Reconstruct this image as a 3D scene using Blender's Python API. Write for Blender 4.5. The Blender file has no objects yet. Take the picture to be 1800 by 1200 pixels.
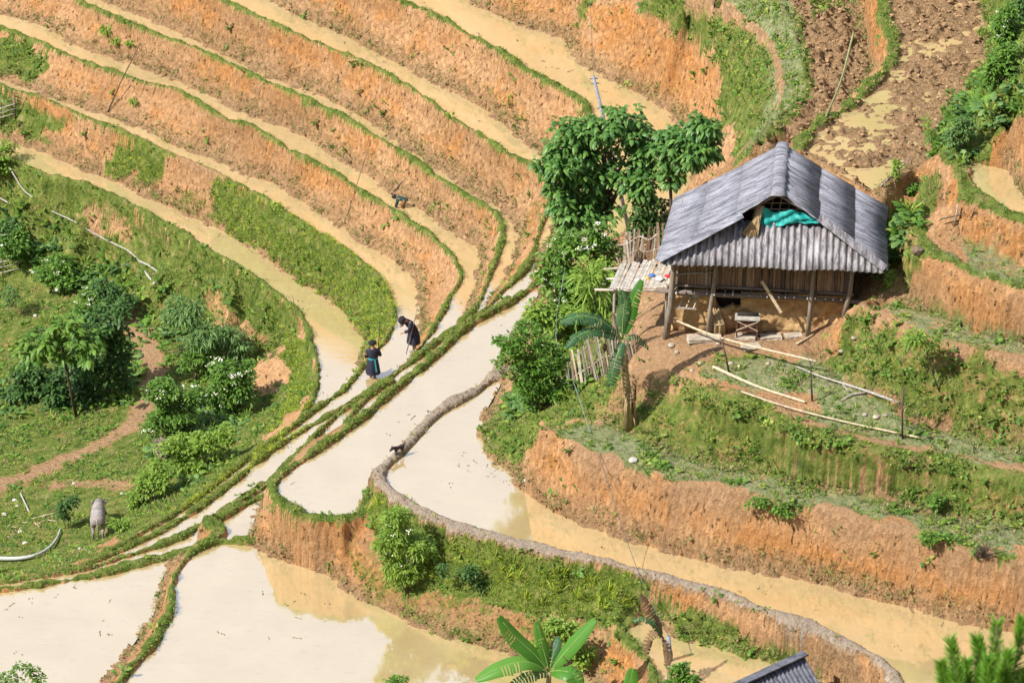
import bpy, bmesh, math, random
import numpy as np
from mathutils import Vector, Matrix, Euler
from mathutils.geometry import delaunay_2d_cdt

random.seed(7)
RNG = np.random.default_rng(7)
scene = bpy.context.scene
COL = scene.collection

# ------------------------------------------------------------------ camera
PITCH = math.radians(28.0)
DIST = 155.0
FPX = 900.0 / math.tan(math.radians(6.0))          # focal length in photograph pixels (1800 wide)
CAM = np.array([0.0, -DIST * math.cos(PITCH), DIST * math.sin(PITCH)])
FW = np.array([0.0, math.cos(PITCH), -math.sin(PITCH)])
UP = np.array([0.0, math.sin(PITCH), math.cos(PITCH)])

cam_data = bpy.data.cameras.new('camera')
cam_data.sensor_width = 36.0
cam_data.lens = 36.0 * FPX / 1800.0
cam_data.clip_start = 1.0
cam_data.clip_end = 3000.0
cam_data.dof.use_dof = True
cam_data.dof.focus_distance = DIST - 1.0
cam_data.dof.aperture_fstop = 4.0
cam = bpy.data.objects.new('camera', cam_data)
cam.location = CAM
cam.rotation_euler = (math.pi / 2 - PITCH, 0, 0)
COL.objects.link(cam)
scene.camera = cam

# ------------------------------------------------------------------ sky and sun
SUN_EL = math.radians(46.0)
SUN_AZ = math.radians(-116.0)      # measured from +Y towards +X; the sun stands over the valley's west flank, a little behind the viewer
SUN_DIR = Vector((math.sin(SUN_AZ) * math.cos(SUN_EL), math.cos(SUN_AZ) * math.cos(SUN_EL), math.sin(SUN_EL)))
world = bpy.data.worlds.new('World')
scene.world = world
world.use_nodes = True
wn = world.node_tree.nodes
wl = world.node_tree.links
wn.clear()
wo = wn.new('ShaderNodeOutputWorld')
bg = wn.new('ShaderNodeBackground')
sky = wn.new('ShaderNodeTexSky')
sky.sky_type = 'NISHITA'
sky.sun_disc = False
sky.sun_elevation = SUN_EL
sky.sun_rotation = SUN_AZ
sky.altitude = 900.0
sky.air_density = 1.3
sky.dust_density = 3.0
sky.ozone_density = 1.0
bg.inputs['Strength'].default_value = 0.13
# thin bright cloud spread over the whole sky
w_tc = wn.new('ShaderNodeTexCoord')
w_ns = wn.new('ShaderNodeTexNoise'); w_ns.inputs['Scale'].default_value = 2.2; w_ns.inputs['Detail'].default_value = 5
w_mr = wn.new('ShaderNodeMapRange'); w_mr.inputs['From Min'].default_value = 0.3; w_mr.inputs['From Max'].default_value = 0.7
w_mr.inputs['To Min'].default_value = 0.66; w_mr.inputs['To Max'].default_value = 0.9
w_mx = wn.new('ShaderNodeMix'); w_mx.data_type = 'RGBA'
w_mx.inputs[7].default_value = (3.3, 3.85, 4.8, 1)
wl.new(w_tc.outputs['Generated'], w_ns.inputs['Vector']); wl.new(w_ns.outputs['Fac'], w_mr.inputs['Value'])
wl.new(w_mr.outputs['Result'], w_mx.inputs['Factor']); wl.new(sky.outputs['Color'], w_mx.inputs[6])
wl.new(w_mx.outputs[2], bg.inputs['Color'])
wl.new(bg.outputs['Background'], wo.inputs['Surface'])

sun_data = bpy.data.lights.new('sun', 'SUN')
sun_data.energy = 5.0
sun_data.angle = math.radians(0.6)
sun_data.color = (1.0, 0.95, 0.86)
sun = bpy.data.objects.new('sun', sun_data)
sun.rotation_euler = SUN_DIR.to_track_quat('Z', 'Y').to_euler()
sun.location = (-60, -20, 90)
COL.objects.link(sun)

vs = scene.view_settings
vs.view_transform = 'Standard'
vs.look = 'None'
vs.exposure = 0.74
vs.gamma = 1.0
vs.use_curve_mapping = False
scene.cycles.max_bounces = 5
scene.cycles.diffuse_bounces = 2
scene.cycles.glossy_bounces = 2
scene.cycles.transparent_max_bounces = 8
scene.cycles.caustics_reflective = False
scene.cycles.caustics_refractive = False

# ------------------------------------------------------------------ measuring helpers
def at(px, py, z):
    """the point of the horizontal plane at height z that stands at a photograph pixel"""
    d = FW + np.array([1.0, 0, 0]) * ((px - 900.0) / FPX) + UP * ((600.0 - py) / FPX)
    t = (z - CAM[2]) / d[2]
    return CAM + d * t

def at_y(px, py, y):
    d = FW + np.array([1.0, 0, 0]) * ((px - 900.0) / FPX) + UP * ((600.0 - py) / FPX)
    t = (y - CAM[1]) / d[1]
    return CAM + d * t

def project(P):
    """world points (N,3) to photograph pixels"""
    R = P - CAM
    dep = R @ FW
    return 900.0 + FPX * R[:, 0] / dep, 600.0 - FPX * (R @ UP) / dep

def catmull(pts, step):
    P = np.asarray(pts, float)
    if len(P) < 3:
        n = max(2, int(np.linalg.norm(P[-1] - P[0]) / step) + 1)
        t = np.linspace(0, 1, n)[:, None]
        return P[0] * (1 - t) + P[-1] * t
    E = np.vstack([2 * P[0] - P[1], P, 2 * P[-1] - P[-2]])
    out = []
    for i in range(1, len(E) - 2):
        a, b, c, d = E[i - 1], E[i], E[i + 1], E[i + 2]
        n = max(1, int(np.linalg.norm(c - b) / step))
        for k in range(n):
            t = k / n
            out.append(0.5 * ((2 * b) + (c - a) * t + (2 * a - 5 * b + 4 * c - d) * t * t + (3 * b - a - 3 * c + d) * t ** 3))
    out.append(P[-1])
    return np.array(out)

def vnoise(x, y, seed=0):
    """smooth value noise on arrays"""
    r = np.random.default_rng(seed)
    T = r.random((256, 256))
    xi = np.floor(x).astype(int); yi = np.floor(y).astype(int)
    fx = x - xi; fy = y - yi
    fx = fx * fx * (3 - 2 * fx); fy = fy * fy * (3 - 2 * fy)
    a = T[xi % 256, yi % 256]; b = T[(xi + 1) % 256, yi % 256]
    c = T[xi % 256, (yi + 1) % 256]; d = T[(xi + 1) % 256, (yi + 1) % 256]
    return (a * (1 - fx) + b * fx) * (1 - fy) + (c * (1 - fx) + d * fx) * fy - 0.5

def fbm(x, y, scale, octaves=4, seed=0, gain=0.5):
    s = np.zeros_like(x, float); amp = 1.0; f = 1.0 / scale
    for o in range(octaves):
        s += amp * vnoise(x * f + 17.3 * o, y * f + 5.1 * o, seed + o)
        amp *= gain; f *= 2.03
    return s

def in_poly(x, y, poly):
    poly = np.asarray(poly)[:, :2]
    res = np.zeros(x.shape, bool)
    m = (x >= poly[:, 0].min()) & (x <= poly[:, 0].max()) & (y >= poly[:, 1].min()) & (y <= poly[:, 1].max())
    xs, ys = x[m], y[m]
    r = np.zeros(xs.shape, bool)
    j = len(poly) - 1
    for i in range(len(poly)):
        xi, yi = poly[i]; xj, yj = poly[j]
        if yi != yj:
            c = ((yi > ys) != (yj > ys)) & (xs < (xj - xi) * (ys - yi) / (yj - yi) + xi)
            r ^= c
        j = i
    res[m] = r
    return res

def offset_right(L, d):
    """shift a polyline sideways to its right-hand side in plan"""
    L = np.asarray(L, float)
    t = np.gradient(L[:, :2], axis=0)
    t /= np.linalg.norm(t, axis=1)[:, None] + 1e-9
    o = L.copy()
    o[:, 0] += t[:, 1] * d
    o[:, 1] -= t[:, 0] * d
    return o
# ------------------------------------------------------------------ the terraces, traced as level lines
Z = dict(D=0.0, T5=-1.9, T4=-3.6, T3=-4.85, T2=-6.22, T1=-7.95, E=0.8, F=-1.6, F2=-2.3, S3=-2.8, H=-0.45,
         G1=3.0, Y=4.65, R1=6.7, R2=8.2, R3=9.15, R4=11.0, M=7.8, N=6.2)
LINES = []        # (points, role) used as breaklines of the ground
BUNDS = []        # (points, height, half width, surface) raised rims
BASES = []        # feet of the banks
FIELDS = {}       # water polygons: name -> (outline, level)
BANKS = []        # (top line, foot line): one cut bank each

def line(pxs, z, dz=0.0, step=0.5):
    P = []
    for p in pxs:
        zz = p[2] if len(p) > 2 else z
        q = at(p[0], p[1], zz + dz)
        P.append((q[0], q[1], zz))
    return catmull(P, step)

def brk(L):
    LINES.append(np.asarray(L))
    return L

def terrace(pxs, z, grass=True, h=0.11, w=0.085, dz=0.06):
    L = brk(line(pxs, z, dz))
    BUNDS.append((L, h, w, grass))
    return L

def foot(pxs, z, tail=None):
    L = line(pxs, z)
    if tail is not None and len(tail):
        L = np.vstack([L, tail])
    LINES.append(L); BASES.append(L)
    return L

def hidden_foot(L, x_below, z, slope=68.0, y_below=None):
    """foot of the bank that falls away on the far side of a rim: starts where the rim has turned back"""
    k = len(L) - 1
    px, py = project(L)
    idx = [i for i in range(len(L)) if px[i] < x_below and py[i] > y_below]
    S = L[idx]
    d = (S[:, 2].mean() - z) / math.tan(math.radians(slope))
    O = offset_right(S, d)
    O[:, 2] = z
    return O

# --- the stairs of paddies that wrap round the hollow
T1L = terrace([(-90,245),(-20,275),(40,287),(83,307),(133,320),(183,337),(233,360),(300,397),(367,437),(433,477),(483,513),(527,550),(547,600),(558,653),(550,700),(528,730)], Z['T1'])
pl = [(600,687),(555,717),(513,750),(480,773),(423,813),(370,855),(317,895),(250,934),(183,973),(100,1003),(0,1024),(-120,1040)]
T2L = terrace([(-90,120),(0,150),(57,167),(100,183),(153,207),(200,223),(250,247),(300,270),(350,290),(397,313),(433,330),(473,353),(533,393),(600,435),(633,457),(667,490),(687,527),(692,560),(680,593),(643,636)] + pl, Z['T2'])
T3L = terrace([(-90,15),(0,47),(50,65),(100,87),(150,110),(213,127),(247,143),(300,153),(350,177),(367,190),(400,210),(443,219),(463,233),(513,266),(567,290),(600,310),(633,333),(683,363),(740,400),(773,427),(800,457),(810,487),(793,517),(767,567),(747,597),(728,624),(695,655),(647,686),(597,717),(563,737),(513,766),(480,787),(442,818),(383,867),(317,912),(250,948),(183,977),(100,1006),(0,1027),(-120,1044)], Z['T3'])
T4L = terrace([(-60,-90),(60,-35),(137,0),(180,20),(260,53),(333,80),(400,110),(483,150),(550,177),(573,190),(600,200),(633,223),(683,253),(733,283),(783,320),(833,350),(867,370),(883,397),(880,430),(862,480),(846,520),(822,556),(767,606),(695,661),(647,695),(600,726),(547,775),(488,829),(440,868),(383,905),(317,942),(250,970),(183,990),(100,1012),(0,1030),(-120,1046)], Z['T4'])
T5L = terrace([(200,-100),(330,-30),(397,0),(443,23),(500,50),(600,92),(650,113),(710,147),(750,173),(800,210),(850,240),(883,263),(947,295),(966,322),(968,355),(950,398),(927,467),(883,510),(853,543),(817,567),(767,600),(730,630),(693,657),(650,685),(613,713),(580,738),(547,772),(513,803),(478,845),(417,883),(372,914)], Z['T5'])
T5M = [(365,916,Z['S3']),(300,950,Z['S3']),(217,977,Z['S3']),(150,998,Z['S3']),(83,1010,Z['S3']),(0,1023,Z['S3']),(-120,1037,Z['S3'])]
S3L = terrace(T5M, Z['S3'])
T6L = terrace([(500,-100),(640,-30),(700,0),(733,13),(787,40),(833,67),(883,93),(933,127),(983,153),(1020,176),(1036,200),(1030,250),(1008,330),(985,410),(950,487),(907,523),(860,550),(800,588),(770,620),(713,667),(663,710),(630,737),(597,762),(563,785),(522,813),(500,830),(480,850),(483,868),(500,885),(530,900),(560,910),(600,914),(632,908),(652,880)], Z['D'], h=0.16, w=0.12)

T1B = foot([(-90,225),(-20,240),(30,253),(67,263),(133,293),(200,317),(267,350),(333,380),(383,402),(467,450),(500,477),(567,517),(600,545),(627,573),(643,605),(640,622)], Z['T1'], hidden_foot(T2L, 640, Z['T1'], y_below=640))
T2B = foot([(-90,110),(0,140),(57,158),(110,180),(180,200),(213,213),(260,230),(300,253),(350,270),(383,283),(417,300),(433,308),(493,327),(550,367),(600,398),(627,420),(680,450),(727,487),(735,517),(739,560),(736,590)], Z['T2'], hidden_foot(T3L, 735, Z['T2'], y_below=612))
T3B = foot([(-90,0),(0,25),(67,43),(117,70),(150,87),(233,113),(287,133),(367,167),(433,200),(517,230),(600,280),(633,300),(683,333),(733,363),(783,400),(833,427),(845,457),(840,483),(836,510),(826,540)], Z['T3'], hidden_foot(T4L, 818, Z['T3'], y_below=558))
T4B = foot([(-20,-90),(100,-35),(177,0),(267,37),(333,67),(400,100),(467,133),(550,163),(600,187),(650,213),(700,250),(767,293),(833,337),(883,370),(911,396),(909,440),(889,485),(863,522)], Z['T4'], hidden_foot(T5L, 858, Z['T4'], y_below=535))
T5B = foot([(280,-100),(400,-35),(477,0),(520,27),(600,60),(667,97),(710,117),(760,143),(813,170),(867,203),(920,247),(950,268),(985,300),(988,345),(965,420)], Z['T5'], hidden_foot(T6L, 940, Z['T5'], y_below=480)[:-22])
BANKS += [(T2L, T1B), (T3L, T2B), (T4L, T3B), (T5L, T4B), (T6L[:-10], T5B)]
# the great upper paddy and the long lower one share one level; its inner edge runs round the spur of the hut
T6B = foot([(620,-100),(740,-35),(820,0),(867,23),(933,50),(987,67),(1007,97),(1040,123),(1083,143),(1133,170),(1167,190),(1190,213),(1222,260),(1215,330),(1165,385),(1080,418),(1010,448),(962,495),(930,545),(902,585),(884,630),(872,658)], Z['D'])
R7T = brk(line([(760,-150,1.6),(880,-70,1.6),(1000,-25,1.8),(1060,-12,2.0),(1110,0),(1127,27),(1167,43),(1210,66),(1250,133),(1265,167),(1270,190),(1266,220)], 2.4))
BANKS.append((R7T, T6B))
# rims inside
EL = terrace([(880,648),(862,665),(830,690),(790,710),(750,740),(720,775),(695,800),(672,822),(664,838),(672,852),(700,873),(760,906),(830,931),(900,951),(980,969),(1060,986),(1130,1005),(1200,1023),(1280,1046),(1350,1075),(1420,1096),(1480,1125),(1530,1150),(1560,1172),(1580,1205),(1585,1260)], Z['E'], grass=False, h=0.14, w=0.15)
EB = foot([(893,640),(878,680),(858,715),(850,745),(856,795),(900,833),(920,860),(950,883),(983,903),(1033,923),(1100,947),(1200,976),(1267,993),(1367,1010),(1467,1030),(1533,1053),(1600,1067),(1700,1097),(1780,1110),(1900,1128)], Z['E'])
# foot of the step from the muddy rim down into the long paddy (falls away on the far side, then shows)
pxE, pyE = project(EL)
seg = EL[[i for i in range(len(EL)) if pxE[i] < 850 and pyE[i] < 845]]
o = offset_right(seg, 0.36); o[:, 2] = Z['D']
DE = np.vstack([o, line([(648,868),(640,890),(634,902)], Z['D'])])
LINES.append(DE); BASES.append(DE)
# the big lower paddies
GB = foot([(466,872),(455,895),(447,915),(440,938),(447,950)], Z['T5'])
FB = foot([(449,957),(480,975),(505,987),(540,996),(570,1006),(600,1027),(647,1057),(717,1090),(787,1117),(850,1137),(913,1150),(1000,1168),(1040,1190),(1060,1230),(1075,1290)], Z['F'])
BANKS.append((np.vstack([T6L[-34:], EL[46:]]), FB))
FL = terrace([(442,950),(400,951),(376,950),(345,964),(322,985),(306,1010),(300,1040),(297,1075),(280,1110),(250,1150),(215,1190),(190,1230),(165,1290)], Z['F'], h=0.16, w=0.12)
F2B = foot([(330,972),(300,990),(286,1015),(278,1045),(270,1080),(250,1110),(225,1145),(200,1180),(170,1225),(140,1290)], Z['F2'])
F2L = terrace([(342,960),(317,970),(267,980),(200,999),(100,1018),(0,1033),(-120,1048)], Z['F2'], dz=0.1, w=0.13)
SG = terrace([(465,868),(417,893),(385,912)], Z['T5'], h=0.12, w=0.09)
GS = terrace([(376,950),(384,935),(380,925),(372,916)], Z['T5'], h=0.25, w=0.2)
TS = terrace([(690,668),(655,690),(632,710),(612,735),(600,758)], Z['T5'], h=0.12, w=0.09)
o = hidden_foot(T5L, 480, Z['S3'], 60, 840)
S3B = foot([(362,925),(348,944)], Z['S3'], None)
# hidden feet behind the last rims
def back(L, z, slope, i0=0, i1=None, extra=None):
    S = L[i0:i1]
    O = offset_right(S, (S[:, 2].mean() - z) / math.tan(math.radians(slope)))
    O[:, 2] = z
    LINES.append(O); BASES.append(O)
    return O
# far side of the bottom rims: the ground falls to the meadow
k2 = [i for i in range(len(T2L)) if project(T2L[i:i+1])[0][0] < 500 and project(T2L[i:i+1])[1][0] > 740]
MB = back(T2L, -8.0, 50, k2[0], k2[-1] + 1)
S3H = back(S3L, Z['T4'], 60)
S2H = back(F2L, Z['S3'], 60)
# --- pond below, right
HL = terrace([(1112,1090),(1088,1108),(1108,1130),(1132,1155),(1146,1180),(1150,1215),(1150,1270)], Z['H'], h=0.16, w=0.12)
HB = foot([(1135,1085),(1165,1105),(1200,1120),(1267,1137),(1300,1150),(1350,1163),(1420,1180),(1500,1215),(1540,1260)], Z['H'])
BANKS.append((EL[66:], HB))
# --- the spur with the hut and the grass steps below it
G1L = brk(line([(940,752),(965,757),(1000,773),(1033,793),(1060,800),(1110,820),(1150,837),(1200,846),(1293,865),(1380,880),(1467,893),(1517,912),(1610,935),(1700,962),(1790,985),(1900,1005)], Z['G1']))
BANKS.append((G1L, EB))
G1B = foot([(1062,742,3.05),(1120,772),(1200,800),(1283,820),(1367,840),(1467,863),(1567,880),(1633,900),(1700,913),(1800,933),(1900,950)], Z['G1'])
YL = brk(line([(1095,668,4.3),(1120,640,4.5),(1147,630,4.65),(1175,648),(1200,660),(1233,677),(1300,697),(1353,710),(1377,727),(1433,750,4.55),(1500,767,4.45),(1583,787,4.3),(1667,800,4.2),(1750,820,4.2),(1800,830,4.2),(1900,850,4.2)], Z['Y']))
BUNDS.append((YL[6:], 0.08, 0.3, None))
BANKS.append((YL, G1B))
YB = foot([(1432,622,5.0),(1450,645,4.95),(1480,668,4.95),(1517,685,5.0),(1587,717,4.8),(1617,745,4.5),(1677,763,4.35),(1767,790,4.3),(1900,815,4.3)], Z['Y'])
R1L = brk(line([(1470,560,5.6),(1490,545,6.4),(1517,528),(1550,547),(1583,570),(1617,590),(1667,602),(1733,615),(1800,632),(1900,650)], Z['R1']))
BANKS.append((R1L, YB))
R1B = foot([(1545,520),(1575,522),(1617,537),(1683,557),(1733,577),(1800,597),(1900,620)], Z['R1'])
R2L = terrace([(1606,372),(1618,402),(1630,433),(1667,453),(1720,480),(1767,493),(1800,500),(1900,520)], Z['R2'], h=0.16, w=0.25)
BANKS.append((R2L[8:], R1B))
R2B = foot([(1632,352),(1660,352),(1673,370),(1702,380),(1720,400),(1733,420),(1767,437),(1800,450),(1900,475)], Z['R2'])
R3L = terrace([(1672,285),(1688,302),(1697,330),(1713,347),(1737,361),(1767,378),(1800,391),(1900,425)], Z['R3'], h=0.18, w=0.28)
BANKS.append((R3L, R2B))
R3B = foot([(1690,283),(1707,285),(1737,275),(1762,262),(1767,275),(1775,300),(1783,320),(1800,345),(1900,400)], Z['R3'])
R4L = brk(line([(1752,235,10.0),(1783,200),(1800,212),(1830,235),(1900,270)], Z['R4']))
BANKS.append((R4L, R3B))
# --- ploughed field and mud field behind the hut
ML = terrace([(1545,-90),(1548,-40),(1550,0),(1560,43),(1570,67),(1570,100),(1553,130),(1527,153),(1493,187),(1450,213),(1417,240),(1403,262)], Z['M'], h=0.18, w=0.2)
o = hidden_foot(ML, 1551, Z['N'], 60, 128)
MF = foot([(1470,-90),(1492,-40),(1500,0),(1504,35),(1519,77),(1531,115)], Z['N'], o)
BANKS.append((ML, MF))
NL = terrace([(1350,-90),(1365,-40),(1377,0),(1387,27),(1400,60),(1413,110),(1420,143),(1413,170),(1390,193),(1360,219),(1333,247)], Z['N'], h=0.18, w=0.2)
PA = brk(line([(1180,-90,4.9),(1230,-40,4.9),(1267,0,4.9),(1300,27,5.0),(1333,53,5.3),(1357,83,5.6),(1370,123,6.1),(1373,160,6.1),(1357,200,6.0),(1327,237,5.8),(1290,280,5.5)], 6.0))
brk(line([(1403,264),(1450,290),(1500,316),(1543,341)], Z['M']))
brk(line([(1335,250),(1365,262),(1400,275)], Z['N']))
pts0 = []
MR = foot([(1545,342),(1580,315),(1610,294),(1640,276),(1645,240),(1657,205),(1690,165),(1720,150),(1738,113),(1733,50),(1722,10),(1730,-40),(1735,-90)], Z['M'])

BUNDS.append((MR[:14], 0.14, 0.18, None))
# --- single heights on the free slopes
def pts(lst):
    for (px, py, z) in lst:
        q = at(px, py, z)
        LINES.append(np.array([[q[0], q[1], z]]))
pts(pts0)
# hollow with path, shrubs and meadow
pts([(440,560,-9.6),(400,520,-9.4),(330,470,-9.3),(250,420,-9.2),(160,375,-9.2),(80,345,-9.2),(0,320,-9.2),(-90,290,-9.2),
     (480,640,-10.2),(470,720,-9.6),(430,780,-9.0),(350,560,-10.4),(270,500,-10.3),(180,450,-10.2),(90,420,-10.2),(0,380,-10.2),(-90,350,-10.2),
     (225,555,-10.8),(250,600,-10.8),(270,640,-10.8),(262,690,-10.8),(245,730,-10.8),(200,765,-10.9),(120,800,-11.0),(0,840,-11.1),(-90,865,-11.2),
     (100,520,-11.4),(0,480,-11.6),(100,620,-11.6),(0,600,-11.9),(150,700,-11.3),(50,740,-11.6),(-90,700,-12.0),(-90,500,-12),
     (380,640,-10.6),(330,720,-10.4),(390,760,-9.6),(300,800,-10.0),(340,840,-9.2),(230,860,-10.2),(240,920,-9.4),(150,900,-10.4),(170,950,-9.9),(60,880,-10.9),(80,960,-10.3),(0,940,-10.8),(-90,960,-10.8),(30,1000,-9.9),(-90,1010,-10)])
# spur slopes
pts([(980,545,1.6),(1010,600,2.2),(1040,560,2.8),(1085,520,3.6),(1120,560,4.6),(1110,610,4.7),(1150,560,4.9),(1190,600,5.05),(1250,600,5.1),(1400,600,5.15),(1470,590,5.3),
     (1060,640,3.6),(1005,690,2.2),(1040,700,3.0),(1000,640,2.0),(935,690,1.3),(900,725,1.4),(960,725,2.1),(1000,745,2.7),(1090,705,3.7),(1060,480,2.6),(1000,500,1.3),(1120,470,3.8),(1170,520,4.95),(1300,520,5.1),(1450,520,5.3),(1190,450,4.4),(1350,450,5.0),(1500,470,5.6),
     (1540,560,6.0),(1520,600,5.7),(1530,480,6.3),(1570,470,6.9),(1600,470,7.3),(1580,410,6.7),(1590,370,6.8),(1610,345,7.5),(1560,370,6.6),(1540,420,6.0),(1640,325,8.3),(1665,300,9.3),(1620,310,7.9)])
# right-hand bank of the mud field
pts([(1665,262,9.0),(1700,240,9.5),(1740,205,10.1),(1700,195,9.0),(1730,160,9.2),(1765,150,10.4),(1790,120,10.8),(1780,60,10.2),(1760,10,9.6),(1790,-40,10.5),(1900,100,13),(1900,-60,13)])
# slope between the upper paddy and the foot path
pts([(1310,120,4.0),(1262,60,3.4),(1200,0,3.9),(1310,200,4.2),(1120,-60,3.8),(1440,-150,7.5),(1640,-150,9.5)])
for (x, y, z) in [(1.5,7.0,0.6),(6,6,1.2),(8,2,3.8),(5,0,3.5),(9.4,-5.0,6.0),(10.8,-5.3,6.0),(12.0,-5.6,6.2)]:
    LINES.append(np.array([[x, y, z]]))
# the wider hill: above the frame, either side, and the slope down to the viewer
for (x, y, z) in [(-24,40,-1),(-14,40,3),(-4,37,6.5),(4,34,15),(10,30,24),(15,27,26),(26,16,26),
                  (-40,52,2),(-22,56,8),(-6,54,12.5),(10,50,24),(28,42,33),(50,30,36),
                  (-70,70,4),(-40,80,14),(-10,84,22),(20,80,36),(60,60,44),
                  (-90,120,10),(-40,130,20),(0,135,30),(40,130,36),(110,100,38),
                  (-22,20,-12),(-40,24,-15),(-70,20,-20),(-22,6,-12),(-40,0,-16),(-22,-6,-9),(-70,-20,-24),(-24,-16,-5),(-40,-24,-10),
                  (24,-2,15),(24,-12,10.5),(24,-20,4),(40,-4,18),(40,-24,6),(80,0,30),(80,-40,10),(110,30,36),(-110,20,-25),
                  (-14,-27,-4),(-4,-27,-3.5),(6,-27,-3.5),(15,-25,-1.6),(-14,-40,-10),(0,-40,-10),(15,-40,-9),(40,-44,-6),(-40,-50,-16),
                  (0,-62,-4),(30,-66,4),(-40,-70,-6),(10,-84,26),(-30,-90,24),(40,-90,34),(0,-110,48),(40,-120,58),(-40,-120,50),(0,-137,70.4),(40,-150,74),(-40,-150,70),(90,-80,20),(-100,-80,-6),(-100,-150,60),(100,-150,70),
                  (0,-170,80),(-100,-170,76),(100,-170,80)]:
    LINES.append(np.array([[x, y, z]]))

# water outlines (pushed a little under the banks)
def field(name, rim, inner, z, i0=0, i1=None, push=0.15):
    inn = np.asarray(inner)
    FIELDS[name] = (np.vstack([rim, inn[::-1]]), z)

field('T1', T1L, T1B[:int(len(T1B) * 0.62)], Z['T1'])
field('T2', T2L, T2B, Z['T2'])
field('T3', T3L, T3B, Z['T3'])
field('T4', T4L, T4B, Z['T4'])
field('T5', np.vstack([T5L, GS[::-1], FL[:6][::-1]]), np.vstack([T5B, GB]), Z['T5'])
field('D', T6L, np.vstack([T6B, DE]), Z['D'])
field('E', EL, EB, Z['E'])
field('F', FL, FB, Z['F'])
F2N = brk(line([(140,1290),(0,1310),(-150,1300)], Z['F2']))
field('F2', F2L[::-1], np.vstack([F2B, F2N])[::-1], Z['F2'])
field('S3', np.vstack([S3L]), np.vstack([S3B, S2H]), Z['S3'])
field('H', HL, HB, Z['H'])
field('R3', R3L, R3B, Z['R3'])
field('M', ML, MR[::-1], Z['M'])

# ------------------------------------------------------------------ triangulate the breaklines, then sample a fine grid
def build_tin():
    V, Zs, Ed = [], [], []
    for L in LINES:
        b = len(V)
        for p in L:
            V.append(Vector((p[0], p[1]))); Zs.append(p[2])
        Ed += [(b + i, b + i + 1) for i in range(len(L) - 1)]
    ov, oe, of, orv, ore, orf = delaunay_2d_cdt(V, Ed, [], 0, 1e-4)
    z = np.full(len(ov), np.nan)
    for i, o in enumerate(orv):
        if len(o):
            z[i] = max(Zs[k] for k in o)
    bad = [i for i in range(len(ov)) if np.isnan(z[i])]
    nb = {}
    for a, b in oe:
        nb.setdefault(a, []).append(b); nb.setdefault(b, []).append(a)
    for _ in range(4):
        for i in bad:
            q = [z[k] for k in nb.get(i, []) if not np.isnan(z[k])]
            if q:
                z[i] = sum(q) / len(q)
    return np.array([(v.x, v.y) for v in ov]), z, of, bad

TV, TZ, TF, BADV = build_tin()

def sample_tin(xs, ys):
    """raster the triangulation on a regular grid"""
    X, Y = np.meshgrid(xs, ys)
    out = np.full(X.shape, np.nan)
    x0, dx, y0, dy = xs[0], xs[1] - xs[0], ys[0], ys[1] - ys[0]
    for f in TF:
        for k in range(1, len(f) - 1):
            t = [f[0], f[k], f[k + 1]]
            p = TV[t]; zz = TZ[t]
            i0 = max(0, int((p[:, 0].min() - x0) / dx)); i1 = min(len(xs) - 1, int((p[:, 0].max() - x0) / dx) + 1)
            j0 = max(0, int((p[:, 1].min() - y0) / dy)); j1 = min(len(ys) - 1, int((p[:, 1].max() - y0) / dy) + 1)
            if i1 < i0 or j1 < j0:
                continue
            gx = X[j0:j1 + 1, i0:i1 + 1]; gy = Y[j0:j1 + 1, i0:i1 + 1]
            (ax, ay), (bx, by), (cx, cy) = p
            den = (by - cy) * (ax - cx) + (cx - bx) * (ay - cy)
            if abs(den) < 1e-12:
                continue
            u = ((by - cy) * (gx - cx) + (cx - bx) * (gy - cy)) / den
            v = ((cy - ay) * (gx - cx) + (ax - cx) * (gy - cy)) / den
            w = 1 - u - v
            m = (u >= -1e-6) & (v >= -1e-6) & (w >= -1e-6)
            o = out[j0:j1 + 1, i0:i1 + 1]
            o[m] = (u * zz[0] + v * zz[1] + w * zz[2])[m]
    return X, Y, out

def dist_raster(polys, X, Y, xs, ys, reach):
    """distance to the nearest of several polylines, with the height and number of that line"""
    D = np.full(X.shape, 99.0); H = np.zeros(X.shape); I = np.full(X.shape, -1)
    for n, L in enumerate(polys):
        for a, b in zip(L[:-1], L[1:]):
            i0, i1 = np.searchsorted(xs, [min(a[0], b[0]) - reach, max(a[0], b[0]) + reach])
            j0, j1 = np.searchsorted(ys, [min(a[1], b[1]) - reach, max(a[1], b[1]) + reach])
            if i1 <= i0 or j1 <= j0:
                continue
            gx = X[j0:j1, i0:i1]; gy = Y[j0:j1, i0:i1]
            dx, dy = b[0] - a[0], b[1] - a[1]
            l2 = dx * dx + dy * dy + 1e-12
            t = np.clip(((gx - a[0]) * dx + (gy - a[1]) * dy) / l2, 0, 1)
            d = np.hypot(gx - a[0] - t * dx, gy - a[1] - t * dy)
            s = D[j0:j1, i0:i1]
            m = d < s
            s[m] = d[m]
            H[j0:j1, i0:i1][m] = (a[2] + t * (b[2] - a[2]))[m]
            I[j0:j1, i0:i1][m] = n
    return D, H, I
# ------------------------------------------------------------------ material helpers
def new_mat(name):
    m = bpy.data.materials.new(name)
    m.use_nodes = True
    nt = m.node_tree
    return m, nt.nodes, nt.links, nt.nodes['Principled BSDF']

def rgba(c):
    return (c[0], c[1], c[2], 1.0)

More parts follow.
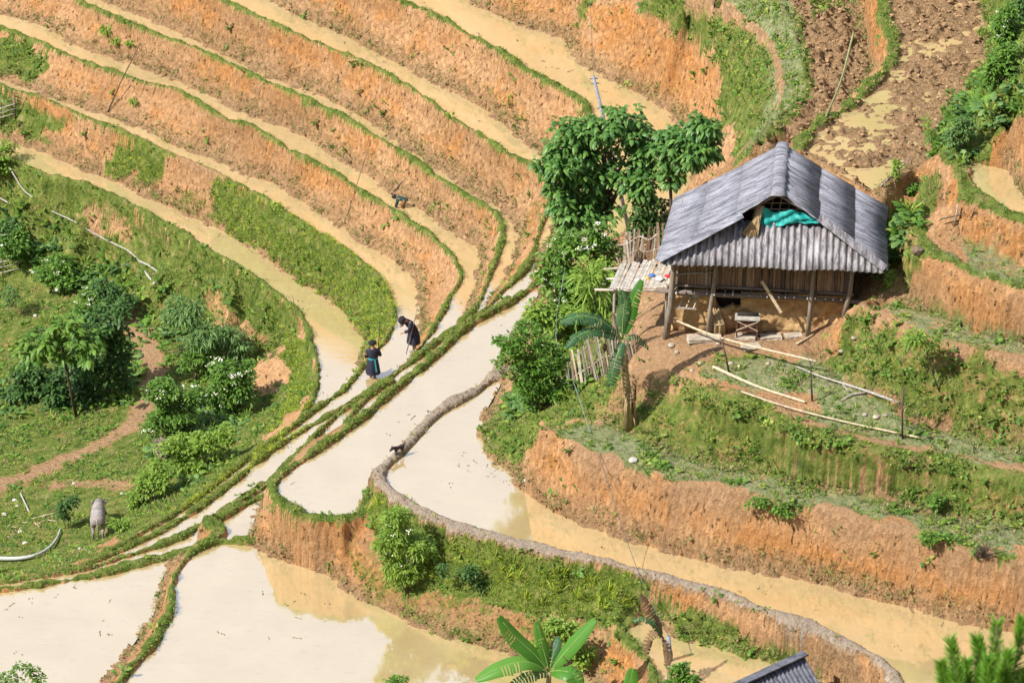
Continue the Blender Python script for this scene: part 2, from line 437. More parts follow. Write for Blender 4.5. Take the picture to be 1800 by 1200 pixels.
def simple_mat(name, col, rough=0.85, var=0.25, scale=14.0, bump=0.25, stretch=(1, 1, 1), dark=None, spec=0.25, rnd=0.0, coords='Object'):
    """matt surface with grain, blotches and fine relief"""
    m, n, l, b = new_mat(name)
    tc = n.new('ShaderNodeTexCoord')
    mp = n.new('ShaderNodeMapping'); mp.inputs['Scale'].default_value = stretch
    l.new(tc.outputs[coords], mp.inputs['Vector'])
    n1 = n.new('ShaderNodeTexNoise'); n1.inputs['Scale'].default_value = scale; n1.inputs['Detail'].default_value = 6; n1.inputs['Roughness'].default_value = 0.65
    l.new(mp.outputs['Vector'], n1.inputs['Vector'])
    r = n.new('ShaderNodeValToRGB')
    d = dark if dark is not None else tuple(c * (1 - var) * 0.75 for c in col)
    r.color_ramp.elements[0].position = 0.3; r.color_ramp.elements[0].color = rgba(d)
    r.color_ramp.elements[1].position = 0.68; r.color_ramp.elements[1].color = rgba(tuple(min(1, c * (1 + var * 0.5)) for c in col))
    l.new(n1.outputs['Fac'], r.inputs['Fac'])
    out = r.outputs['Color']
    if rnd > 0:
        oi = n.new('ShaderNodeObjectInfo')
        hs = n.new('ShaderNodeHueSaturation')
        mr = n.new('ShaderNodeMapRange'); mr.inputs['To Min'].default_value = 1 - rnd; mr.inputs['To Max'].default_value = 1 + rnd
        l.new(oi.outputs['Random'], mr.inputs['Value']); l.new(mr.outputs['Result'], hs.inputs['Value'])
        l.new(out, hs.inputs['Color']); out = hs.outputs['Color']
    l.new(out, b.inputs['Base Color'])
    b.inputs['Roughness'].default_value = rough
    b.inputs['Specular IOR Level'].default_value = spec
    if bump > 0:
        bp = n.new('ShaderNodeBump'); bp.inputs['Strength'].default_value = bump; bp.inputs['Distance'].default_value = 0.03
        l.new(n1.outputs['Fac'], bp.inputs['Height']); l.new(bp.outputs['Normal'], b.inputs['Normal'])
    return m

def leaf_mat(name, col, col2, trans=0.35, rough=0.5):
    """leaf: colour differs from leaf to leaf and plant to plant, some light passes through"""
    m, n, l, b = new_mat(name)
    at_ = n.new('ShaderNodeAttribute'); at_.attribute_name = 'leafrand'
    oi = n.new('ShaderNodeObjectInfo')
    ad = n.new('ShaderNodeMath'); ad.operation = 'ADD'
    l.new(at_.outputs['Fac'], ad.inputs[0]); l.new(oi.outputs['Random'], ad.inputs[1])
    fr = n.new('ShaderNodeMath'); fr.operation = 'FRACT'; l.new(ad.outputs[0], fr.inputs[0])
    mx = n.new('ShaderNodeMix'); mx.data_type = 'RGBA'
    l.new(fr.outputs[0], mx.inputs['Factor'])
    mx.inputs[6].default_value = rgba(col); mx.inputs[7].default_value = rgba(col2)
    l.new(mx.outputs[2], b.inputs['Base Color'])
    b.inputs['Roughness'].default_value = rough
    b.inputs['Specular IOR Level'].default_value = 0.35
    tr = n.new('ShaderNodeBsdfTranslucent')
    hs = n.new('ShaderNodeHueSaturation'); hs.inputs['Hue'].default_value = 0.485; hs.inputs['Value'].default_value = 1.5
    l.new(mx.outputs[2], hs.inputs['Color']); l.new(hs.outputs['Color'], tr.inputs['Color'])
    ms = n.new('ShaderNodeMixShader'); ms.inputs[0].default_value = trans
    l.new(b.outputs[0], ms.inputs[1]); l.new(tr.outputs[0], ms.inputs[2])
    l.new(ms.outputs[0], n['Material Output'].inputs['Surface'])
    return m

# ------------------------------------------------------------------ the ground sheet
GX = np.arange(-24.0, 23.0, 0.075)
GY = np.arange(-28.0, 50.0, 0.075)
X, Y, ZG = sample_tin(GX, GY)
def blur(A, n):
    for _ in range(n):
        P = np.pad(A, 1, mode='edge')
        A = (P[1:-1, 1:-1] * 2 + P[:-2, 1:-1] + P[2:, 1:-1] + P[1:-1, :-2] + P[1:-1, 2:]) / 6
    return A
INF = np.zeros(X.shape, int)
LEVEL = np.zeros(X.shape)
for fi, (nm, (poly, zl)) in enumerate(FIELDS.items()):
    m = in_poly(X, Y, poly)
    m &= np.abs(ZG - zl) < 0.25
    INF[m] = fi + 1
    LEVEL[m] = zl
DB, HB_, IB = dist_raster([b[0] for b in BUNDS], X, Y, GX, GY, 1.4)
DF, HF_, IF = dist_raster(BASES, X, Y, GX, GY, 1.6)
soft = blur(ZG, 2)
wet = INF > 0
names = list(FIELDS)
mudf = np.zeros(X.shape, bool)
for nm in ('M',):
    mudf |= INF == names.index(nm) + 1
ploughed = in_poly(X, Y, np.vstack([NL, MF[::-1]])) & (np.abs(ZG - Z['N']) < 0.3)
n_big = fbm(X, Y, 1.7, 4, 11)
n_mid = fbm(X, Y, 0.5, 4, 23)
n_fine = fbm(X, Y, 0.17, 3, 31)
ZG = np.where(wet, ZG, soft)
rim = np.zeros(X.shape)
GRASSRIM = np.zeros(X.shape, bool); MUDRIM = np.zeros(X.shape, bool)
for n, (L, h, w, g) in enumerate(BUNDS):
    m = (IB == n)
    ww = w * (np.clip(1 + 0.9 * n_big + 0.7 * n_mid, 0.35, 1.6) if g else np.clip(1 + 0.7 * n_big + 0.6 * n_mid, 0.45, 1.6))
    prof = HB_ + h * (1 + (0.9 if g else 0.4) * n_mid + (0.5 if g else 0.25) * n_fine) - 0.9 * np.maximum(DB - ww * 0.55, 0) ** 2 / (w * w) * h * 1.6
    mm = m & (DB < w * 2.2)
    rim = np.where(mm, np.maximum(prof, -99), rim)
    ZG = np.where(mm & (prof > ZG), prof, ZG)
    if g is True:
        GRASSRIM |= mm & (DB < ww * 1.1 + 0.01)
    elif g is False:
        MUDRIM |= mm & (DB < ww * 1.25 + 0.03)
# beds under water, with shoals
bed = LEVEL - 0.16 + 0.07 * n_mid
ZG = np.where(wet & (ZG < LEVEL + 0.02), bed, ZG)
px0, py0 = project(np.stack([X, Y, ZG], -1).reshape(-1, 3)); px0 = px0.reshape(X.shape); py0 = py0.reshape(X.shape)
# mud field and ploughed field: clods standing out of shallow water
clod = np.maximum(n_mid * 1.0 + n_fine * 0.9 + 0.45 * n_big, 0)
upper = fbm(X, Y, 6.0, 3, 91)
shal = np.clip((190 - py0) / 220, -0.6, 1)
ZG = np.where(mudf & (ZG < LEVEL + 0.1), LEVEL + 0.012 + 0.02 * shal + 0.10 * n_big + 0.10 * n_mid + 0.09 * n_fine + 0.20 * np.maximum(clod - 0.22, 0), ZG)
ZG = np.where(ploughed, Z['N'] + 0.10 * n_big + 0.42 * np.abs(n_mid) + 0.34 * n_fine, ZG)
slope_z = np.hypot(*np.gradient(ZG, 0.075))
STEEP = np.clip((blur(slope_z, 3) - 0.5) / 1.0, 0, 1)
ZG += np.where(wet, 0, (1 - STEEP) * (0.05 * n_mid + 0.035 * n_fine))
# crumbled soil along the feet of the banks
FOOT = np.clip(1 - DF / 0.42, 0, 1) * (~wet) * (ZG < HF_ + 0.55)
ZG += FOOT * (0.10 * n_mid + 0.12 * np.maximum(n_fine, -0.1)) 
shore = wet & (DF < 0.2)
ZG = np.where(shore & ~mudf, np.maximum(ZG, LEVEL - 0.06 + (0.16 - DF) * 0.42 + 0.24 * n_mid + 0.16 * n_fine), ZG)

P3 = np.stack([X, Y, ZG], -1)
gy_, gx_ = np.gradient(ZG, 0.075)
NRM = np.stack([-gx_, -gy_, np.ones_like(gx_)], -1)
NRM /= np.linalg.norm(NRM, axis=-1)[..., None]
# banks: hoe-cut faces, displaced along the outward normal with ribs that run down the face
along = X * 0.8 + Y * 0.6
rib = fbm(X * 1.0, Y * 1.0, 0.28, 3, 47)
disp = STEEP * (0.12 * n_big + 0.07 * rib + 0.05 * fbm(along + 0.3 * ZG, ZG * 2.2, 0.12, 2, 53))
disp = np.where(wet, 0, disp)
P3 = P3 + blur(NRM, 0) * disp[..., None]

# ------------------------------------------------------------------ what grows where, on the ground's own points
px, py = project(P3.reshape(-1, 3))
px = px.reshape(X.shape); py = py.reshape(X.shape)
# noise that also runs up the faces, so that nothing smears down a steep bank
SX = X + 0.75 * ZG; SY = Y + 1.05 * ZG
m_big = fbm(SX, SY, 1.7, 4, 311); m_mid = fbm(SX, SY, 0.5, 4, 323)
jx = px + 26 * m_big + 20 * m_mid; jy = py + 26 * fbm(SX, SY, 1.3, 4, 61) + 16 * fbm(SX, SY, 0.4, 3, 67)
GRASS = np.zeros(X.shape)
def veg(poly, v, exact=False):
    m = in_poly(px if exact else jx, py if exact else jy, np.array(poly, float))
    GRASS[m] = v
# the hollow on the west side
veg([(-100,270),(40,285),(130,318),(235,360),(367,437),(483,513),(545,590),(560,660),(545,705),(480,775),(300,905),(100,1005),(-120,1045)], 0.74)
veg([(290,400),(365,437),(480,515),(535,590),(550,680),(500,750),(480,740),(510,660),(490,590),(430,530),(350,470)], 1.0)
veg([(360,500),(440,560),(470,640),(430,620),(370,560)], 0.4)
veg([(150,365),(240,390),(230,420),(150,395)], 0.35)
veg([(455,630),(505,610),(505,670),(460,690)], 0.05)
# banks of the stair
veg([(-100,40),(60,75),(95,90),(80,130),(55,150),(0,130),(-100,110)], 0.9)
veg([(-100,120),(50,175),(135,205),(75,250),(0,230),(-100,230)], 0.85)
veg([(215,235),(292,270),(265,330),(180,300)], 0.95)
veg([(370,310),(480,355),(600,430),(680,500),(690,580),(640,610),(620,570),(520,480),(360,385)], 1.0)
veg([(260,330),(360,340),(355,385),(300,370)], 0.4)
# spur and steps below the hut
veg([(850,735),(900,690),(950,560),(1010,480),(1100,500),(1130,560),(1100,620),(1140,640),(1180,660),(1130,770),(1060,740),(960,755),(930,800),(900,830),(855,790)], 0.75)
veg([(1040,700),(1150,690),(1180,750),(1120,775),(1050,740)], 0.55)
veg([(965,757),(1060,745),(1200,800),(1467,863),(1633,900),(1850,940),(1850,985),(1610,930),(1467,890),(1290,862),(1150,835),(1033,790)], 0.76)
veg([(1150,645),(1377,725),(1583,785),(1850,838),(1850,945),(1600,885),(1467,860),(1367,838),(1200,800),(1090,755)], 0.68)
veg([(1180,640),(1250,620),(1420,620),(1520,690),(1620,750),(1850,800),(1850,838),(1583,785),(1433,745),(1377,722),(1300,690)], 0.78)
veg([(1300,700),(1430,690),(1450,720),(1380,730)], 0.15)
veg([(1180,630),(1240,640),(1230,670),(1180,655)], 0.3)
veg([(1450,640),(1500,530),(1600,580),(1700,605),(1850,640),(1850,805),(1690,765),(1600,720),(1510,680)], 0.68)
veg([(1500,545),(1620,592),(1740,618),(1850,645),(1850,805),(1690,765),(1600,720),(1510,680),(1450,640)], 0.66)
veg([(1540,535),(1620,540),(1800,598),(1850,615),(1850,645),(1740,615),(1620,590)], 0.6)
veg([(1300,862),(1460,890),(1430,912),(1310,890)], 0.9)
veg([(1600,930),(1790,975),(1790,1010),(1700,990),(1610,950)], 0.85)
veg([(1560,340),(1600,345),(1625,430),(1600,520),(1545,520),(1530,420)], 0.55)
veg([(1640,410),(1700,410),(1800,460),(1850,480),(1850,525),(1720,480)], 0.55)
veg([(1605,340),(1660,310),(1660,360),(1625,400)], 0.7)
# right-hand bank of the mud field
veg([(1640,276),(1660,200),(1735,110),(1720,-60),(1900,-60),(1900,190),(1785,200),(1740,275),(1680,290)], 0.85)
# bank below the muddy rim
veg([(640,905),(655,850),(700,875),(900,955),(1130,1005),(1125,1080),(1085,1105),(980,1100),(880,1065),(760,1040),(690,1040),(655,960)], 1.0)
veg([(600,940),(660,960),(700,1040),(900,1060),(1080,1100),(1050,1160),(880,1140),(700,1075),(620,1030)], 0.42)
veg([(1130,1040),(1250,1085),(1330,1120),(1400,1140),(1500,1200),(1350,1165),(1200,1118),(1130,1090)], 0.75)
veg([(1180,1085),(1300,1130),(1440,1180),(1350,1165),(1200,1118)], 0.95)
# slope beside the foot path
veg([(1110,-60),(1130,20),(1210,60),(1255,120),(1275,215),(1290,290),(1400,200),(1420,130),(1390,0),(1350,-60)], 0.72)
veg([(1240,-60),(1300,30),(1350,90),(1365,170),(1290,280),(1400,200),(1420,130),(1390,0),(1350,-60)], 0.85)
veg([(1010,-40),(1060,-20),(1030,50),(1010,40)], 0.6)
veg([(1420,-60),(1510,-60),(1500,20),(1430,30)], 0.6)
GRASS = np.where(GRASSRIM, 0.92, GRASS)
GRASS = np.where(MUDRIM, 0.03, GRASS)
PATH = np.zeros(X.shape)
def track(pxs, zf, w):
    L = line(pxs, zf)
    d, _, _ = dist_raster([L], X, Y, GX, GY, w * 2)
    return np.clip(1.5 - d / (w * (1 + 0.6 * n_mid)), 0, 1)
PATH = np.maximum(PATH, track([(225,555),(250,600),(270,640),(262,690),(245,735),(200,765),(120,800),(0,840),(-100,866)], -10.8, 0.42))
dpa, _, _ = dist_raster([PA], X, Y, GX, GY, 1.0)
PATH = np.maximum(PATH, np.clip(1.5 - dpa / (0.085 * (1 + 0.6 * n_mid)), 0, 1))
PATH = np.maximum(PATH, track([(1180,605),(1300,600),(1420,590)], 5.05, 0.9) * 0.9)
PATH = np.maximum(PATH, track([(1160,520),(1130,580),(1120,640)], 4.6, 0.7) * 0.8)
PATH = np.maximum(PATH, track([(57,160),(130,192),(210,224),(320,276),(400,314)], Z['T2'], 0.2) * 0.8)
PATH = np.maximum(PATH, track([(220,870),(160,850),(100,840)], -10.6, 0.3) * 0.7)
dlip, _, _ = dist_raster([YL[8:], R1L[3:], G1L[2:]], X, Y, GX, GY, 1.0)
PATH = np.maximum(PATH, np.clip(1.3 - dlip / (0.13 * np.clip(1 + 2.5 * n_mid + n_big, 0.05, 3)), 0, 0.85))
PATH = np.clip(PATH, 0, 1)
GRASS *= 1 - 0.92 * PATH
GRASS = np.clip(GRASS + 0.3 * m_mid * (GRASS > 0.1), 0, 1)
GRASS[wet & (ZG < LEVEL)] = 0
ORANGE = np.clip(1.25 - np.abs(DF - 0.42) / 0.36, 0, 1) * STEEP * np.clip(-0.05 + 1.6 * m_mid + 2.0 * fbm(SX, SY, 2.4, 3, 71), 0, 0.6)
# raw cut faces that show the deep subsoil
for poly in ([(1020,20),(1130,20),(1215,75),(1262,160),(1262,215),(1180,200),(1080,130)], [(1500,10),(1555,0),(1570,90),(1535,130)], [(980,70),(1000,10),(880,-30),(860,10)],
             [(1075,1110),(1130,1170),(1130,1220),(1060,1220)], [(1560,335),(1650,280),(1655,300),(1560,370)], [(1680,290),(1700,340),(1680,370),(1668,340)], [(1240,797),(1467,852),(1633,888),(1850,930),(1850,905),(1633,868),(1467,832),(1260,785)], [(1450,640),(1560,690),(1620,740),(1780,785),(1780,770),(1640,715),(1500,640)], [(960,825),(1100,890),(1200,930),(1400,985),(1600,1035),(1790,1085),(1790,1050),(1600,1000),(1400,945),(1200,895),(980,790)], [(450,900),(520,940),(600,960),(600,1010),(500,975),(450,945)], [(570,960),(630,960),(640,1040),(590,1010)]):
    m = in_poly(jx, jy, np.array(poly, float))
    ORANGE[m] = np.maximum(ORANGE[m], 0.35 + 0.5 * np.clip(0.4 + 1.5 * m_mid[m] + m_big[m], 0, 1))
MUD = np.where(MUDRIM, 1.0, 0.0)
LEDGE = np.zeros(X.shape); WEEDY = np.zeros(X.shape)
for poly in ([(965,757),(1062,745),(1200,803),(1467,866),(1633,903),(1850,945),(1850,990),(1610,932),(1467,890),(1290,862),(1150,835),(1033,790)], [(1200,640),(1420,620),(1520,695),(1620,752),(1850,805),(1850,832),(1583,782),(1433,745),(1377,720),(1300,690)],
             [(1530,532),(1620,545),(1800,600),(1880,620),(1880,642),(1740,612),(1620,586),(1550,545)], [(1640,405),(1720,410),(1800,455),(1880,480),(1880,510),(1767,490),(1720,474),(1660,445)], [(1267,0),(1390,0),(1412,110),(1405,170),(1300,280),(1360,170),(1340,70)]):
    LEDGE[in_poly(px + 12 * n_mid, py + 12 * n_big, np.array(poly, float))] = 1
for poly in ([(1150,650),(1377,727),(1583,787),(1880,842),(1880,940),(1600,885),(1467,858),(1367,836),(1200,798),(1090,752)], [(1450,640),(1500,540),(1600,584),(1740,618),(1880,648),(1880,805),(1690,765),(1600,720),(1510,680)], [(850,735),(960,757),(900,830)]):
    WEEDY[in_poly(jx, jy, np.array(poly, float))] = 1
LEDGE = blur(LEDGE, 2); 
MUD = np.maximum(MUD, FOOT * 0.55)
MUD = np.where(shore & (ZG > LEVEL - 0.03), 0.6, MUD)
MUD = np.where(ploughed | mudf, 0.62, MUD)
MUD = np.where(MUDRIM, 1.0, MUD)

vis = (px > -260) & (px < 2060) & (py > -230) & (py < 1400)
seen = (px > -40) & (px < 1840) & (py > -40) & (py < 1245)
ny, nx = X.shape
idx = np.arange(ny * nx).reshape(ny, nx)
fv = vis[:-1, :-1] | vis[1:, 1:]
quads = np.stack([idx[:-1, :-1], idx[:-1, 1:], idx[1:, 1:], idx[1:, :-1]], -1)
# one piece per cut bank, the rest is the hillside itself
PIECE = np.zeros((ny - 1, nx - 1), int)
cx = X[:-1, :-1] + 0.0375; cy = Y[:-1, :-1] + 0.0375
st = STEEP[:-1, :-1]
for bi, (top, ft) in enumerate(BANKS):
    m = in_poly(cx, cy, np.vstack([top[:, :2], ft[::-1, :2]])) & ~wet[:-1, :-1] & (DB[:-1, :-1] > 0.16)
    PIECE[m & (PIECE == 0)] = bi + 1
rimid = np.where((DB < 0.4) & (GRASSRIM | MUDRIM), IB + 1, 0)[:-1, :-1]
PIECE = np.where(rimid > 0, 100 + rimid, PIECE)

def mesh_from_np(name, co, faces, mats, smooth=True, attrs=None, vnormals=None):
    me = bpy.data.meshes.new(name)
    nf = len(faces); k = faces.shape[1]
    me.vertices.add(len(co)); me.vertices.foreach_set('co', np.ascontiguousarray(co, np.float32).ravel())
    me.loops.add(nf * k); me.loops.foreach_set('vertex_index', np.ascontiguousarray(faces, np.int32).ravel())
    me.polygons.add(nf)
    me.polygons.foreach_set('loop_start', np.arange(0, nf * k, k, dtype=np.int32))
    me.polygons.foreach_set('loop_total', np.full(nf, k, np.int32))
    if smooth:
        me.polygons.foreach_set('use_smooth', np.ones(nf, bool))
    for a, v in (attrs or {}).items():
        if v.ndim == 2:
            at_ = me.color_attributes.new(a, 'FLOAT_COLOR', 'POINT')
            at_.data.foreach_set('color', np.ascontiguousarray(v, np.float32).ravel())
        else:
            at_ = me.attributes.new(a, 'FLOAT', 'POINT')
            at_.data.foreach_set('value', np.ascontiguousarray(v, np.float32).ravel())
    me.update()
    me.validate()
    if vnormals is not None:
        me.normals_split_custom_set_from_vertices(np.ascontiguousarray(vnormals, np.float32))
    for m in (mats if isinstance(mats, (list, tuple)) else [mats]):
        me.materials.append(m)
    return me

def ground_material():
    m, n, l, b = new_mat('hill_soil')
    att = n.new('ShaderNodeAttribute'); att.attribute_name = 'cover'
    sep = n.new('ShaderNodeSeparateColor'); l.new(att.outputs['Color'], sep.inputs['Color'])
    tc = n.new('ShaderNodeTexCoord')
    def noise(scale, detail=6, rough=0.6, vec=None, stretch=None):
        t = n.new('ShaderNodeTexNoise'); t.inputs['Scale'].default_value = scale; t.inputs['Detail'].default_value = detail; t.inputs['Roughness'].default_value = rough
        if stretch:
            mp = n.new('ShaderNodeMapping'); mp.inputs['Scale'].default_value = stretch
            l.new(tc.outputs['Object'], mp.inputs['Vector']); l.new(mp.outputs['Vector'], t.inputs['Vector'])
        else:
            l.new(tc.outputs['Object'], t.inputs['Vector'])
        return t
    def ramp(src, stops):
        r = n.new('ShaderNodeValToRGB')
        e = r.color_ramp.elements
        e[0].position, e[0].color = stops[0][0], rgba(stops[0][1])
        e[1].position, e[1].color = stops[-1][0], rgba(stops[-1][1])
        for p, c in stops[1:-1]:
            q = e.new(p); q.color = rgba(c)
        l.new(src, r.inputs['Fac'])
        return r.outputs['Color']
    def mix(f, a, c, mode='MIX'):
        x = n.new('ShaderNodeMix'); x.data_type = 'RGBA'; x.blend_type = mode
        if isinstance(f, float): x.inputs['Factor'].default_value = f
        else: l.new(f, x.inputs['Factor'])
        for s, v in ((6, a), (7, c)):
            if isinstance(v, tuple): x.inputs[s].default_value = rgba(v)
            else: l.new(v, x.inputs[s])
        return x.outputs[2]
    def math_(op, a, c):
        x = n.new('ShaderNodeMath'); x.operation = op; x.use_clamp = True
        for i, v in ((0, a), (1, c)):
            if isinstance(v, float): x.inputs[i].default_value = v
            else: l.new(v, x.inputs[i])
        return x.outputs[0]
    broad = noise(0.7, 5)
    streak = noise(1.0, 7, 0.7, stretch=(9, 9, 3.4))
    fine = noise(9.0, 6, 0.75)
    soil = ramp(streak.outputs['Fac'], [(0.28, (0.18, 0.085, 0.035)), (0.40, (0.40, 0.23, 0.11)), (0.6, (0.54, 0.34, 0.175)), (0.8, (0.68, 0.47, 0.28))])
    pale = ramp(broad.outputs['Fac'], [(0.35, (0.41, 0.225, 0.10)), (0.65, (0.56, 0.375, 0.22))])
    soil = mix(0.42, soil, pale)
    vast = ramp(noise(0.16, 3, 0.5).outputs['Fac'], [(0.36, (0.80, 0.74, 0.68)), (0.62, (1.08, 1.0, 0.96))])
    soil = mix(1.0, soil, vast, 'MULTIPLY')
    orange = ramp(streak.outputs['Fac'], [(0.3, (0.36, 0.135, 0.035)), (0.7, (0.62, 0.29, 0.085))])
    soil = mix(sep.outputs['Blue'], soil, orange)
    pits = ramp(noise(1.0, 4, 0.6, stretch=(8, 8, 3.4)).outputs['Fac'], [(0.35, (1, 1, 1)), (0.40, (0, 0, 0))])
    soil = mix(pits, soil, (0.115, 0.065, 0.03))
    mud = ramp(fine.outputs['Fac'], [(0.3, (0.17, 0.095, 0.045)), (0.7, (0.47, 0.305, 0.165))])
    grey = ramp(fine.outputs['Fac'], [(0.3, (0.27, 0.205, 0.15)), (0.7, (0.47, 0.385, 0.30))])
    dmud = n.new('ShaderNodeMapRange'); dmud.inputs['From Min'].default_value = 0.0; dmud.inputs['From Max'].default_value = 0.6
    l.new(sep.outputs['Green'], dmud.inputs['Value'])
    soil = mix(dmud.outputs['Result'], soil, mud)
    dg = n.new('ShaderNodeMapRange'); dg.inputs['From Min'].default_value = 0.7; dg.inputs['From Max'].default_value = 0.95
    l.new(sep.outputs['Green'], dg.inputs['Value'])
    soil = mix(dg.outputs['Result'], soil, grey)
    path = ramp(fine.outputs['Fac'], [(0.3, (0.30, 0.17, 0.085)), (0.7, (0.48, 0.31, 0.18))])
    soil = mix(att.outputs['Alpha'], soil, path)
    gcol = ramp(noise(2.6, 6, 0.7).outputs['Fac'], [(0.3, (0.05, 0.08, 0.015)), (0.45, (0.115, 0.165, 0.028)), (0.58, (0.19, 0.225, 0.05)), (0.70, (0.33, 0.255, 0.12))])
    gf = math_('ADD', sep.outputs['Red'], -0.62)
    gm = n.new('ShaderNodeMapRange'); gm.inputs['From Min'].default_value = 0.36; gm.inputs['From Max'].default_value = 0.62
    add = n.new('ShaderNodeMath'); add.operation = 'ADD'
    sub = n.new('ShaderNodeMath'); sub.operation = 'MULTIPLY_ADD'; sub.inputs[1].default_value = 0.85; sub.inputs[2].default_value = 0.06
    l.new(sep.outputs['Red'], sub.inputs[0])
    fm = n.new('ShaderNodeMath'); fm.operation = 'MULTIPLY_ADD'; fm.inputs[1].default_value = 0.9; fm.inputs[2].default_value = -0.45
    l.new(noise(5.5, 5, 0.7).outputs['Fac'], fm.inputs[0])
    l.new(sub.outputs[0], add.inputs[0]); l.new(fm.outputs[0], add.inputs[1])
    l.new(add.outputs[0], gm.inputs['Value'])
    led = n.new('ShaderNodeAttribute'); led.attribute_name = 'ledge'
    lcol = ramp(noise(4.0, 5, 0.7).outputs['Fac'], [(0.35, (0.15, 0.185, 0.07)), (0.55, (0.27, 0.29, 0.14)), (0.7, (0.42, 0.36, 0.22))])
    gcol = mix(led.outputs['Fac'], gcol, lcol)
    col = mix(gm.outputs['Result'], soil, gcol)
    l.new(col, b.inputs['Base Color'])
    b.inputs['Roughness'].default_value = 0.92
    b.inputs['Specular IOR Level'].default_value = 0.15
    # relief: hoe marks and crumbs
    vor = n.new('ShaderNodeTexVoronoi'); vor.inputs['Scale'].default_value = 1.0
    mp = n.new('ShaderNodeMapping'); mp.inputs['Scale'].default_value = (6.5, 6.5, 2.6)
    l.new(tc.outputs['Object'], mp.inputs['Vector'])
    wob = n.new('ShaderNodeVectorMath'); wob.operation = 'ADD'
    l.new(mp.outputs['Vector'], wob.inputs[0])
    ws = n.new('ShaderNodeVectorMath'); ws.operation = 'SCALE'; ws.inputs['Scale'].default_value = 1.2
    l.new(fine.outputs['Color'], ws.inputs[0]); l.new(ws.outputs[0], wob.inputs[1])
    l.new(wob.outputs[0], vor.inputs['Vector'])
    h = math_('ADD', streak.outputs['Fac'], 0.0)
    hh = n.new('ShaderNodeMath'); hh.operation = 'ADD'; l.new(h, hh.inputs[0]); l.new(vor.outputs['Distance'], hh.inputs[1])
    h2 = n.new('ShaderNodeMath'); h2.operation = 'ADD'; l.new(hh.outputs[0], h2.inputs[0]); l.new(fine.outputs['Fac'], h2.inputs[1])
    bp = n.new('ShaderNodeBump'); bp.inputs['Strength'].default_value = 0.9; bp.inputs['Distance'].default_value = 0.14
    l.new(h2.outputs[0], bp.inputs['Height']); l.new(bp.outputs['Normal'], b.inputs['Normal'])
    return m

M_SOIL = ground_material()
flat = P3.reshape(-1, 3)
COVER = np.stack([GRASS, MUD, ORANGE, PATH], -1).reshape(-1, 4)
gy2, gx2 = np.gradient(P3[..., 2], 0.075)
# vertex normals of the displaced sheet, shared by all pieces so that no seam shows
du = np.gradient(P3, axis=1); dv = np.gradient(P3, axis=0)
VN = np.cross(du, dv); VN /= np.linalg.norm(VN, axis=-1)[..., None] + 1e-9
VN = VN.reshape(-1, 3)

def piece_mesh(name, mask):
    q = quads[mask]
    u, inv = np.unique(q, return_inverse=True)
    return mesh_from_np(name, flat[u], inv.reshape(q.shape), M_SOIL, attrs={'cover': COVER[u], 'ledge': LEDGE.ravel()[u]}, vnormals=VN[u])

def tag(o, label=None, category=None, group=None, kind=None):
    if label: o['label'] = label
    if category: o['category'] = category
    if group: o['group'] = group
    if kind: o['kind'] = kind
    return o

def link(name, me, parent=None):
    o = bpy.data.objects.new(name, me)
    COL.objects.link(o)
    if parent is not None:
        o.parent = parent
    return o

hill = link('terraced_hillside', piece_mesh('terraced_hillside', fv & (PIECE == 0)))
tag(hill, 'terraced orange earth hillside with grassy slopes', None, None, 'structure')
for pid in np.unique(PIECE[fv]):
    if pid == 0:
        continue
    nm = 'terrace_bank' if pid < 100 else ('mud_rim' if BUNDS[pid - 101][3] is False else 'grassy_rim')
    link(nm, piece_mesh(nm, fv & (PIECE == pid)), hill)

# the hill beyond the frame, coarser
CX = np.arange(-110, 110.1, 1.0); CY = np.arange(-170, 135.1, 1.0)
cX, cY, cZ = sample_tin(CX, CY)
cZ = np.where(np.isnan(cZ), -30, cZ)
far_n = fbm(cX, cY, 9.0, 4, 81)
cZ += 0.9 * far_n - 0.25
cpx, cpy = project(np.stack([cX, cY, cZ], -1).reshape(-1, 3))
dep = ((np.stack([cX, cY, cZ], -1).reshape(-1, 3) - CAM) @ FW).reshape(cX.shape)
cpx = cpx.reshape(cX.shape); cpy = cpy.reshape(cX.shape)
inside = (cX > GX[0] + 1) & (cX < GX[-1] - 1) & (cY > GY[0] + 1) & (cY < GY[-1] - 1) & (cpx > -200) & (cpx < 2000) & (cpy > -170) & (cpy < 1340) & (dep > 90)
ci = np.arange(cX.size).reshape(cX.shape)
cm = ~(inside[:-1, :-1] | inside[1:, 1:] | inside[1:, :-1] | inside[:-1, 1:])
cq = np.stack([ci[:-1, :-1], ci[:-1, 1:], ci[1:, 1:], ci[1:, :-1]], -1)[cm]
cc = np.zeros((cX.size, 4)); cc[:, 0] = np.clip(0.45 + 0.9 * far_n, 0, 1).ravel(); cc[:, 2] = 0.2
co = link('surrounding_hills', mesh_from_np('surrounding_hills', np.stack([cX, cY, cZ], -1).reshape(-1, 3), cq, M_SOIL, attrs={'cover': cc}))
tag(co, 'grassy slopes of the hill around the terraces', None, None, 'structure')

def ground_z(x, y):
    i = int(round((x - GX[0]) / 0.075)); j = int(round((y - GY[0]) / 0.075))
    i = min(max(i, 0), nx - 1); j = min(max(j, 0), ny - 1)
    return float(P3[j, i, 2])

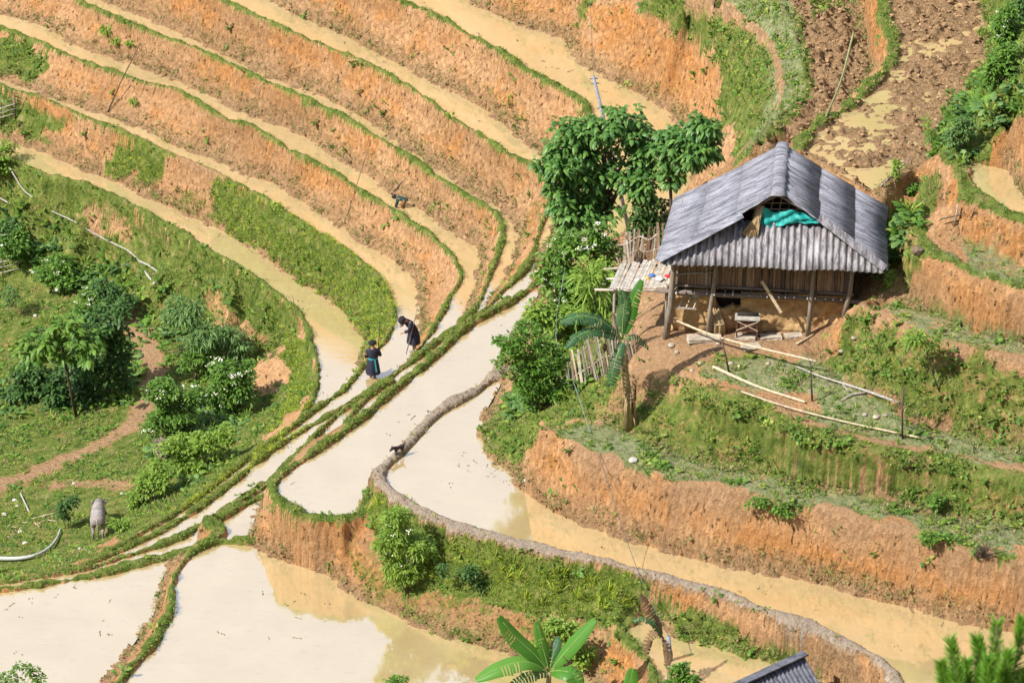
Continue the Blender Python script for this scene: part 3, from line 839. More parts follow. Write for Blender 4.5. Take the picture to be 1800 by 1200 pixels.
def on_ground(pxx, pyy, z0=0.0):
    """the ground point that stands at a photograph pixel (first hit along the line of sight)"""
    d = FW + np.array([1.0, 0, 0]) * ((pxx - 900.0) / FPX) + UP * ((600.0 - pyy) / FPX)
    t = np.arange(120.0, 215.0, 0.03)
    Q = CAM + t[:, None] * d
    i = np.clip(np.round((Q[:, 0] - GX[0]) / 0.075).astype(int), 0, nx - 1)
    j = np.clip(np.round((Q[:, 1] - GY[0]) / 0.075).astype(int), 0, ny - 1)
    hit = np.nonzero(Q[:, 2] <= P3[j, i, 2])[0]
    k = hit[0] if len(hit) else len(t) // 2
    return np.array([Q[k, 0], Q[k, 1], P3[j[k], i[k], 2]])

# ------------------------------------------------------------------ paddy water
def water_material(name, mud, mud2, ior=4.8):
    m, n, l, b = new_mat(name)
    tc = n.new('ShaderNodeTexCoord')
    t = n.new('ShaderNodeTexNoise'); t.inputs['Scale'].default_value = 0.55; t.inputs['Detail'].default_value = 7; t.inputs['Distortion'].default_value = 0.4
    l.new(tc.outputs['Object'], t.inputs['Vector'])
    r = n.new('ShaderNodeValToRGB')
    r.color_ramp.elements[0].position = 0.35; r.color_ramp.elements[0].color = rgba(mud)
    r.color_ramp.elements[1].position = 0.65; r.color_ramp.elements[1].color = rgba(mud2)
    l.new(t.outputs['Fac'], r.inputs['Fac'])
    sc_ = n.new('ShaderNodeTexNoise'); sc_.inputs['Scale'].default_value = 2.4; sc_.inputs['Detail'].default_value = 9; sc_.inputs['Roughness'].default_value = 0.75
    mp_ = n.new('ShaderNodeMapping'); mp_.inputs['Scale'].default_value = (1, 2.2, 1); l.new(tc.outputs['Object'], mp_.inputs['Vector']); l.new(mp_.outputs['Vector'], sc_.inputs['Vector'])
    sr_ = n.new('ShaderNodeValToRGB'); sr_.color_ramp.elements[0].position = 0.55; sr_.color_ramp.elements[1].position = 0.72; sr_.color_ramp.elements[1].color = (0.5, 0.5, 0.5, 1)
    l.new(sc_.outputs['Fac'], sr_.inputs['Fac'])
    sm_ = n.new('ShaderNodeMix'); sm_.data_type = 'RGBA'; sm_.inputs[7].default_value = (0.26, 0.19, 0.09, 1)
    l.new(sr_.outputs['Color'], sm_.inputs['Factor']); l.new(r.outputs['Color'], sm_.inputs[6])
    l.new(sm_.outputs[2], b.inputs['Base Color'])
    rr_ = n.new('ShaderNodeMapRange'); rr_.inputs['From Min'].default_value = 0.4; rr_.inputs['From Max'].default_value = 0.7; rr_.inputs['To Min'].default_value = 0.03; rr_.inputs['To Max'].default_value = 0.12
    l.new(t.outputs['Fac'], rr_.inputs['Value']); l.new(rr_.outputs['Result'], b.inputs['Roughness'])
    b.inputs['IOR'].default_value = ior
    w = n.new('ShaderNodeTexNoise'); w.inputs['Scale'].default_value = 4.0; w.inputs['Detail'].default_value = 5
    l.new(tc.outputs['Object'], w.inputs['Vector'])
    bp = n.new('ShaderNodeBump'); bp.inputs['Strength'].default_value = 0.10; bp.inputs['Distance'].default_value = 0.02
    l.new(w.outputs['Fac'], bp.inputs['Height']); l.new(bp.outputs['Normal'], b.inputs['Normal'])
    return m
M_WATER = water_material('paddy_water', (0.43, 0.315, 0.15), (0.47, 0.355, 0.18))
for nm, (poly, zl) in FIELDS.items():
    poly = np.array([p for i, p in enumerate(poly) if i == 0 or np.linalg.norm(p[:2] - poly[i - 1][:2]) > 0.02])
    v = [Vector((p[0], p[1])) for p in poly]
    res = delaunay_2d_cdt(v, [], [list(range(len(v)))], 1, 1e-4)
    me = bpy.data.meshes.new('paddy_water')
    me.from_pydata([(p.x, p.y, zl - (0.02 if nm == 'M' else 0)) for p in res[0]], [], [list(f) for f in res[2]])
    me.materials.append(M_WATER)
    for f in me.polygons:
        if f.normal.z < 0: f.flip()
    o = link('paddy_water', me)
    o['kind'] = 'structure'
# ------------------------------------------------------------------ mesh collector
class MB:
    def __init__(self):
        self.v = []; self.f = []; self.mi = []; self.sm = []
    def add(self, verts, faces, mi=0, smooth=False):
        b = len(self.v)
        self.v += [tuple(p) for p in verts]
        for f in faces:
            self.f.append([b + i for i in f]); self.mi.append(mi); self.sm.append(smooth)
    def box(self, c, s, R=None, mi=0, jit=0.0):
        c = Vector(c)
        vs = []
        for dx in (-.5, .5):
            for dy in (-.5, .5):
                for dz in (-.5, .5):
                    p = Vector((dx * s[0], dy * s[1], dz * s[2]))
                    if jit: p += Vector((random.uniform(-jit, jit), random.uniform(-jit, jit), random.uniform(-jit, jit)))
                    if R is not None: p = R @ p
                    vs.append(c + p)
        self.add(vs, [(0, 1, 3, 2), (4, 6, 7, 5), (0, 4, 5, 1), (2, 3, 7, 6), (0, 2, 6, 4), (1, 5, 7, 3)], mi)
    def bar(self, a, b, w, t, mi=0, up=(0, 0, 1), jit=0.0):
        """rectangular bar from a to b"""
        a = Vector(a); b = Vector(b)
        d = (b - a); L = d.length; d.normalize()
        u = Vector(up)
        if abs(d.dot(u)) > 0.97: u = Vector((0, 1, 0))
        s = d.cross(u).normalized(); n = s.cross(d)
        R = Matrix((s, d, n)).transposed()
        self.box((a + b) / 2, (w, L, t), R, mi, jit)
    def tube(self, path, radii, n=6, mi=0, cap=True, smooth=True):
        P = [Vector(p) for p in path]
        if not isinstance(radii, (list, tuple)): radii = [radii] * len(P)
        rings = []
        ref = Vector((0.31, 0.17, 0.93))
        for i, p in enumerate(P):
            d = (P[min(i + 1, len(P) - 1)] - P[max(i - 1, 0)])
            if d.length < 1e-9: d = Vector((0, 0, 1))
            d.normalize()
            s = d.cross(ref)
            if s.length < 0.05: s = d.cross(Vector((1, 0, 0)))
            s.normalize(); q = d.cross(s)
            rings.append([p + (s * math.cos(2 * math.pi * k / n) + q * math.sin(2 * math.pi * k / n)) * radii[i] for k in range(n)])
        vs = [v for r in rings for v in r]
        fs = []
        for i in range(len(P) - 1):
            for k in range(n):
                fs.append((i * n + k, i * n + (k + 1) % n, (i + 1) * n + (k + 1) % n, (i + 1) * n + k))
        if cap:
            fs.append(tuple(range(n - 1, -1, -1)))
            fs.append(tuple((len(P) - 1) * n + k for k in range(n)))
        self.add(vs, fs, mi, smooth)
    def mesh(self, name, mats):
        me = bpy.data.meshes.new(name)
        me.from_pydata(self.v, [], self.f)
        for m in (mats if isinstance(mats, (list, tuple)) else [mats]): me.materials.append(m)
        me.polygons.foreach_set('material_index', self.mi)
        me.polygons.foreach_set('use_smooth', self.sm)
        me.update()
        return me
    def build(self, name, mats, parent=None):
        return link(name, self.mesh(name, mats), parent)

def thing(name, label, cat, loc=(0, 0, 0), group=None, rz=0.0):
    o = bpy.data.objects.new(name, None)
    o.empty_display_size = 0.2
    COL.objects.link(o)
    o.location = loc; o.rotation_euler = (0, 0, rz)
    tag(o, label, cat, group)
    return o

def under(o, parent):
    """parent a world-placed object without moving it"""
    o.parent = parent
    o.matrix_parent_inverse = Matrix.LocRotScale(parent.location, parent.rotation_euler, None).inverted()
    return o

# ------------------------------------------------------------------ leaves
M_LEAF_TREE = leaf_mat('leaf_broad', (0.045, 0.135, 0.03), (0.15, 0.28, 0.06), 0.35, 0.42)
M_LEAF_BUSH = leaf_mat('leaf_bush', (0.055, 0.14, 0.02), (0.17, 0.30, 0.045), 0.38)
M_LEAF_LIME = leaf_mat('leaf_lime', (0.12, 0.22, 0.03), (0.26, 0.38, 0.06), 0.4)
M_LEAF_CITRUS = leaf_mat('leaf_citrus', (0.045, 0.13, 0.015), (0.145, 0.27, 0.035), 0.32, 0.38)
M_LEAF_DARK = leaf_mat('leaf_dark', (0.03, 0.08, 0.02), (0.09, 0.18, 0.04), 0.3)
M_LEAF_FERN = leaf_mat('leaf_fern', (0.07, 0.15, 0.04), (0.17, 0.28, 0.08), 0.35)
M_GRASS = leaf_mat('grass_blade', (0.10, 0.20, 0.022), (0.34, 0.40, 0.075), 0.35, 0.6)
M_GRASS2 = leaf_mat('weed_leaf', (0.05, 0.12, 0.018), (0.18, 0.27, 0.045), 0.3, 0.6)
M_DRY = leaf_mat('dry_blade', (0.26, 0.19, 0.09), (0.42, 0.33, 0.18), 0.2, 0.8)
M_GRASS_LIME = leaf_mat('young_grass_blade', (0.23, 0.33, 0.02), (0.44, 0.50, 0.07), 0.4, 0.6)
M_STUBBLE = leaf_mat('stubble_blade', (0.06, 0.085, 0.02), (0.26, 0.25, 0.09), 0.2, 0.85)
M_BLOSSOM = simple_mat('white_blossom', (0.80, 0.80, 0.66), 0.8, 0.1, 8, 0)
M_BARK = simple_mat('bark', (0.17, 0.125, 0.085), 0.9, 0.4, 9, 0.5, (1, 1, 0.3))
M_BARK_DARK = simple_mat('dark_bark', (0.075, 0.055, 0.04), 0.9, 0.4, 9, 0.5, (1, 1, 0.3))
M_TWIG = simple_mat('dry_twig', (0.24, 0.19, 0.14), 0.9, 0.3, 12, 0.3)

def leaves_mesh(name, C, D, S, W, mat, droop=0.35, fold=0.25, seed=0):
    """many leaves as one mesh: C roots, D directions, S lengths, W width ratio; each leaf two folded halves of two quads"""
    r = np.random.default_rng(seed)
    n = len(C)
    C = np.asarray(C, float); D = np.asarray(D, float)
    D /= np.linalg.norm(D, axis=1)[:, None] + 1e-9
    up = np.tile([0.0, 0, 1.0], (n, 1)) + r.normal(0, 0.35, (n, 3))
    side = np.cross(D, up); side /= np.linalg.norm(side, axis=1)[:, None] + 1e-9
    nor = np.cross(side, D)
    S = np.asarray(S, float)[:, None]
    wd = S * W * 0.5
    mid = C + D * S * 0.5 + nor * S * droop * 0.1
    tip = C + D * S - np.array([0, 0, 1.0]) * S * droop
    l1 = C + D * S * 0.42 + side * wd - nor * wd * fold
    r1 = C + D * S * 0.42 - side * wd - nor * wd * fold
    l2 = C + D * S * 0.75 + side * wd * 0.7 - nor * wd * fold - np.array([0, 0, 1.0]) * S * droop * 0.5
    r2 = C + D * S * 0.75 - side * wd * 0.7 - nor * wd * fold - np.array([0, 0, 1.0]) * S * droop * 0.5
    V = np.stack([C, mid, tip, l1, l2, r1, r2], 1).reshape(-1, 3)
    b = (np.arange(n) * 7)[:, None]
    F = np.concatenate([b + np.array([[0, 1, 4, 3]]), b + np.array([[1, 2, 4, 4]])[:, :4], b + np.array([[0, 5, 6, 1]])], 0)
    # quads: (root,mid,l2,l1) and (root,r1,r2,mid); tip triangles
    Q = np.concatenate([b + np.array([[0, 1, 4, 3]]), b + np.array([[0, 5, 6, 1]])], 0)
    T = np.concatenate([b + np.array([[1, 2, 4]]), b + np.array([[1, 6, 2]])], 0)
    me = bpy.data.meshes.new(name)
    nl = Q.size + T.size
    me.vertices.add(len(V)); me.vertices.foreach_set('co', V.astype(np.float32).ravel())
    me.loops.add(nl); me.loops.foreach_set('vertex_index', np.concatenate([Q.ravel(), T.ravel()]).astype(np.int32))
    me.polygons.add(len(Q) + len(T))
    ls = np.concatenate([np.arange(len(Q)) * 4, Q.size + np.arange(len(T)) * 3]).astype(np.int32)
    lt = np.concatenate([np.full(len(Q), 4), np.full(len(T), 3)]).astype(np.int32)
    me.polygons.foreach_set('loop_start', ls); me.polygons.foreach_set('loop_total', lt)
    a = me.attributes.new('leafrand', 'FLOAT', 'POINT')
    a.data.foreach_set('value', np.repeat(r.random(n), 7).astype(np.float32))
    me.update(); me.validate()
    me.materials.append(mat)
    return me

def crown_points(lobes, n, shell=0.55, seed=0):
    """points through ellipsoid lobes (cx,cy,cz,rx,ry,rz), thicker towards their skins, with gaps"""
    r = np.random.default_rng(seed)
    vol = np.array([l[3] * l[4] * l[5] for l in lobes]) ** 0.75
    k = r.choice(len(lobes), n, p=vol / vol.sum())
    L = np.array(lobes)[k]
    d = r.normal(0, 1, (n, 3)); d /= np.linalg.norm(d, axis=1)[:, None]
    rad = (shell + (1 - shell) * r.random(n)) * (0.8 + 0.4 * r.random(n))
    bump = 1 + 0.28 * np.sin(d[:, 0] * 5 + k * 1.7) * np.sin(d[:, 1] * 6 + k) * np.cos(d[:, 2] * 5 + 2 * k)
    P = L[:, :3] + d * L[:, 3:] * (rad * bump)[:, None]
    return P, d

def woody(base, targets, r0, mb, up=0.5, mi=0, n=6):
    """limbs from one base point to many targets, tapering and bending"""
    b = Vector(base)
    for t in targets:
        t = Vector(t)
        m1 = b.lerp(t, 0.35) + Vector((random.uniform(-.1, .1), random.uniform(-.1, .1), up * (t - b).length * 0.2))
        m2 = b.lerp(t, 0.7) + Vector((random.uniform(-.12, .12), random.uniform(-.12, .12), up * (t - b).length * 0.12))
        mb.tube([b, m1, m2, t], [r0, r0 * 0.7, r0 * 0.45, r0 * 0.15], n, mi)

def plant(name, label, cat, base, lobes_px, leaf, n, mat, group=None, wide=0.45, per=5, trunk=None, trunk_r=0.06, droop=0.35, bark=None, blossoms=0, seed=1, shell=0.5, depth=0.9, upward=0.2, blossom_r=0.05, extra_leaf=None):
    """shrub or tree: trunk, limbs, crown of leaf sprays; lobes given by their place on the upright plane through the base"""
    base = np.asarray(base, float)
    th = thing(name, label, cat, base, group)
    sc = FPX / ((base - CAM) @ FW)
    lobes = []
    rr = np.random.default_rng(seed)
    for (lx, ly, rx, ry) in lobes_px:
        c = at_y(lx, ly, base[1] + rr.uniform(-0.3, 0.3) * rx / sc)
        lobes.append((c[0], c[1], c[2], rx / sc, depth * (rx + ry) / 2 / sc, ry / sc / math.cos(PITCH)))
    zc = ground_z
    # break every lobe into uneven sub-lobes so that the outline is ragged
    sub = []
    for l in lobes:
        sub.append(tuple(np.array(l) * [1, 1, 1, .7, .7, .7]))
        for _ in range(4):
            dv = rr.normal(0, 1, 3); dv /= np.linalg.norm(dv)
            k_ = rr.uniform(0.3, 0.55)
            sub.append((l[0] + dv[0] * l[3] * 0.68, l[1] + dv[1] * l[4] * 0.68, l[2] + dv[2] * l[5] * 0.68, l[3] * k_, l[4] * k_, l[5] * k_ * 0.85))
    lobes0, lobes = lobes, sub
    P, d = crown_points(lobes, n // per, shell, seed)
    ok = P[:, 2] > np.array([zc(p[0], p[1]) for p in P]) - 0.02
    P, d = P[ok], d[ok]
    C, D, S = [], [], []
    m = len(P)
    for k in range(per):
        a = rr.random(m) * 2 * math.pi
        h = np.stack([np.cos(a), np.sin(a), np.full(m, upward) + rr.normal(0, 0.35, m)], 1)
        dd = h + 0.55 * d
        C.append(P + h * leaf * 0.25); D.append(dd); S.append(leaf * (0.65 + 0.6 * rr.random(m)))
    me = leaves_mesh('crown', np.vstack(C) - base, np.vstack(D), np.concatenate(S), wide, mat, droop, seed=seed)
    link('crown', me, th)
    mb = MB()
    top = trunk if trunk is not None else None
    tb = Vector((0, 0, -0.15))
    if top is not None:
        tp = Vector(at_y(top[0], top[1], base[1]) - base)
        mid = tb.lerp(tp, 0.5) + Vector((random.uniform(-.08, .08), random.uniform(-.08, .08), 0))
        mb.tube([tb, mid, tp], [trunk_r * 1.25, trunk_r, trunk_r * 0.8], 8)
        fork = tp
    else:
        fork = tb
    allb, lobes = lobes, lobes0
    tg = [Vector(np.array(l[:3]) - base) for l in lobes]
    woody(fork, tg, trunk_r * 0.75, mb)
    for l in lobes:
        c = Vector(np.array(l[:3]) - base)
        for _ in range(5 if len(lobes) < 8 else 3):
            q = P[rr.integers(0, m)] - base
            if (Vector(q) - c).length < max(l[3:]) * 1.2:
                woody(c.lerp(fork, 0.3), [q], trunk_r * 0.3, mb, n=5)
    mb.build('trunk', bark or M_BARK, th)
    if blossoms:
        q, dq = crown_points(allb, blossoms * 3, 0.95, seed + 9)
        sel = [i for i in range(len(q)) if dq[i, 2] > 0.0 or dq[i, 1] < -0.35][:blossoms]
        bb = MB()
        for i in sel:
            c = Vector(q[i] - base + dq[i] * 0.06)
            for _ in range(11):
                o = c + Vector((random.gauss(0, 1), random.gauss(0, 1), random.gauss(0, 0.35))) * blossom_r * 0.8
                s = blossom_r * random.uniform(0.2, 0.42)
                t = Vector((random.gauss(0, .4), random.gauss(0, .4) - 0.3, 1)).normalized()
                e = t.orthogonal().normalized(); g = t.cross(e)
                bb.add([o + e * s, o + g * s, o - e * s, o - g * s, o + t * s * 0.5], [(0, 1, 4), (1, 2, 4), (2, 3, 4), (3, 0, 4)])
        bb.build('blossom', M_BLOSSOM, th)
    return th

# ------------------------------------------------------------------ scattered ground cover
def source_collection(name, meshes):
    c = bpy.data.collections.new(name)
    for i, me in enumerate(meshes):
        o = bpy.data.objects.new('%s_%02d' % (name, i), me)
        c.objects.link(o)
    return c

def scatter(name, label, P, rot, scl, idx, coll, nsrc):
    me = bpy.data.meshes.new(name)
    me.vertices.add(len(P)); me.vertices.foreach_set('co', np.ascontiguousarray(P, np.float32).ravel())
    a = me.attributes.new('rot', 'FLOAT_VECTOR', 'POINT'); a.data.foreach_set('vector', np.ascontiguousarray(rot, np.float32).ravel())
    a = me.attributes.new('scl', 'FLOAT', 'POINT'); a.data.foreach_set('value', np.ascontiguousarray(scl, np.float32))
    a = me.attributes.new('pick', 'INT', 'POINT'); a.data.foreach_set('value', np.ascontiguousarray(idx, np.int32))
    me.update()
    o = link(name, me)
    ng = bpy.data.node_groups.new(name, 'GeometryNodeTree')
    ng.interface.new_socket('Geometry', in_out='INPUT', socket_type='NodeSocketGeometry')
    ng.interface.new_socket('Geometry', in_out='OUTPUT', socket_type='NodeSocketGeometry')
    n, l = ng.nodes, ng.links
    gi = n.new('NodeGroupInput'); go = n.new('NodeGroupOutput')
    ip = n.new('GeometryNodeInstanceOnPoints')
    ci = n.new('GeometryNodeCollectionInfo'); ci.inputs['Collection'].default_value = coll
    ci.inputs['Separate Children'].default_value = True; ci.inputs['Reset Children'].default_value = True
    ip.inputs['Pick Instance'].default_value = True
    def named(nm, t):
        q = n.new('GeometryNodeInputNamedAttribute'); q.data_type = t; q.inputs['Name'].default_value = nm
        return q.outputs['Attribute']
    er = n.new('FunctionNodeEulerToRotation')
    l.new(named('rot', 'FLOAT_VECTOR'), er.inputs[0]); l.new(er.outputs[0], ip.inputs['Rotation'])
    l.new(named('scl', 'FLOAT'), ip.inputs['Scale']); l.new(named('pick', 'INT'), ip.inputs['Instance Index'])
    l.new(gi.outputs[0], ip.inputs['Points']); l.new(ci.outputs[0], ip.inputs['Instance']); l.new(ip.outputs[0], go.inputs[0])
    md = o.modifiers.new('scatter', 'NODES'); md.node_group = ng
    tag(o, label, None, None, 'stuff')
    return o

def tuft(seed, n, h, spread, width, mat, lean=0.5):
    r = np.random.default_rng(seed)
    a = r.random(n) * 2 * math.pi
    C = np.stack([np.cos(a), np.sin(a), np.zeros(n)], 1) * (spread * r.random(n))[:, None]
    D = np.stack([np.cos(a) * lean, np.sin(a) * lean, np.ones(n)], 1) + r.normal(0, 0.18, (n, 3))
    return leaves_mesh('tuft', C, D, h * (0.6 + 0.6 * r.random(n)), width, mat, 0.25, seed=seed)

def weed(seed, n, s, mat):
    r = np.random.default_rng(seed)
    a = r.random(n) * 2 * math.pi
    C = np.stack([np.cos(a), np.sin(a), 0.3 + 0.6 * r.random(n)], 1) * (s * 0.6 * r.random(n))[:, None]
    D = np.stack([np.cos(a), np.sin(a), 0.2 + 0.7 * r.random(n)], 1)
    return leaves_mesh('weed', C, D, s * (0.5 + 0.6 * r.random(n)), 0.55, mat, 0.35, seed=seed)

def clod_mesh(seed, mat):
    bm = bmesh.new()
    bmesh.ops.create_icosphere(bm, subdivisions=1, radius=1.0)
    r = random.Random(seed)
    for v in bm.verts:
        v.co *= r.uniform(0.6, 1.25); v.co.z *= 0.62
    me = bpy.data.meshes.new('clod'); bm.to_mesh(me); bm.free()
    me.materials.append(mat)
    return me

M_CLOD = simple_mat('wet_clod', (0.31, 0.19, 0.10), 0.8, 0.4, 6, 0.4, rnd=0.35)
M_STONE = simple_mat('pale_stone', (0.46, 0.43, 0.38), 0.85, 0.25, 10, 0.3)
flatP = P3.reshape(-1, 3)
NF = VN
toward = ((CAM - flatP) / np.linalg.norm(CAM - flatP, axis=1)[:, None] * NF).sum(1)
visf = seen.ravel() & (toward > -0.15)
def sample(prob):
    p = np.clip(prob.ravel(), 0, None) * visf / np.clip(NF[:, 2], 0.25, 1)
    k = np.nonzero(RNG.random(p.size) < p)[0]
    return k
def scatter_on(name, label, prob, coll, nsrc, smin, smax, tilt=0.5, sink=0.01):
    k = sample(prob)
    n = len(k)
    P = flatP[k] + RNG.uniform(-0.037, 0.037, (n, 3)) * [1, 1, 0] - NF[k] * sink
    N = NF[k] * tilt + np.array([0, 0, 1.0]) * (1 - tilt)
    N /= np.linalg.norm(N, axis=1)[:, None]
    # euler that leans +Z to N, spun at random
    ry = np.arctan2(N[:, 0], N[:, 2]); rx = -np.arcsin(np.clip(N[:, 1], -1, 1))
    rot = np.stack([rx, ry, RNG.random(n) * 6.28], 1)
    # order XYZ applies X first: spin stays about the blade axis only when small, good enough for tufts
    s = RNG.uniform(smin, smax, n)
    return scatter(name, label, P, rot, s, RNG.integers(0, nsrc, n), coll, nsrc)

C_GRASS = source_collection('grass_tuft', [tuft(1, 10, 0.16, 0.05, 0.13, M_GRASS), tuft(2, 9, 0.13, 0.06, 0.15, M_GRASS2), tuft(3, 8, 0.15, 0.05, 0.12, M_GRASS), tuft(4, 7, 0.14, 0.05, 0.12, M_DRY), weed(5, 9, 0.12, M_GRASS2), weed(6, 8, 0.10, M_GRASS)])
C_WEED = source_collection('bank_weed', [weed(11, 10, 0.16, M_GRASS2), weed(12, 9, 0.14, M_GRASS), weed(13, 12, 0.18, M_LEAF_BUSH), tuft(14, 8, 0.22, 0.05, 0.12, M_GRASS), tuft(15, 7, 0.2, 0.05, 0.1, M_DRY)])
C_TALL = source_collection('tall_grass', [tuft(21, 12, 0.55, 0.08, 0.07, M_GRASS_LIME, 0.35), tuft(22, 10, 0.45, 0.08, 0.08, M_GRASS_LIME, 0.4), tuft(23, 9, 0.5, 0.08, 0.07, M_GRASS, 0.4)])
C_LIME = source_collection('young_grass', [tuft(24, 10, 0.2, 0.06, 0.12, M_GRASS_LIME, 0.5), tuft(25, 9, 0.17, 0.06, 0.14, M_GRASS, 0.5), tuft(26, 10, 0.16, 0.06, 0.12, M_GRASS_LIME, 0.6)])
C_CLOD = source_collection('soil_clod', [clod_mesh(i, M_CLOD) for i in range(5)])

landg = GRASS * (~(wet & (ZG < LEVEL)))
rimg = GRASSRIM & (ZG > LEVEL + 0.03)
scatter_on('bund_grass', 'short grass fringing the paddy rims', np.where(rimg, 0.62, 0.0) * np.clip(0.75 + 1.2 * n_mid, 0.1, 1.2), C_GRASS, 6, 0.35, 0.8, 0.3)
patch = np.clip(0.55 + 1.6 * fbm(SX, SY, 0.9, 4, 101), 0.05, 1.3)
limez = np.zeros(X.shape)
for poly in ([(370,310),(480,355),(600,430),(680,500),(690,580),(640,610),(620,570),(520,480),(360,385)], [(215,235),(292,270),(265,330),(180,300)], [(420,470),(480,515),(535,590),(552,670),(520,745),(470,790),(505,700),(500,600)],
             [(290,910),(480,775),(520,745),(500,790),(320,905)], [(640,905),(655,850),(700,875),(900,955),(1130,1005),(1120,1075),(980,1075),(860,1035),(760,1020),(690,1020),(650,940)]):
    limez[in_poly(jx, jy, np.array(poly, float))] = 1
scatter_on('hillside_grass', 'short grass and weeds over the slopes', np.where(~GRASSRIM, landg ** 1.5, 0) * (1 - 0.3 * LEDGE) * 0.55 * patch, C_GRASS, 6, 0.5, 1.2, 0.45)
scatter_on('hillside_weeds', 'leafy weeds dotted over the slopes and banks', np.where(~GRASSRIM, landg ** 2, 0) * (1 - 0.9 * limez) * 0.085 * patch + STEEP * 0.010 * (~wet) * np.clip(0.4 + 2 * n_big, 0.1, 2), C_WEED, 5, 0.6, 1.5, 0.5)
scatter_on('young_grass', 'bright green grass on the lower banks', limez * landg * 0.75 * (0.45 + 0.55 * patch), C_LIME, 3, 0.45, 1.0, 0.5)
tallz = np.zeros(X.shape)
for poly in ([(780,960),(900,985),(1000,1010),(1100,1040),(1090,1075),(960,1060),(860,1030),(780,1000)], [(640,900),(655,870),(680,885),(665,925)]):
    tallz[in_poly(jx, jy, np.array(poly, float))] = 1
scatter_on('tall_grass', 'tall bright grass on the bank below the muddy rim', tallz * 0.06 * patch, C_TALL, 3, 0.6, 1.1, 0.35)
footz = np.clip(1 - DF / 0.3, 0, 1) * (np.abs(ZG - HF_) < 0.4) * (~mudf) * (~GRASSRIM) * (DF < 1)
scatter_on('bank_foot_clods', 'crumbled soil along the feet of the terrace banks', footz * 0.14, C_CLOD, 5, 0.015, 0.06, 0.2, -0.005)
C_FOOT = source_collection('foot_stubble', [tuft(41, 8, 0.14, 0.04, 0.16, M_STUBBLE, 0.8), weed(42, 8, 0.11, M_STUBBLE), tuft(43, 8, 0.14, 0.04, 0.14, M_GRASS2, 0.8), tuft(44, 7, 0.13, 0.04, 0.14, M_DRY, 0.8)])
footband = np.clip(1.15 - DF / 0.42, 0, 1) * (~wet) * (~GRASSRIM) * (~MUDRIM) * (ZG < HF_ + 0.75) * (ZG > HF_ - 0.1) * (DF < 1)
scatter_on('bank_foot_weeds', 'matted weeds and stubble along the feet of the terrace banks', footband * 0.30 * np.clip(0.7 + 1.5 * m_mid, 0.1, 1.4), C_FOOT, 4, 0.6, 1.3, 0.75, -0.02)
scatter_on('weedy_bank_growth', 'dark weeds covering the banks below the hut', WEEDY * (1 - PATH) * 0.16 * patch, C_WEED, 5, 0.5, 1.1, 0.6)
scatter_on('field_clods', 'turned clods of the ploughed field', np.where(ploughed, 0.10, 0) + np.where(mudf & (ZG > LEVEL - 0.01), 0.05, 0) + np.where(mudf & (ZG > LEVEL - 0.09), 0.012, 0), C_CLOD, 5, 0.025, 0.085, 0.2, -0.01)
# undergrowth of the hollow: taller weeds and low brush
brush = np.zeros(X.shape)
for poly, v in (([(-80,330),(60,370),(150,440),(240,500),(300,560),(420,560),(470,620),(450,720),(400,800),(280,880),(230,860),(300,760),(240,700),(230,560),(100,500),(-80,440)], 1.0), ([(60,560),(230,560),(230,700),(150,760),(60,740)], 1.0), ([(-80,600),(60,600),(60,760),(-80,780)], 0.5), ([(960,500),(1080,500),(1100,620),(1000,700),(900,740),(950,600)], 1.0), ([(1560,340),(1620,340),(1600,500),(1540,500)], 0.8), ([(1640,276),(1660,200),(1735,110),(1800,40),(1800,180),(1720,280)], 0.8)):
    brush[in_poly(jx, jy, np.array(poly, float))] = v
C_BRUSH = source_collection('low_brush', [weed(31, 16, 0.34, M_LEAF_BUSH), weed(32, 14, 0.30, M_LEAF_DARK), weed(33, 16, 0.36, M_LEAF_FERN), tuft(34, 12, 0.42, 0.08, 0.1, M_GRASS, 0.5), weed(35, 12, 0.28, M_LEAF_LIME)])
scatter_on('undergrowth', 'low leafy undergrowth over the hollow and the spur', brush * (1 - PATH) * 0.085 * np.clip(0.2 + 2.4 * fbm(X, Y, 1.5, 3, 141), 0, 1.5), C_BRUSH, 5, 0.6, 1.4, 0.4)
scatter_on('mud_field_clods', 'clods standing out of the flooded mud field', np.where(mudf & (ZG > LEVEL - 0.2), 0.022, 0) * np.clip(0.4 + 2 * n_big, 0.1, 2), C_CLOD, 5, 0.04, 0.12, 0.1, -0.06)
scatter_on('rim_clods', 'small clods and crumbs on the muddy rim', MUDRIM * (ZG > LEVEL + 0.02) * 0.10, C_CLOD, 5, 0.015, 0.045, 0.2, 0.0)
scatter_on('rim_weeds', 'sparse weeds on the sides of the muddy rim', MUDRIM * (ZG > LEVEL + 0.02) * (DB > 0.12) * 0.06 * np.clip(2 * m_big + 0.3, 0, 1.5), C_GRASS, 6, 0.4, 0.9, 0.4)
# straw and weed bits floating on the nearer paddies
fl = np.zeros(X.shape)
for nm, v in (('F2', 0.02), ('T1', 0.007), ('T5', 0.006), ('D', 0.004), ('E', 0.004), ('T4', 0.004), ('T3', 0.004), ('T2', 0.003), ('F', 0.0018)):
    fl += np.where((INF == names.index(nm) + 1) & (ZG < LEVEL - 0.03), v, 0) * np.clip(0.3 + 2.2 * fbm(X, Y, 2.2, 3, 131), 0.02, 2)
for poly, v in (([(800,795),(850,800),(915,838),(925,862),(880,860),(820,845)], 0.02), ([(690,730),(740,735),(735,760),(680,755)], 0.03), ([(640,330),(900,250),(930,270),(690,355)], 0.0)):
    fl += np.where(in_poly(px, py, np.array(poly, float)) & wet & (ZG < LEVEL - 0.03), v, 0)
k = sample(fl)
fp = flatP[k].copy(); fp[:, 2] = LEVEL.ravel()[k] + 0.004
M_FLOAT = simple_mat('rotting_straw', (0.10, 0.085, 0.045), 0.9, 0.3, 20, 0)
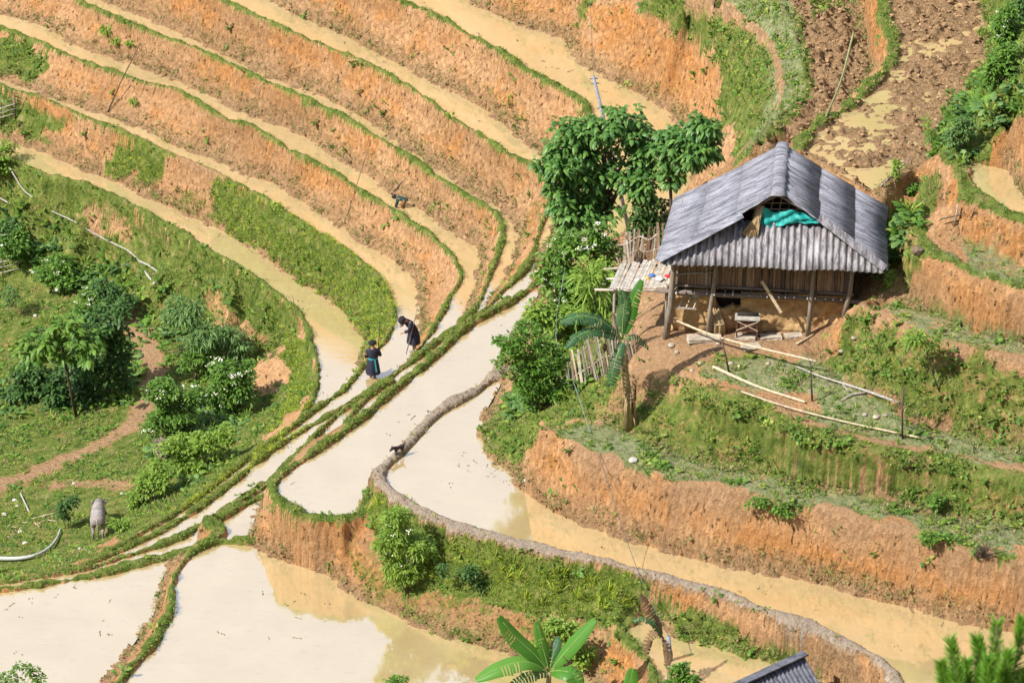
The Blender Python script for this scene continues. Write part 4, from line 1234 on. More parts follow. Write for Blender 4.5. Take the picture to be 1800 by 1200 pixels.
def straw_mesh(s):
    r = random.Random(s); mb = MB()
    for _ in range(3):
        a = Vector((r.uniform(-.12, .12), r.uniform(-.06, .06), 0.0)); d = Vector((r.uniform(-.1, .1), r.uniform(-.07, .07), r.uniform(0, 0.03)))
        mb.bar(a, a + d, 0.012, 0.008)
    return mb.mesh('straw', M_FLOAT)
C_STRAW = source_collection('straw', [straw_mesh(i) for i in range(4)])
scatter('floating_straw', 'bits of straw and stubble floating on the paddies', fp, np.stack([np.zeros(len(k)), np.zeros(len(k)), RNG.random(len(k)) * 6.28], 1), RNG.uniform(0.6, 1.3, len(k)), RNG.integers(0, 4, len(k)), C_STRAW, 4)
# ------------------------------------------------------------------ materials of built things
M_SHEET = None
def sheet_material(name, base, dark, amount, streak):
    m, n, l, b = new_mat(name)
    tc = n.new('ShaderNodeTexCoord')
    def noise(scale, det, stretch=None, rough=0.65):
        t = n.new('ShaderNodeTexNoise'); t.inputs['Scale'].default_value = scale; t.inputs['Detail'].default_value = det; t.inputs['Roughness'].default_value = rough
        mp = n.new('ShaderNodeMapping')
        if stretch: mp.inputs['Scale'].default_value = stretch
        l.new(tc.outputs['Object'], mp.inputs['Vector']); l.new(mp.outputs['Vector'], t.inputs['Vector'])
        return t.outputs['Fac']
    def ramp(src, a, c, p0, p1):
        r = n.new('ShaderNodeValToRGB'); e = r.color_ramp.elements
        e[0].position, e[0].color = p0, a; e[1].position, e[1].color = p1, c
        l.new(src, r.inputs['Fac']); return r.outputs['Color']
    c1 = ramp(noise(1.6, 6, streak), rgba(tuple(x * 0.72 for x in base)), rgba(tuple(min(1, x * 1.22) for x in base)), 0.3, 0.7)
    lich = ramp(noise(3.4, 8, streak, 0.8), (0.75, 0.75, 0.75, 1), (0, 0, 0, 1), 0.42 - amount, 0.52 - amount)
    spots = ramp(noise(26, 3, None, 0.5), (0, 0, 0, 1), (1, 1, 1, 1), 0.64, 0.70)
    mx = n.new('ShaderNodeMix'); mx.data_type = 'RGBA'
    l.new(lich, mx.inputs['Factor']); l.new(c1, mx.inputs[6]); mx.inputs[7].default_value = rgba(dark)
    mx2 = n.new('ShaderNodeMix'); mx2.data_type = 'RGBA'
    l.new(spots, mx2.inputs['Factor']); l.new(mx.outputs[2], mx2.inputs[6]); mx2.inputs[7].default_value = rgba(tuple(x * 0.8 for x in dark))
    oi = n.new('ShaderNodeObjectInfo'); hs = n.new('ShaderNodeHueSaturation'); mr = n.new('ShaderNodeMapRange')
    mr.inputs['To Min'].default_value = 0.93; mr.inputs['To Max'].default_value = 1.06
    l.new(oi.outputs['Random'], mr.inputs['Value']); l.new(mr.outputs['Result'], hs.inputs['Value']); l.new(mx2.outputs[2], hs.inputs['Color'])
    l.new(hs.outputs['Color'], b.inputs['Base Color'])
    b.inputs['Roughness'].default_value = 0.85; b.inputs['Specular IOR Level'].default_value = 0.25
    bp = n.new('ShaderNodeBump'); bp.inputs['Strength'].default_value = 0.3; bp.inputs['Distance'].default_value = 0.02
    l.new(noise(40, 4), bp.inputs['Height']); l.new(bp.outputs['Normal'], b.inputs['Normal'])
    return m
M_SHEET = sheet_material('weathered_roof_sheet', (0.235, 0.235, 0.27), (0.06, 0.06, 0.072), -0.02, (0.35, 2.4, 0.35))
M_SKIRT = sheet_material('stained_corrugated_sheet', (0.29, 0.275, 0.29), (0.065, 0.058, 0.062), -0.03, (2.0, 0.5, 0.5))
M_LOWROOF = sheet_material('dark_roof_sheet', (0.12, 0.125, 0.15), (0.04, 0.04, 0.05), 0.0, (1, 1, 1))
M_SLATS = [simple_mat('old_board_%d' % i, c, 0.9, 0.45, 5, 0.4, (6, 6, 0.6), rnd=0.3) for i, c in enumerate([(0.25, 0.17, 0.115), (0.18, 0.125, 0.09), (0.30, 0.215, 0.15), (0.13, 0.10, 0.08)])]
M_POST = simple_mat('weathered_post', (0.25, 0.21, 0.17), 0.9, 0.45, 6, 0.5, (5, 5, 0.7))
M_BEAM = simple_mat('grey_beam', (0.17, 0.14, 0.12), 0.9, 0.4, 6, 0.4, (0.7, 5, 5))
M_MUDWALL = simple_mat('mud_wall', (0.44, 0.295, 0.145), 0.95, 0.3, 4.0, 0.9, dark=(0.25, 0.155, 0.07))
M_BAMBOO = simple_mat('dry_bamboo', (0.52, 0.42, 0.28), 0.6, 0.25, 5, 0.15, rnd=0.2)
M_BAMBOO_GREY = simple_mat('grey_bamboo', (0.40, 0.35, 0.29), 0.75, 0.35, 5, 0.2, rnd=0.35)
M_BAMBOO_GREEN = simple_mat('green_bamboo', (0.24, 0.27, 0.13), 0.6, 0.25, 5, 0.15)
M_PEELED = simple_mat('peeled_pole', (0.55, 0.44, 0.30), 0.7, 0.35, 7, 0.15)
M_STICK = simple_mat('dark_stick', (0.10, 0.075, 0.055), 0.9, 0.3, 8, 0.3)
M_GREYWOOD = simple_mat('bleached_wood', (0.38, 0.35, 0.31), 0.85, 0.3, 8, 0.3)
M_TEAL = simple_mat('teal_tarpaulin', (0.015, 0.30, 0.28), 0.55, 0.3, 3, 0.3)
M_STRAW = simple_mat('straw', (0.42, 0.30, 0.16), 0.95, 0.45, 6, 0.5, (8, 8, 1))
M_SLAB = simple_mat('slab_stone', (0.40, 0.34, 0.27), 0.9, 0.3, 4, 0.4)
M_CHEST = simple_mat('red_brown_wood', (0.10, 0.045, 0.03), 0.6, 0.35, 6, 0.2)
M_BLACK = simple_mat('black_and_inner_shade', (0.03, 0.026, 0.024), 0.9, 0.3, 8, 0.2)  # black of the roller; on the hut it paints the darkness indoors
M_CONCRETE = simple_mat('grey_post', (0.24, 0.25, 0.29), 0.8, 0.2, 8, 0.2)
M_WIRE = simple_mat('wire', (0.10, 0.10, 0.10), 0.6, 0.1, 8, 0)
M_HOSE = simple_mat('pale_hose', (0.40, 0.40, 0.38), 0.6, 0.1, 8, 0)
M_RED = simple_mat('red_plastic', (0.55, 0.03, 0.03), 0.4, 0.1, 8, 0)
M_BLUE = simple_mat('blue_cloth', (0.05, 0.16, 0.48), 0.8, 0.2, 8, 0.1)
M_YELLOW = simple_mat('yellow_cloth', (0.65, 0.45, 0.06), 0.8, 0.2, 8, 0.1)
M_WHITE = simple_mat('white_cloth', (0.68, 0.67, 0.65), 0.8, 0.15, 8, 0.1)

# ------------------------------------------------------------------ the hut
HO = on_ground(1172, 590)
HYAW = math.radians(-5.0)
hut = thing('stilt_hut', 'weathered wooden hut on posts with grey corrugated hip roof on the spur', 'hut', HO, None, HYAW)
def hw(u, w, z):
    """hut-local to world"""
    c, s_ = math.cos(HYAW), math.sin(HYAW)
    return np.array([HO[0] + u * c - w * s_, HO[1] + u * s_ + w * c, HO[2] + z])
ZE, ZR, WR, WB, W0 = 2.85, 4.72, 0.25, 3.5, -0.75
UR = 3.18
uL = lambda w: -0.27 + (w - W0) / (WB - W0) * 0.33
uR = lambda w: 6.42 - (w - W0) / (WB - W0) * 0.13

def corr(parent, name, f, s0, s1, tlo, thi, period, amp, mat, nt=1, lift=0.0, phase=0.0):
    """corrugated sheet: f(s,t)->(point, normal)"""
    step = period / 6
    n = max(2, int(round((s1 - s0) / step)) + 1)
    V, F = [], []
    for i in range(n):
        s = s0 + (s1 - s0) * i / (n - 1)
        a, b_ = tlo(s), thi(s)
        for k in range(nt + 1):
            t = a + (b_ - a) * k / nt
            p, nn = f(s, t)
            p = p + nn * (amp * math.sin(2 * math.pi * s / period + phase) + lift)
            V.append(p)
    for i in range(n - 1):
        for k in range(nt):
            a = i * (nt + 1) + k
            b2 = a + nt + 1
            if thi(s0 + (s1 - s0) * (i + .5) / (n - 1)) - tlo(s0 + (s1 - s0) * (i + .5) / (n - 1)) < 0.02:
                continue
            F.append((a, b2, b2 + 1, a + 1))
    if not F: return None
    used = sorted({i for q in F for i in q}); ren = {a: b for b, a in enumerate(used)}
    mb = MB(); mb.add([V[i] for i in used], [tuple(ren[i] for i in q) for q in F], 0, True)
    o = mb.build(name, mat, parent)
    sol = o.modifiers.new('thickness', 'SOLIDIFY'); sol.thickness = 0.012
    return o

def main_slope(side):
    def f(s, t):            # s = depth w, t = 0 ridge .. 1 eave
        e = uL(s) if side < 0 else uR(s)
        u = UR + (e - UR) * t
        sag = -0.03 * math.sin(math.pi * t) - 0.02 * math.sin(s * 1.9 + t * 4)
        p = Vector((u, s, ZR + (ZE - ZR) * t + sag))
        nn = Vector(((ZR - ZE) * (1 if side > 0 else -1), 0, abs(e - UR))).normalized()
        return p, nn
    hip = lambda s: max(0.0, min(1.0, (WR - s) / (WR - W0)))
    cols = [W0, 0.25, 1.15, 2.05, 2.85, WB]
    tiers = [(0.0, 0.36), (0.345, 0.69), (0.675, 1.02)]
    for ti, (t0, t1) in enumerate(tiers):
        for ci in range(len(cols) - 1):
            s0, s1 = cols[ci] - (0.03 if ci else 0), cols[ci + 1]
            dt = random.uniform(-0.012, 0.012)
            corr(hut, 'roof_sheet', f, s0, s1, lambda s: max(t0 + dt, hip(s) if s < WR else 0), lambda s: max(t1 + dt, 0), 0.13, 0.011, M_SHEET, 2, lift=0.05 - 0.022 * ti + 0.014 * (ci % 2) + random.uniform(0, 0.006), phase=random.uniform(0, 1))
main_slope(-1); main_slope(1)
# front hip: heavy corrugated sheets
ZS, WS = 3.74, 0.38
def fskirt(s, t):
    u = s
    p = Vector((u, W0 - 0.02 + (WS - W0) * t, ZE - 0.06 + (ZS - ZE + 0.06) * t - 0.02 * math.sin(u * 2.1)))
    return p, Vector((0, -(ZS - ZE), (WS - W0))).normalized()
def tskirt(u):
    a = (u + 0.30) / (UR + 0.30) * (ZR - ZE) if u < UR else (6.45 - u) / (6.45 - UR) * (ZR - ZE)
    return max(0.0, min(1.0, a / (ZS - ZE) - 0.02))
ed = [-0.2, 0.75, 1.65, 2.5, 3.4, 4.3, 5.2, 6.3]
for i in range(len(ed) - 1):
    corr(hut, 'hip_sheet', fskirt, ed[i], ed[i + 1] + 0.06, lambda s: -0.02 + 0.012 * (i % 2), lambda s: tskirt(s) + 0.02 * math.sin(i * 2.3), 0.19, 0.044, M_SKIRT, 3, lift=0.012 * (i % 2) - 0.01)
# ridge caps, one overlapping the next
nc = 8
for i in range(nc):
    w0 = WR - 0.12 + (WB - WR + 0.15) * i / nc; w1 = WR - 0.12 + (WB - WR + 0.15) * (i + 1.12) / nc
    mb = MB(); V = []
    for w, r_ in ((w0, 0.165), (w1, 0.14)):
        for k in range(9):
            a = math.pi * (k / 8)
            V.append((UR - math.cos(a) * r_ * 1.35, w, ZR - 0.06 + math.sin(a) * r_ * 0.85 + 0.02))
    mb.add(V, [(k, k + 1, 9 + k + 1, 9 + k) for k in range(8)] + [tuple(range(8, -1, -1))], 0, True)
    o = mb.build('ridge_cap', M_SHEET, hut)
# hip trim on both corners
for (ua, ub, mat) in ((-0.24, UR - 1.05, M_SHEET), (6.38, UR + 1.25, M_SKIRT)):
    for i in range(5):
        t0, t1 = i / 5, (i + 1.06) / 5
        p = lambda t: Vector((ua + (ub - ua) * t, W0 + (WR - W0) * t * 0.66 - 0.02, ZE + (ZR - ZE) * t * 0.66 + 0.055))
        mb = MB(); mb.bar(p(t0), p(t1), 0.26, 0.03, up=(0, -0.45, 1), jit=0.008); mb.build('hip_cap', mat, hut)
# verge battens under the gablet
for side in (-1, 1):
    mb = MB(); e = 1.1 if side < 0 else 5.2
    mb.bar((UR, WR + 0.05, ZR - 0.08), (e, WR + 0.02, ZR - 0.08 - abs(e - UR) * 0.58), 0.05, 0.07); mb.build('verge_batten', M_BEAM, hut)
# gablet: dark lattice, tarpaulin, back wall of the loft
for i in range(7):
    mb = MB(); u = UR - 0.75 + i * 0.25
    mb.bar((u, WS + 0.25, ZS - 0.1), (u + 0.1, WS + 0.27, ZS + 0.75 - abs(u - UR) * 0.5), 0.02, 0.02); mb.build('lattice_rod', M_BAMBOO_GREY, hut)
for i in range(3):
    mb = MB(); z = ZS + 0.25 + i * 0.2
    mb.bar((UR - 0.9 + i * .25, WS + 0.24, z), (UR + 0.9 - i * .25, WS + 0.26, z + 0.03), 0.02, 0.02); mb.build('lattice_rod', M_BAMBOO_GREY, hut)
mb = MB(); V = []
nu, nv = 22, 9
for j in range(nv):
    for i in range(nu):
        a, b_ = i / (nu - 1), j / (nv - 1)
        u = UR - 0.50 + 1.75 * a
        top = min(ZS + 0.46 + 0.06 * math.sin(a * 9) - 0.22 * math.exp(-((a - 0.25) / 0.16) ** 2), ZR - 0.30 - 0.52 * abs(u - UR))
        bot = ZS - 0.06 - 0.10 * math.exp(-((a - 0.15) / 0.2) ** 2) + 0.14 * a
        z = bot + (max(top, bot + 0.06) - bot) * b_
        w = WS - 0.02 - 0.14 * (1 - b_) + 0.05 * math.sin(a * 31 + b_ * 5) + 0.04 * math.sin(a * 13 - b_ * 9) + random.uniform(-.015, .015)
        V.append((u, w, z))
mb.add(V, [(j * nu + i, j * nu + i + 1, (j + 1) * nu + i + 1, (j + 1) * nu + i) for j in range(nv - 1) for i in range(nu - 1)], 0, True)
tp = mb.build('tarpaulin', M_TEAL, hut); tp['label'] = 'crumpled teal tarpaulin stuffed under the gable'
mb = MB()
mb.add([(uL(3.3) + 0.3, 3.3, 1.5), (uR(3.3) - 0.3, 3.3, 1.5), (uR(3.3) - 0.3, 3.3, ZE), (UR, 3.3, ZR - 0.1), (uL(3.3) + 0.3, 3.3, ZE)], [(0, 1, 2, 3, 4)])
mb.build('back_wall', M_SLATS[1], hut)
# bundle of straw leaning out of the gablet
mb = MB()
for i in range(46):
    a = random.uniform(-1, 1); 
    mb.tube([(UR - 0.52 + random.uniform(-.1, .1), WS - 0.05, ZS + 0.50), (UR - 0.62 + a * 0.10, WS - 0.22 + random.uniform(-.05, .05), ZS + 0.1), (UR - 0.78 + a * 0.24, WS - 0.44 + random.uniform(-.06, .04), ZS - 0.26 + random.uniform(-.08, .05))], [0.03, 0.026, 0.008], 4)
mb.build('straw_bundle', M_STRAW, hut)

# upper wall: upright boards and split bamboo, each its own piece
u = 0.22
while u < 5.42:
    wd = random.choice([0.06, 0.08, 0.1, 0.13])
    pale = 0.75 < u < 1.15 and random.random() < 0.5
    mb = MB()
    z0, z1 = 1.60 + random.uniform(-.03, .02), 2.98
    ln = random.uniform(-.02, .02)
    mb.bar((u + wd / 2, 0.10 + random.uniform(-.02, .02), z0), (u + wd / 2 + ln, 0.10, z1), wd * 0.94, 0.02, up=(0, 1, 0), jit=0.004)
    mb.build('wall_board', M_GREYWOOD if pale else random.choice(M_SLATS), hut)
    u += wd + random.uniform(0.0, 0.012)
mb = MB(); mb.box((2.82, 0.18, 2.25), (5.2, 0.03, 1.45)); mb.build('wall_shade_sheet', M_BLACK, hut)  # black sheet standing in for the shade behind the boards
for sgn, uu in ((-1, 0.25), (1, 5.45)):
    for k in range(14):
        mb = MB(); w = 0.42 + k * 0.2
        mb.bar((uu, w, 1.55), (uu, w + 0.01, 3.0), 0.19, 0.025, up=(1, 0, 0)); mb.build('side_board', random.choice(M_SLATS), hut)
mb = MB(); mb.box((2.85, 1.8, 1.50), (5.3, 3.1, 0.08)); mb.build('floor', M_BLACK, hut)  # floor slab, coloured black so the inside looks unlit
# rails
for (a, b_, r_, m) in (((-0.05, 0.04, 1.66), (1.5, 0.04, 1.62), 0.035, M_BEAM), ((1.45, 0.04, 1.66), (4.3, 0.04, 1.60), 0.04, M_BEAM), ((4.2, 0.04, 1.60), (5.5, 0.04, 1.58), 0.04, M_BEAM),
                       ((0.2, 0.04, 2.62), (1.35, 0.04, 2.60), 0.025, M_BEAM), ((0.2, 0.04, 2.02), (1.4, 0.04, 2.14), 0.022, M_GREYWOOD), ((1.4, 0.04, 2.66), (5.4, 0.04, 2.62), 0.03, M_BEAM), ((0.85, 0.0, 2.35), (1.2, -0.02, 2.62), 0.022, M_GREYWOOD)):
    mb = MB(); mb.tube([a, ((a[0] + b_[0]) / 2, a[1], (a[2] + b_[2]) / 2 + 0.015), b_], r_, 7); mb.build('rail', m, hut)
mb = MB(); mb.tube([(-0.35, -0.02, 1.50), (1.6, -0.02, 1.43), (3.6, -0.02, 1.44), (5.75, -0.02, 1.38)], [0.065, 0.075, 0.07, 0.06], 8); mb.build('floor_beam', M_BEAM, hut)
for i in range(19):
    uu = 0.3 + i * 0.27 + random.uniform(-.06, .06)
    mb = MB(); mb.tube([(uu, 0.6, 1.53), (uu + random.uniform(-.02, .02), -0.14 - random.uniform(0, .1), 1.51)], random.uniform(0.02, 0.032), 6); mb.build('joist', random.choice([M_GREYWOOD, M_BEAM, M_BEAM]), hut)
# posts
def post(px0, py0, px1, py1, r_, w=0.0):
    a = Vector(on_ground(px0, py0)) ; 
    mb = MB()
    a = Vector(((px0 - 1172) / 58.9 + 0.0, w, 0))
    g = hw(a.x, w, 0); gz = ground_z(g[0], g[1]) - HO[2]
    b_ = Vector(((px1 - 1172) / 58.9, w + 0.05, 2.95))
    a.z = gz - 0.15
    m1 = a.lerp(b_, 0.4) + Vector((random.uniform(-.03, .03), 0, 0)); m2 = a.lerp(b_, 0.75) + Vector((random.uniform(-.03, .03), 0, 0))
    mb.tube([a, m1, m2, b_], [r_ * 1.15, r_, r_ * 0.92, r_ * 0.85], 9)
    mb.build('post', M_POST, hut)
post(1170, 592, 1186, 465, 0.095, -0.13); post(1243, 588, 1259, 470, 0.065, -0.15); post(1418, 587, 1428, 480, 0.07, -0.13); post(1480, 565, 1497, 482, 0.075, -0.13)
for (pu, pw) in ((0.3, 3.2), (2.9, 3.2), (5.4, 3.2), (5.4, 1.8), (0.3, 1.8)):
    g = hw(pu, pw, 0); mb = MB(); mb.tube([(pu, pw, ground_z(g[0], g[1]) - HO[2] - 0.2), (pu, pw, 3.0)], 0.08, 8); mb.build('post', M_POST, hut)
# mud wall with its dark opening
NUm, NZm = 84, 24
hole = lambda u_, z_: 1.42 < u_ < 2.13 and z_ > 0.83
rr = np.random.default_rng(5)
uu, zz = np.meshgrid(np.linspace(0.12, 5.25, NUm), np.linspace(0, 1.40, NZm))
gzw = np.array([ground_z(*hw(a, 0.5, 0)[:2]) - HO[2] for a in uu[0]])
base = gzw - 0.12
zz2 = base[None, :] + (1.40 - base[None, :]) * (zz / 1.40)
ww = 0.26 + 0.16 * fbm(uu, zz, 0.5, 4, 201) + 0.05 * fbm(uu, zz, 0.12, 2, 207) + 0.10 * (zz < 0.12)
crack = np.abs(fbm(uu, zz * 0.6, 0.9, 3, 209)) < 0.012
ww = ww + 0.05 * crack
mb = MB()
V = [(uu[j, i], ww[j, i], zz2[j, i]) for j in range(NZm) for i in range(NUm)]
F = [(j * NUm + i, j * NUm + i + 1, (j + 1) * NUm + i + 1, (j + 1) * NUm + i) for j in range(NZm - 1) for i in range(NUm - 1) if not hole(uu[j, i] + 0.03, zz2[j, i] + 0.03)]
mb.add(V, F, 0, True)
mw = mb.build('mud_wall', M_MUDWALL, hut)
sd = mw.modifiers.new('thickness', 'SOLIDIFY'); sd.thickness = 0.22; sd.offset = -1
mb = MB(); mb.box((2.7, 1.9, 0.7), (5.0, 2.5, 1.4)); ob = mb.build('byre_shade_box', M_BLACK, hut)  # solid black box that paints the shade inside the opening
# plank hanging across the wall
mb = MB(); mb.bar((2.78, -0.16, 2.02), (3.38, -0.2, 1.02), 0.09, 0.03, up=(0, 1, 0)); mb.build('loose_board', M_PEELED, hut)

def at_hut(px, py, w):
    """point on the upright plane w of the hut that stands at a photograph pixel"""
    d = FW + np.array([1.0, 0, 0]) * ((px - 900.0) / FPX) + UP * ((600.0 - py) / FPX)
    nrm = np.array([-math.sin(HYAW), math.cos(HYAW), 0])
    o = hw(0, w, 0)
    t = ((o - CAM) @ nrm) / (d @ nrm)
    return CAM + d * t

# ------------------------------------------------------------------ things round the hut
# stand-off table / chest with crossed laths
c = on_ground(1313, 592)
ch = thing('wooden_chest', 'dark red brown chest with crossed laths against the mud wall', 'chest', c, None, HYAW)
for (dx, dy) in ((-0.30, -0.16), (0.30, -0.16), (-0.30, 0.16), (0.30, 0.16)):
    mb = MB(); mb.bar((dx, dy, -0.02), (dx, dy, 0.64), 0.05, 0.05, up=(0, 1, 0)); mb.build('leg', M_CHEST, ch)
mb = MB(); mb.box((0, 0, 0.42), (0.58, 0.30, 0.36)); mb.build('body', M_CHEST, ch)
mb = MB(); mb.box((0, 0, 0.66), (0.74, 0.42, 0.035)); mb.build('lid', M_GREYWOOD, ch)
mb = MB(); mb.tube([(-0.30, 0.05, 0.73), (0.33, 0.05, 0.73)], 0.05, 8); mb.build('roller', M_BLACK, ch)
for s_ in (-1, 1):
    mb = MB(); mb.bar((-0.32 * s_, -0.19, 0.30), (0.32 * s_, -0.20 - 0.015 * s_, 0.62), 0.025, 0.012, up=(0, 1, 0)); mb.build('lath', M_PEELED, ch)
# sheaf beside it
c = on_ground(1262, 588)
sh = thing('straw_sheaf', 'tan upright straw sheaf beside the dark chest', 'straw sheaf', c)
mb = MB()
for i in range(60):
    a = random.uniform(0, 6.28); r_ = 0.2 * math.sqrt(random.random())
    mb.tube([(math.cos(a) * r_ * 1.1, math.sin(a) * r_ * 0.8, 0), (math.cos(a) * r_, math.sin(a) * r_ * 0.8, 0.4), (math.cos(a) * r_ * 0.9 - 0.14, math.sin(a) * r_ * 0.6 + 0.1, 0.72 + random.uniform(-.1, .12))], [0.035, 0.04, 0.015], 4)
mb.build('stalks', M_STRAW, sh)
mb = MB(); mb.tube([(0.2 * math.cos(k * .52), 0.16 * math.sin(k * .52), 0.4) for k in range(13)], 0.02, 5); mb.build('tie', M_BAMBOO, sh)
# door-step slabs
def slab(px, py, L, W_, H, rz, label, mat=M_SLAB):
    c = on_ground(px, py)
    bm = bmesh.new()
    bmesh.ops.create_cube(bm, size=1.0)
    bmesh.ops.subdivide_edges(bm, edges=bm.edges[:], cuts=4, use_grid_fill=True)
    for v in bm.verts:
        v.co = Vector((v.co.x * L, v.co.y * W_, v.co.z * H)) + Vector((random.uniform(-.02, .02), random.uniform(-.02, .02), random.uniform(-.008, .008)))
        r_ = max(abs(v.co.x) / (L / 2), abs(v.co.y) / (W_ / 2))
    me = bpy.data.meshes.new('stone_slab'); bm.to_mesh(me); bm.free(); me.materials.append(mat)
    o = link('stone_slab', me); o.location = (c[0], c[1], c[2] + H * 0.3); o.rotation_euler = (random.uniform(-.05, .05), random.uniform(-.05, .05), rz)
    tag(o, label, 'slab')
slab(1238, 597, 1.0, 0.42, 0.13, 0.1, 'flat pale doorstep slab before the second post of the hut')
slab(1355, 594, 0.62, 0.34, 0.10, 0.05, 'flat slab at the foot of the mud wall beside the chest')
slab(1310, 594, 0.6, 0.35, 0.08, -0.1, 'thin grey slab under the dark chest')
slab(1395, 592, 0.5, 0.3, 0.09, 0.2, 'small tilted slab near the third post of the hut')
slab(1320, 612, 0.55, 0.35, 0.07, 0.3, 'worn grey slab lying in the yard grass below the chest')
# short ladder hung under the floor
o0 = at_hut(1205, 535, -0.08)
ld = thing('short_ladder', 'short grey ladder leaning at the corner of the mud wall', 'ladder', o0, None, HYAW)
mb = MB(); mb.bar((-0.30, 0, -0.12), (0.32, 0, -0.14), 0.04, 0.04); mb.build('rail', M_GREYWOOD, ld)
mb = MB(); mb.bar((-0.16, 0.25, 0.18), (0.42, 0.22, 0.13), 0.04, 0.04); mb.build('rail', M_GREYWOOD, ld)
for k in range(3):
    mb = MB(); x = -0.2 + k * 0.22; mb.bar((x, 0, -0.12), (x + 0.12, 0.25, 0.16), 0.035, 0.03); mb.build('rung', M_GREYWOOD, ld)

# drying platform beside the hut
pf = hw(-0.1, 0.2, 0)
dz_ = at_hut(1125, 507, 0.0)
plat = thing('drying_platform', 'grey slatted drying platform on poles beside the hut', 'platform', (dz_[0], dz_[1], ground_z(dz_[0], dz_[1])))
zt = dz_[2]
fr = lambda px, py: at(px, py, zt)
nsl = 17
for i in range(nsl):
    t = i / (nsl - 1)
    a = fr(1074 + 96 * t, 507 - 3 * t); b_ = fr(1096 + 96 * t + random.uniform(-3, 3), 461 - 3 * t + random.uniform(-3, 3))
    a = a + (a - b_) * random.uniform(0, 0.06)
    mb = MB(); mb.bar(a, b_ + np.array([0, 0, random.uniform(0, .04)]), random.uniform(0.07, 0.12), 0.02, jit=0.006)
    under(mb.build('slat', random.choice([M_BAMBOO_GREY, M_BAMBOO_GREY, M_GREYWOOD]), None), plat)
for (p0, p1, r_) in (((1045, 506), (1180, 508), 0.04), ((1062, 470), (1180, 462), 0.035), ((1066, 487), (1176, 484), 0.03)):
    a, b_ = fr(*p0) - np.array([0, 0, 0.06]), fr(*p1) - np.array([0, 0, 0.06])
    mb = MB(); mb.tube([a, (a + b_) / 2, b_], r_, 7); under(mb.build('bearer', M_BAMBOO_GREY, None), plat)
for (px_, py_) in ((1080, 505), (1172, 505), (1098, 464), (1176, 464)):
    a = fr(px_, py_); mb = MB(); mb.tube([(a[0], a[1], ground_z(a[0], a[1]) - 0.2), tuple(a)], 0.045, 7); under(mb.build('leg', M_POST, None), plat)
def bundle(px, py, s, mat, name, label, cat):
    a = fr(px, py)
    bm = bmesh.new(); bmesh.ops.create_icosphere(bm, subdivisions=2, radius=s)
    for v in bm.verts:
        v.co *= random.uniform(0.75, 1.15); v.co.z *= 0.45
    me = bpy.data.meshes.new(name); bm.to_mesh(me); bm.free(); me.materials.append(mat)
    for p in me.polygons: p.use_smooth = True
    o = link(name, me); o.location = (a[0], a[1], a[2] + s * 0.4)
    tag(o, label, cat)
bundle(1174, 487, 0.10, M_RED, 'plastic_bowl', 'small red bowl on the drying platform by the hut post', 'bowl')
bundle(1146, 486, 0.10, M_BLUE, 'folded_cloth', 'crumpled blue cloth lying on the drying platform', 'cloth')
bundle(1138, 490, 0.07, M_YELLOW, 'folded_cloth', 'small yellow cloth lying on the drying platform', 'cloth')
bundle(1160, 493, 0.14, M_WHITE, 'folded_cloth', 'white cloth heaped on the drying platform', 'cloth')
bundle(1120, 493, 0.08, M_WHITE, 'folded_cloth', 'small pale rag on the slats of the drying platform', 'cloth')

# leaning bamboo fence below
def slat_fence(name, label, base_line, top_line, n, mat_list, rails=((0.35,), (0.8,)), dzb=0.0, ytop=None, wd=(0.05, 0.09), height=None):
    g0 = on_ground(*base_line[0])
    th = thing(name, label, 'fence', g0)
    B = [on_ground(*p) for p in base_line]
    bl = catmull([list(p) for p in B], 0.05)
    tl = []
    for i in range(n):
        t = i / (n - 1)
        b_ = bl[int(t * (len(bl) - 1))]
        k = t * (len(top_line) - 1); k0 = min(int(k), len(top_line) - 2); kf = k - k0
        tx = top_line[k0][0] * (1 - kf) + top_line[k0 + 1][0] * kf + random.uniform(-7, 7); ty = top_line[k0][1] * (1 - kf) + top_line[k0 + 1][1] * kf + random.uniform(-11, 11)
        tp_ = at_y(tx, ty, b_[1] + 0.12)
        tl.append((b_, tp_))
        mb = MB(); mb.bar(b_ - np.array([0, 0, 0.1]), tp_, random.uniform(*wd), 0.025, up=(0, 1, 0.2), jit=0.006)
        under(mb.build('slat', random.choice(mat_list), None), th)
    for r_ in rails:
        pts_ = [Vector(b_) .lerp(Vector(t_), r_[0]) + Vector((0, 0.04, 0)) for b_, t_ in tl[::4]] 
        mb = MB(); mb.tube(pts_, 0.022, 6); under(mb.build('rail', M_BAMBOO_GREY, None), th)
    return th
slat_fence('bamboo_fence', 'grey bamboo slat fence leaning below the drying platform', [(1002, 690), (1050, 668), (1090, 648), (1118, 622)], [(1000, 640), (1030, 590), (1070, 560), (1100, 545)], 34, [M_BAMBOO_GREY, M_BAMBOO_GREY, M_SLATS[2], M_BAMBOO], wd=(0.03, 0.055))
slat_fence('stake_fence', 'dark old stake fence between the shrubs and the hut roof', [(1085, 462), (1120, 462), (1165, 458)], [(1078, 420), (1115, 412), (1168, 400)], 22, [M_SLATS[0], M_SLATS[2], M_BAMBOO_GREY], wd=(0.04, 0.06))

